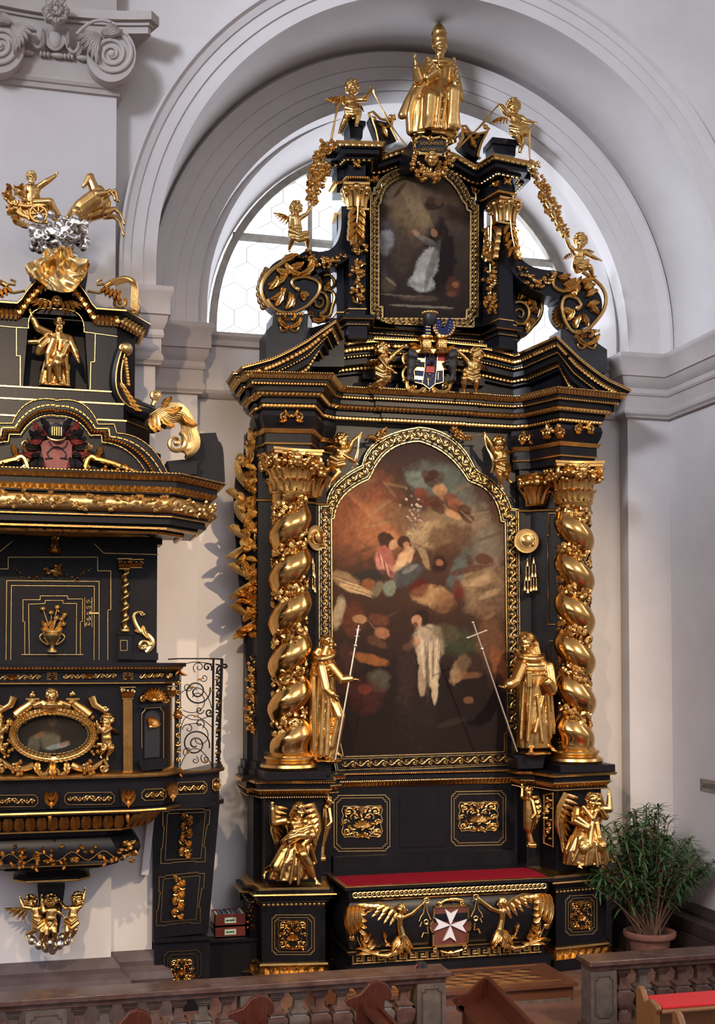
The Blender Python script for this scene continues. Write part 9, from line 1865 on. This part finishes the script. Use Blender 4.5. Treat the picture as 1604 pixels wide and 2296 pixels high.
# ------------------------------------------------------------ ionic capital of the pier
def ionic():
 Yc = Y0 - .22; F = PY(Yc); G = PY(Y0 - .05); t = thing('ionic_capital', W(120, 200, Y0), 'large stone-coloured ionic capital with spiral volutes, egg moulding and a rosette, at the pier top', 'capital')
 m = MB(); xe = W(268, 190, Y0 - .03).x; z0, z1 = W(120, 198, Y0).z, W(120, 172, Y0).z
 pth = [(-3, Y0), (xp, Y0), (xp, Y1)]; zb = W(250, 205, Y0).z
 m.sweep([(0, zb - .07), (.035, zb - .06), (.04, zb - .01), (.06, zb), (.075, zb + .035), (.06, zb + .07), (.04, zb + .075), (.03, zb + .12), (0, zb + .13)], pth); m.build('astragal', 'stone_trim', t, angle=25)
 m = MB(); za = W(290, 62, Yc).z; m.box((-3, Y0 - .06, zb), (xp + .02, Y1, za)); m.build('capital_block', 'stone_trim', t)
 # abacus with a curved front and a splayed corner
 m = MB(); A = []
 xc1 = W(335, 30, Yc).x
 fr = [(-1.2, Y0 - .10)] + [(xc1*(i/12) + (-.35)*(1 - i/12), Yc + .13 - .13*((i/12)**2)) for i in range(13)]
 xcen = W(125, 30, Yc).x
 P = []
 for i in range(25):
  u = -1 + 2*i/24; P.append((xcen + (xc1 - xcen)*u, Yc + .16*(1 - u*u)))
 P += [(xc1 + .06, Yc + .08), (xc1 - .10, Y1)]; P = [(2*xcen - xc1 + .1, Y1)] + P
 for o, a, b in ((-.03, za - .02, za + .06), (.0, za + .06, za + .10), (.05, za + .10, za + .2)):
  Q = [(q.x, min(q.y, Y1)) for q in offset_path(P, o)]; m.prism([V((x, y, a)) for x, y in Q], (0, 0, b - a))
 m.build('abacus', 'stone_trim', t, angle=25)
 for s, cx in ((1, 250), (-1, 0)):
  m = MB(); cy = 122 if s > 0 else 102; r = 55
  m.prism([F(cx + r*1.0*cos(2*pi*i/40), cy + r*1.12*sin(2*pi*i/40)) for i in range(40)], (0, .25, 0))
  rtube(m, F, spiral(cx, cy, r*.93, 2.6, -1.9, s, 80, .14, 1.0), 4.6, .01, 8, (1.2, .7)); dot(m, F, cx, cy, 8, .02, 12, 8)
  if s > 0: rtube(m, F, arc3((172, 78), (215, 48), (262, 58)) , 4, .01, 8)
  m.build('volute', 'stone_trim', t, angle=35)
  m = MB()
  for k in range(6): leaf(m, F, (cx - s*26, cy - 40), (cx - s*(52 + 10*k) + s*20, cy + 4 - 10*k + 20), 14, .2*s, .02, .03, .03, 3, 9)
  for k in range(4): leaf(m, F, (cx - s*24, cy - 44), (cx + s*(8*k), cy - 66 + 6*k), 13, .2, .03, .03, .03, 3, 8)
  m.build('volute_leaf', 'stone_trim', t)
 m = MB(); E = PY(Y0 - .14)
 for x, y in ((124, 90), (84, 85), (165, 96)):
  c = E(x, y, -.02); mp = MPP(x, y, Y0)
  if x == 124: m.ell(c, (16*mp, .07, 24*mp), None, 16, 10)
  for w in (22, 27):
   if x == 124 or True: m.tube([E(x + w*cos(a)*(.9 if x == 124 else .7), y - 20 + 46*sin(a)*.9, .0) for a in [pi*i/12 for i in range(13)]], .018, 6)
 for x in (96, 152): leaf(m, E, (x, 108), (x, 68), 8, 0, .01, .03, .02, 2)
 m.build('egg_moulding', 'stone_trim', t); m = MB(); E = PY(Y0 - .10)
 for k, x in enumerate((62, 92, 100, 108, 130, 146, 154, 162, 186)): y = 118 + (x - 60)*.1; mp = MPP(x, y, Y0); w = 15 if k % 4 == 0 else 4; m.ell(E(x, y), (w*mp, .035, 6*mp), None, 12, 7)
 m.build('bead_moulding', 'stone_trim', t); m = MB(); E = PY(Yc - .02); c = (125, 30)
 for ring_, rr_, n in ((0, 31, 8), (1, 18, 8)):
  for i in range(n): a = 2*pi*i/n + ring_*.4; leaf(m, E, (c[0] + 4*cos(a), c[1] + 4*sin(a)), (c[0] + rr_*cos(a), c[1] + rr_*sin(a)), rr_*.75, 0, .02 + .03*ring_, .05, .02, 1, 9)
 dot(m, E, *c, 7, .09, 12, 8, .9); m.build('rosette', 'stone_trim', t)
ionic()
struct('wall_pier_upper', MB().box((-3, Y0 + .04, 11.2), (W(262, 8, Y0).x, Y1, 13)), 'stone_trim')
# ------------------------------------------------------------ communion rail of red marble, pews
YR = 12.12
def rail_thing(x0, x1, lab):
 return thing('communion_rail', ((x0+x1)/2, YR + .15, 0), lab, 'balustrade')
CAPZ = [(0, .66), (.0, .70), (-.01, .705), (.03, .71), (.05, .725), (.045, .745), (.06, .755), (.06, .775), (.0, .775)]
def baluster(x, y, par, mt):
 m = MB(); m.lathe([(.075, .10), (.075, .17), (.05, .18), (.042, .20), (.06, .22), (.085, .27), (.10, .335), (.105, .365), (.10, .395), (.075, .405), (.07, .42), (.085, .43), (.085, .445), (.05, .47), (.043, .52), (.04, .56), (.055, .575), (.055, .59), (.075, .60), (.075, .665)][::1], (x, y, 0), sq=True); return m.build('baluster', mt, par, angle=20)
def rail(x0, x1, posts, lab, n_between):
 t = rail_thing(x0, x1, lab); d = .27
 m = MB(); m.box((x0, YR, .66), (x1, YR + d, .715)); m.box((x0 - .04, YR - .045, .72), (x1 + .04, YR + d + .045, .775)); m.box((x0 - .02, YR - .02, .71), (x1 + .02, YR + d + .02, .725)); tr = m.build('top_rail', 'marble_red', t, angle=20)
 bv = tr.modifiers.new('edge', 'BEVEL'); bv.width = .012; bv.segments = 2; bv.limit_method = 'ANGLE'
 m = MB(); m.box((x0 - .03, YR - .03, 0), (x1 + .03, YR + d + .03, .06)); m.box((x0, YR, .06), (x1, YR + d, .10)); m.build('base_rail', 'marble_red', t, angle=20)
 for (a, b) in posts:
  m = MB(); m.box((a, YR + .01, .10), (b, YR + d - .01, .66)); p = m.build('post', 'marble_grey', t, smooth=False); w = b - a
  if w > .2:
   m = MB(); e = .05; c = .035; P = [(a+e+c, .16), (b-e-c, .16), (b-e-c*.9, .16 + c*.9), (b-e, .16 + c), (b-e, .60 - c), (b-e-c*.9, .60 - c*.9), (b-e-c, .60), (a+e+c, .60), (a+e+c*.9, .60 - c*.9), (a+e, .60 - c), (a+e, .16 + c), (a+e+c*.9, .16 + c*.9)]
   V3 = [V((x, YR + .006, z)) for x, z in P]
   for q, r_ in zip(V3, V3[1:] + V3[:1]): m.tube([q, r_], .006, 5)
   m.build('post_panel', 'marble_red', p)
 for (a, b) in zip(posts, posts[1:]):
  L = b[0] - a[1]; n = max(1, round(L/n_between))
  for i in range(n): baluster(a[1] + L*(i + .5)/n, YR + d/2, t, 'marble_grey' if (i % 4 == 1) else 'marble_red')
 return t
def RX(px, py=2230): return W(px, py, YR).x
rail(-1.6, RX(1001), [(-1.6, -1.5), (RX(58), RX(150)), (RX(540), RX(600)), (RX(937), RX(1001))], 'long red-brown marble communion rail with square balusters, left of the gap', .235)
rail(RX(1327), 9.5, [(RX(1327), RX(1385)), (9.3, 9.5)], 'red-brown marble communion rail right of the gap, behind the red-cushioned bench', .238)
# veins in the marble
m = MB();
vn = thing('small_camera', W(945, 2140, YR + .25), 'small black camera with a red strap lying on the end of the left marble rail', 'camera')
c = V((W(945, 2138, YR + .2).x, YR + .2, .775)); m.box((c.x - .045, c.y - .03, c.z), (c.x + .02, c.y + .03, c.z + .055)); m.tube([c + V((.03, -.045, .028)), c + V((.03, .03, .028))], .026, 14); m.build('camera_body', 'ink', vn); m = MB(); m.tube([c + V((-.05, -.03, .045)), c + V((-.075, -.04, .02)), c + V((-.085, -.05, .004))], .006, 5); m.build('camera_strap', 'crest_bright_red', vn)
# ---- dark pews: scroll-topped bench ends
def scroll_end(poly_px, Yp, th, name, par, mt, into=1):
 F = PY(Yp); m = MB(); m.prism([F(*p) for p in poly_px], (0, th, 0)); o = m.build(name, mt, par, angle=35); b = o.modifiers.new('edge', 'BEVEL'); b.width = .008; b.segments = 2; b.limit_method = 'ANGLE'; return o
YP1 = 10.9
for k, (dx, dy, lab) in enumerate(((0, 0, 'dark pew end with scrolled top before the rail, below the left altar pedestal'), (263, -32, 'dark pew end with scrolled top before the rail, below the altar table'), (-275, 32, 'dark pew end with scrolled top before the rail, below the pulpit'), (-570, 64, 'top of a dark wooden pew end at the lower left corner'))):
 t = thing('pew', W(575 + dx, 2296, YP1), lab, 'pew')
 P = [(512 + dx, 2282 + dy), (516 + dx, 2272 + dy), (545 + dx, 2262 + dy), (556 + dx, 2250 + dy), (566 + dx, 2238 + dy), (584 + dx, 2232 + dy), (604 + dx, 2238 + dy), (614 + dx, 2250 + dy), (616 + dx, 2266 + dy), (610 + dx, 2276 + dy), (600 + dx, 2276 + dy), (600 + dx, 2300 + dy), (606 + dx, 2420 + dy), (530 + dx, 2420 + dy), (540 + dx, 2296 + dy)]
 scroll_end(P, YP1, .06, 'bench_end', t, 'pew_wood'); m = MB(); F = PY(YP1)
 m.prism([F(548 + dx, 2284 + dy), F(600 + dx, 2300 + dy), F(606 + dx, 2312 + dy), F(548 + dx, 2296 + dy)], (0, -.9, 0)); m.prism([F(586 + dx, 2290 + dy), F(600 + dx, 2296 + dy), F(606 + dx, 2420 + dy), F(596 + dx, 2420 + dy)], (0, -.9, 0)); m.build('pew_back', 'pew_wood', t, angle=30)
# pew in the gap, running towards us
t = thing('pew', WZ(1080, 2290, .3), 'dark polished pew seen along its length in the gap of the marble rail', 'pew')
a0_, b0_ = W(1028, 2250, 11.35), W(1102, 2195, 11.35)
F = PY(11.35); E = [(1020, 2250), (1016, 2244), (1024, 2236), (1050, 2230), (1066, 2214), (1078, 2200), (1090, 2193), (1102, 2195), (1104, 2210), (1100, 2232), (1110, 2240), (1110, 2330), (1040, 2420), (1040, 2270), (1030, 2262)]
m = MB(); m.prism([F(*p) for p in E], (0, .05, 0)); m.build('bench_end', 'pew_wood', t, angle=30)
m = MB(); q0, q1 = F(1094, 2194), F(1104, 2206); dirn = WZ(1192, 2300, q0.z) - q0; m.prism([q0, q1, q1 + V((.0, 0, -.6)), q0 + V((-.03, 0, -.6))], dirn); q2, q3 = F(1040, 2262), F(1098, 2234); m.prism([q2, q3, q3 + V((0, 0, -.03)), q2 + V((0, 0, -.03))], dirn); m.prism([F(1044, 2268), F(1052, 2268), F(1052, 2420), F(1044, 2420)], dirn); m.build('pew_back', 'pew_wood', t, angle=30)
m = MB(); m.tube([q0 + V((.01, 0, .0)), q0 + V((.01, 0, .0)) + dirn], .026, 10); m.build('pew_rail', 'pew_wood', t); m = MB(); c = F(1034, 2262); m.tube([c, c + V((0, .05, 0))], .035, 14); m.build('scroll_knob', 'pew_wood', t)
# light oak bench with red cushion at the right
YB_ = 11.25
t = thing('oak_bench', W(1520, 2296, YB_), 'light oak bench with a bright red seat cushion in front of the right marble rail', 'bench'); F = PX11 = None
xe = W(1432, 2220, YB_).x
def endpoly(px_y, X): return [WX(p[0], p[1], X) for p in px_y]
m = MB(); zt_ = W(1438, 2210, YB_).z; zs2 = W(1478, 2262, YB_ - .35).z
prof = [(YB_ + .06, zt_ - .02), (YB_ + .0, zt_), (YB_ - .05, zt_ - .02), (YB_ - .12, zt_ - .12), (YB_ - .22, zs2 + .06), (YB_ - .36, zs2 + .03), (YB_ - .38, zs2 + .0), (YB_ - .34, zs2 - .06), (YB_ - .34, 0), (YB_ + .06, 0)]
m.prism([V((xe, y, z)) for y, z in prof], (.06, 0, 0)); o = m.build('bench_end', 'bench_wood', t, angle=35); b = o.modifiers.new('edge', 'BEVEL'); b.width = .012; b.segments = 2; b.limit_method = 'ANGLE'
m = MB(); m.box((xe + .06, YB_ - .36, zs2 - .05), (9, YB_ + .05, zs2 - .015)); m.tube([V((xe + .06, YB_ - .36, zs2 - .03)), V((9, YB_ - .36, zs2 - .03))], .022, 8); m.box((xe + .06, YB_ + .02, .12), (9, YB_ + .05, zs2 - .02)); m.build('seat', 'bench_wood', t, angle=30)
m = MB(); m.box((xe + .08, YB_ - .35, zs2 - .014), (9, YB_ + .05, zs2 + .022)); o = m.build('seat_cushion', 'red_cushion', t); b = o.modifiers.new('edge', 'BEVEL'); b.width = .012; b.segments = 3
t = thing('oak_bench', W(1560, 2300, 10.6), 'second oak bench end with a red cushion at the lower right corner', 'bench')
YB2 = 10.55; xe = W(1514, 2275, YB2).x; zt2 = W(1516, 2266, YB2).z; zs3 = zt2 - .20
prof = [(YB2 + .06, zt2 - .02), (YB2, zt2), (YB2 - .05, zt2 - .02), (YB2 - .12, zt2 - .12), (YB2 - .22, zs3 + .06), (YB2 - .36, zs3 + .03), (YB2 - .38, zs3), (YB2 - .34, zs3 - .06), (YB2 - .34, 0), (YB2 + .06, 0)]
m = MB(); m.prism([V((xe, y, z)) for y, z in prof], (.06, 0, 0)); o = m.build('bench_end', 'bench_wood', t, angle=35); b = o.modifiers.new('edge', 'BEVEL'); b.width = .012; b.segments = 2; b.limit_method = 'ANGLE'
m = MB(); m.box((xe + .08, YB2 - .35, zs3 - .014), (9, YB2 + .03, zs3 + .022)); m.build('seat_cushion', 'red_cushion', t); m = MB(); m.box((xe + .06, YB2 - .36, zs3 - .05), (9, YB2 + .05, zs3 - .015)); m.build('seat', 'bench_wood', t)
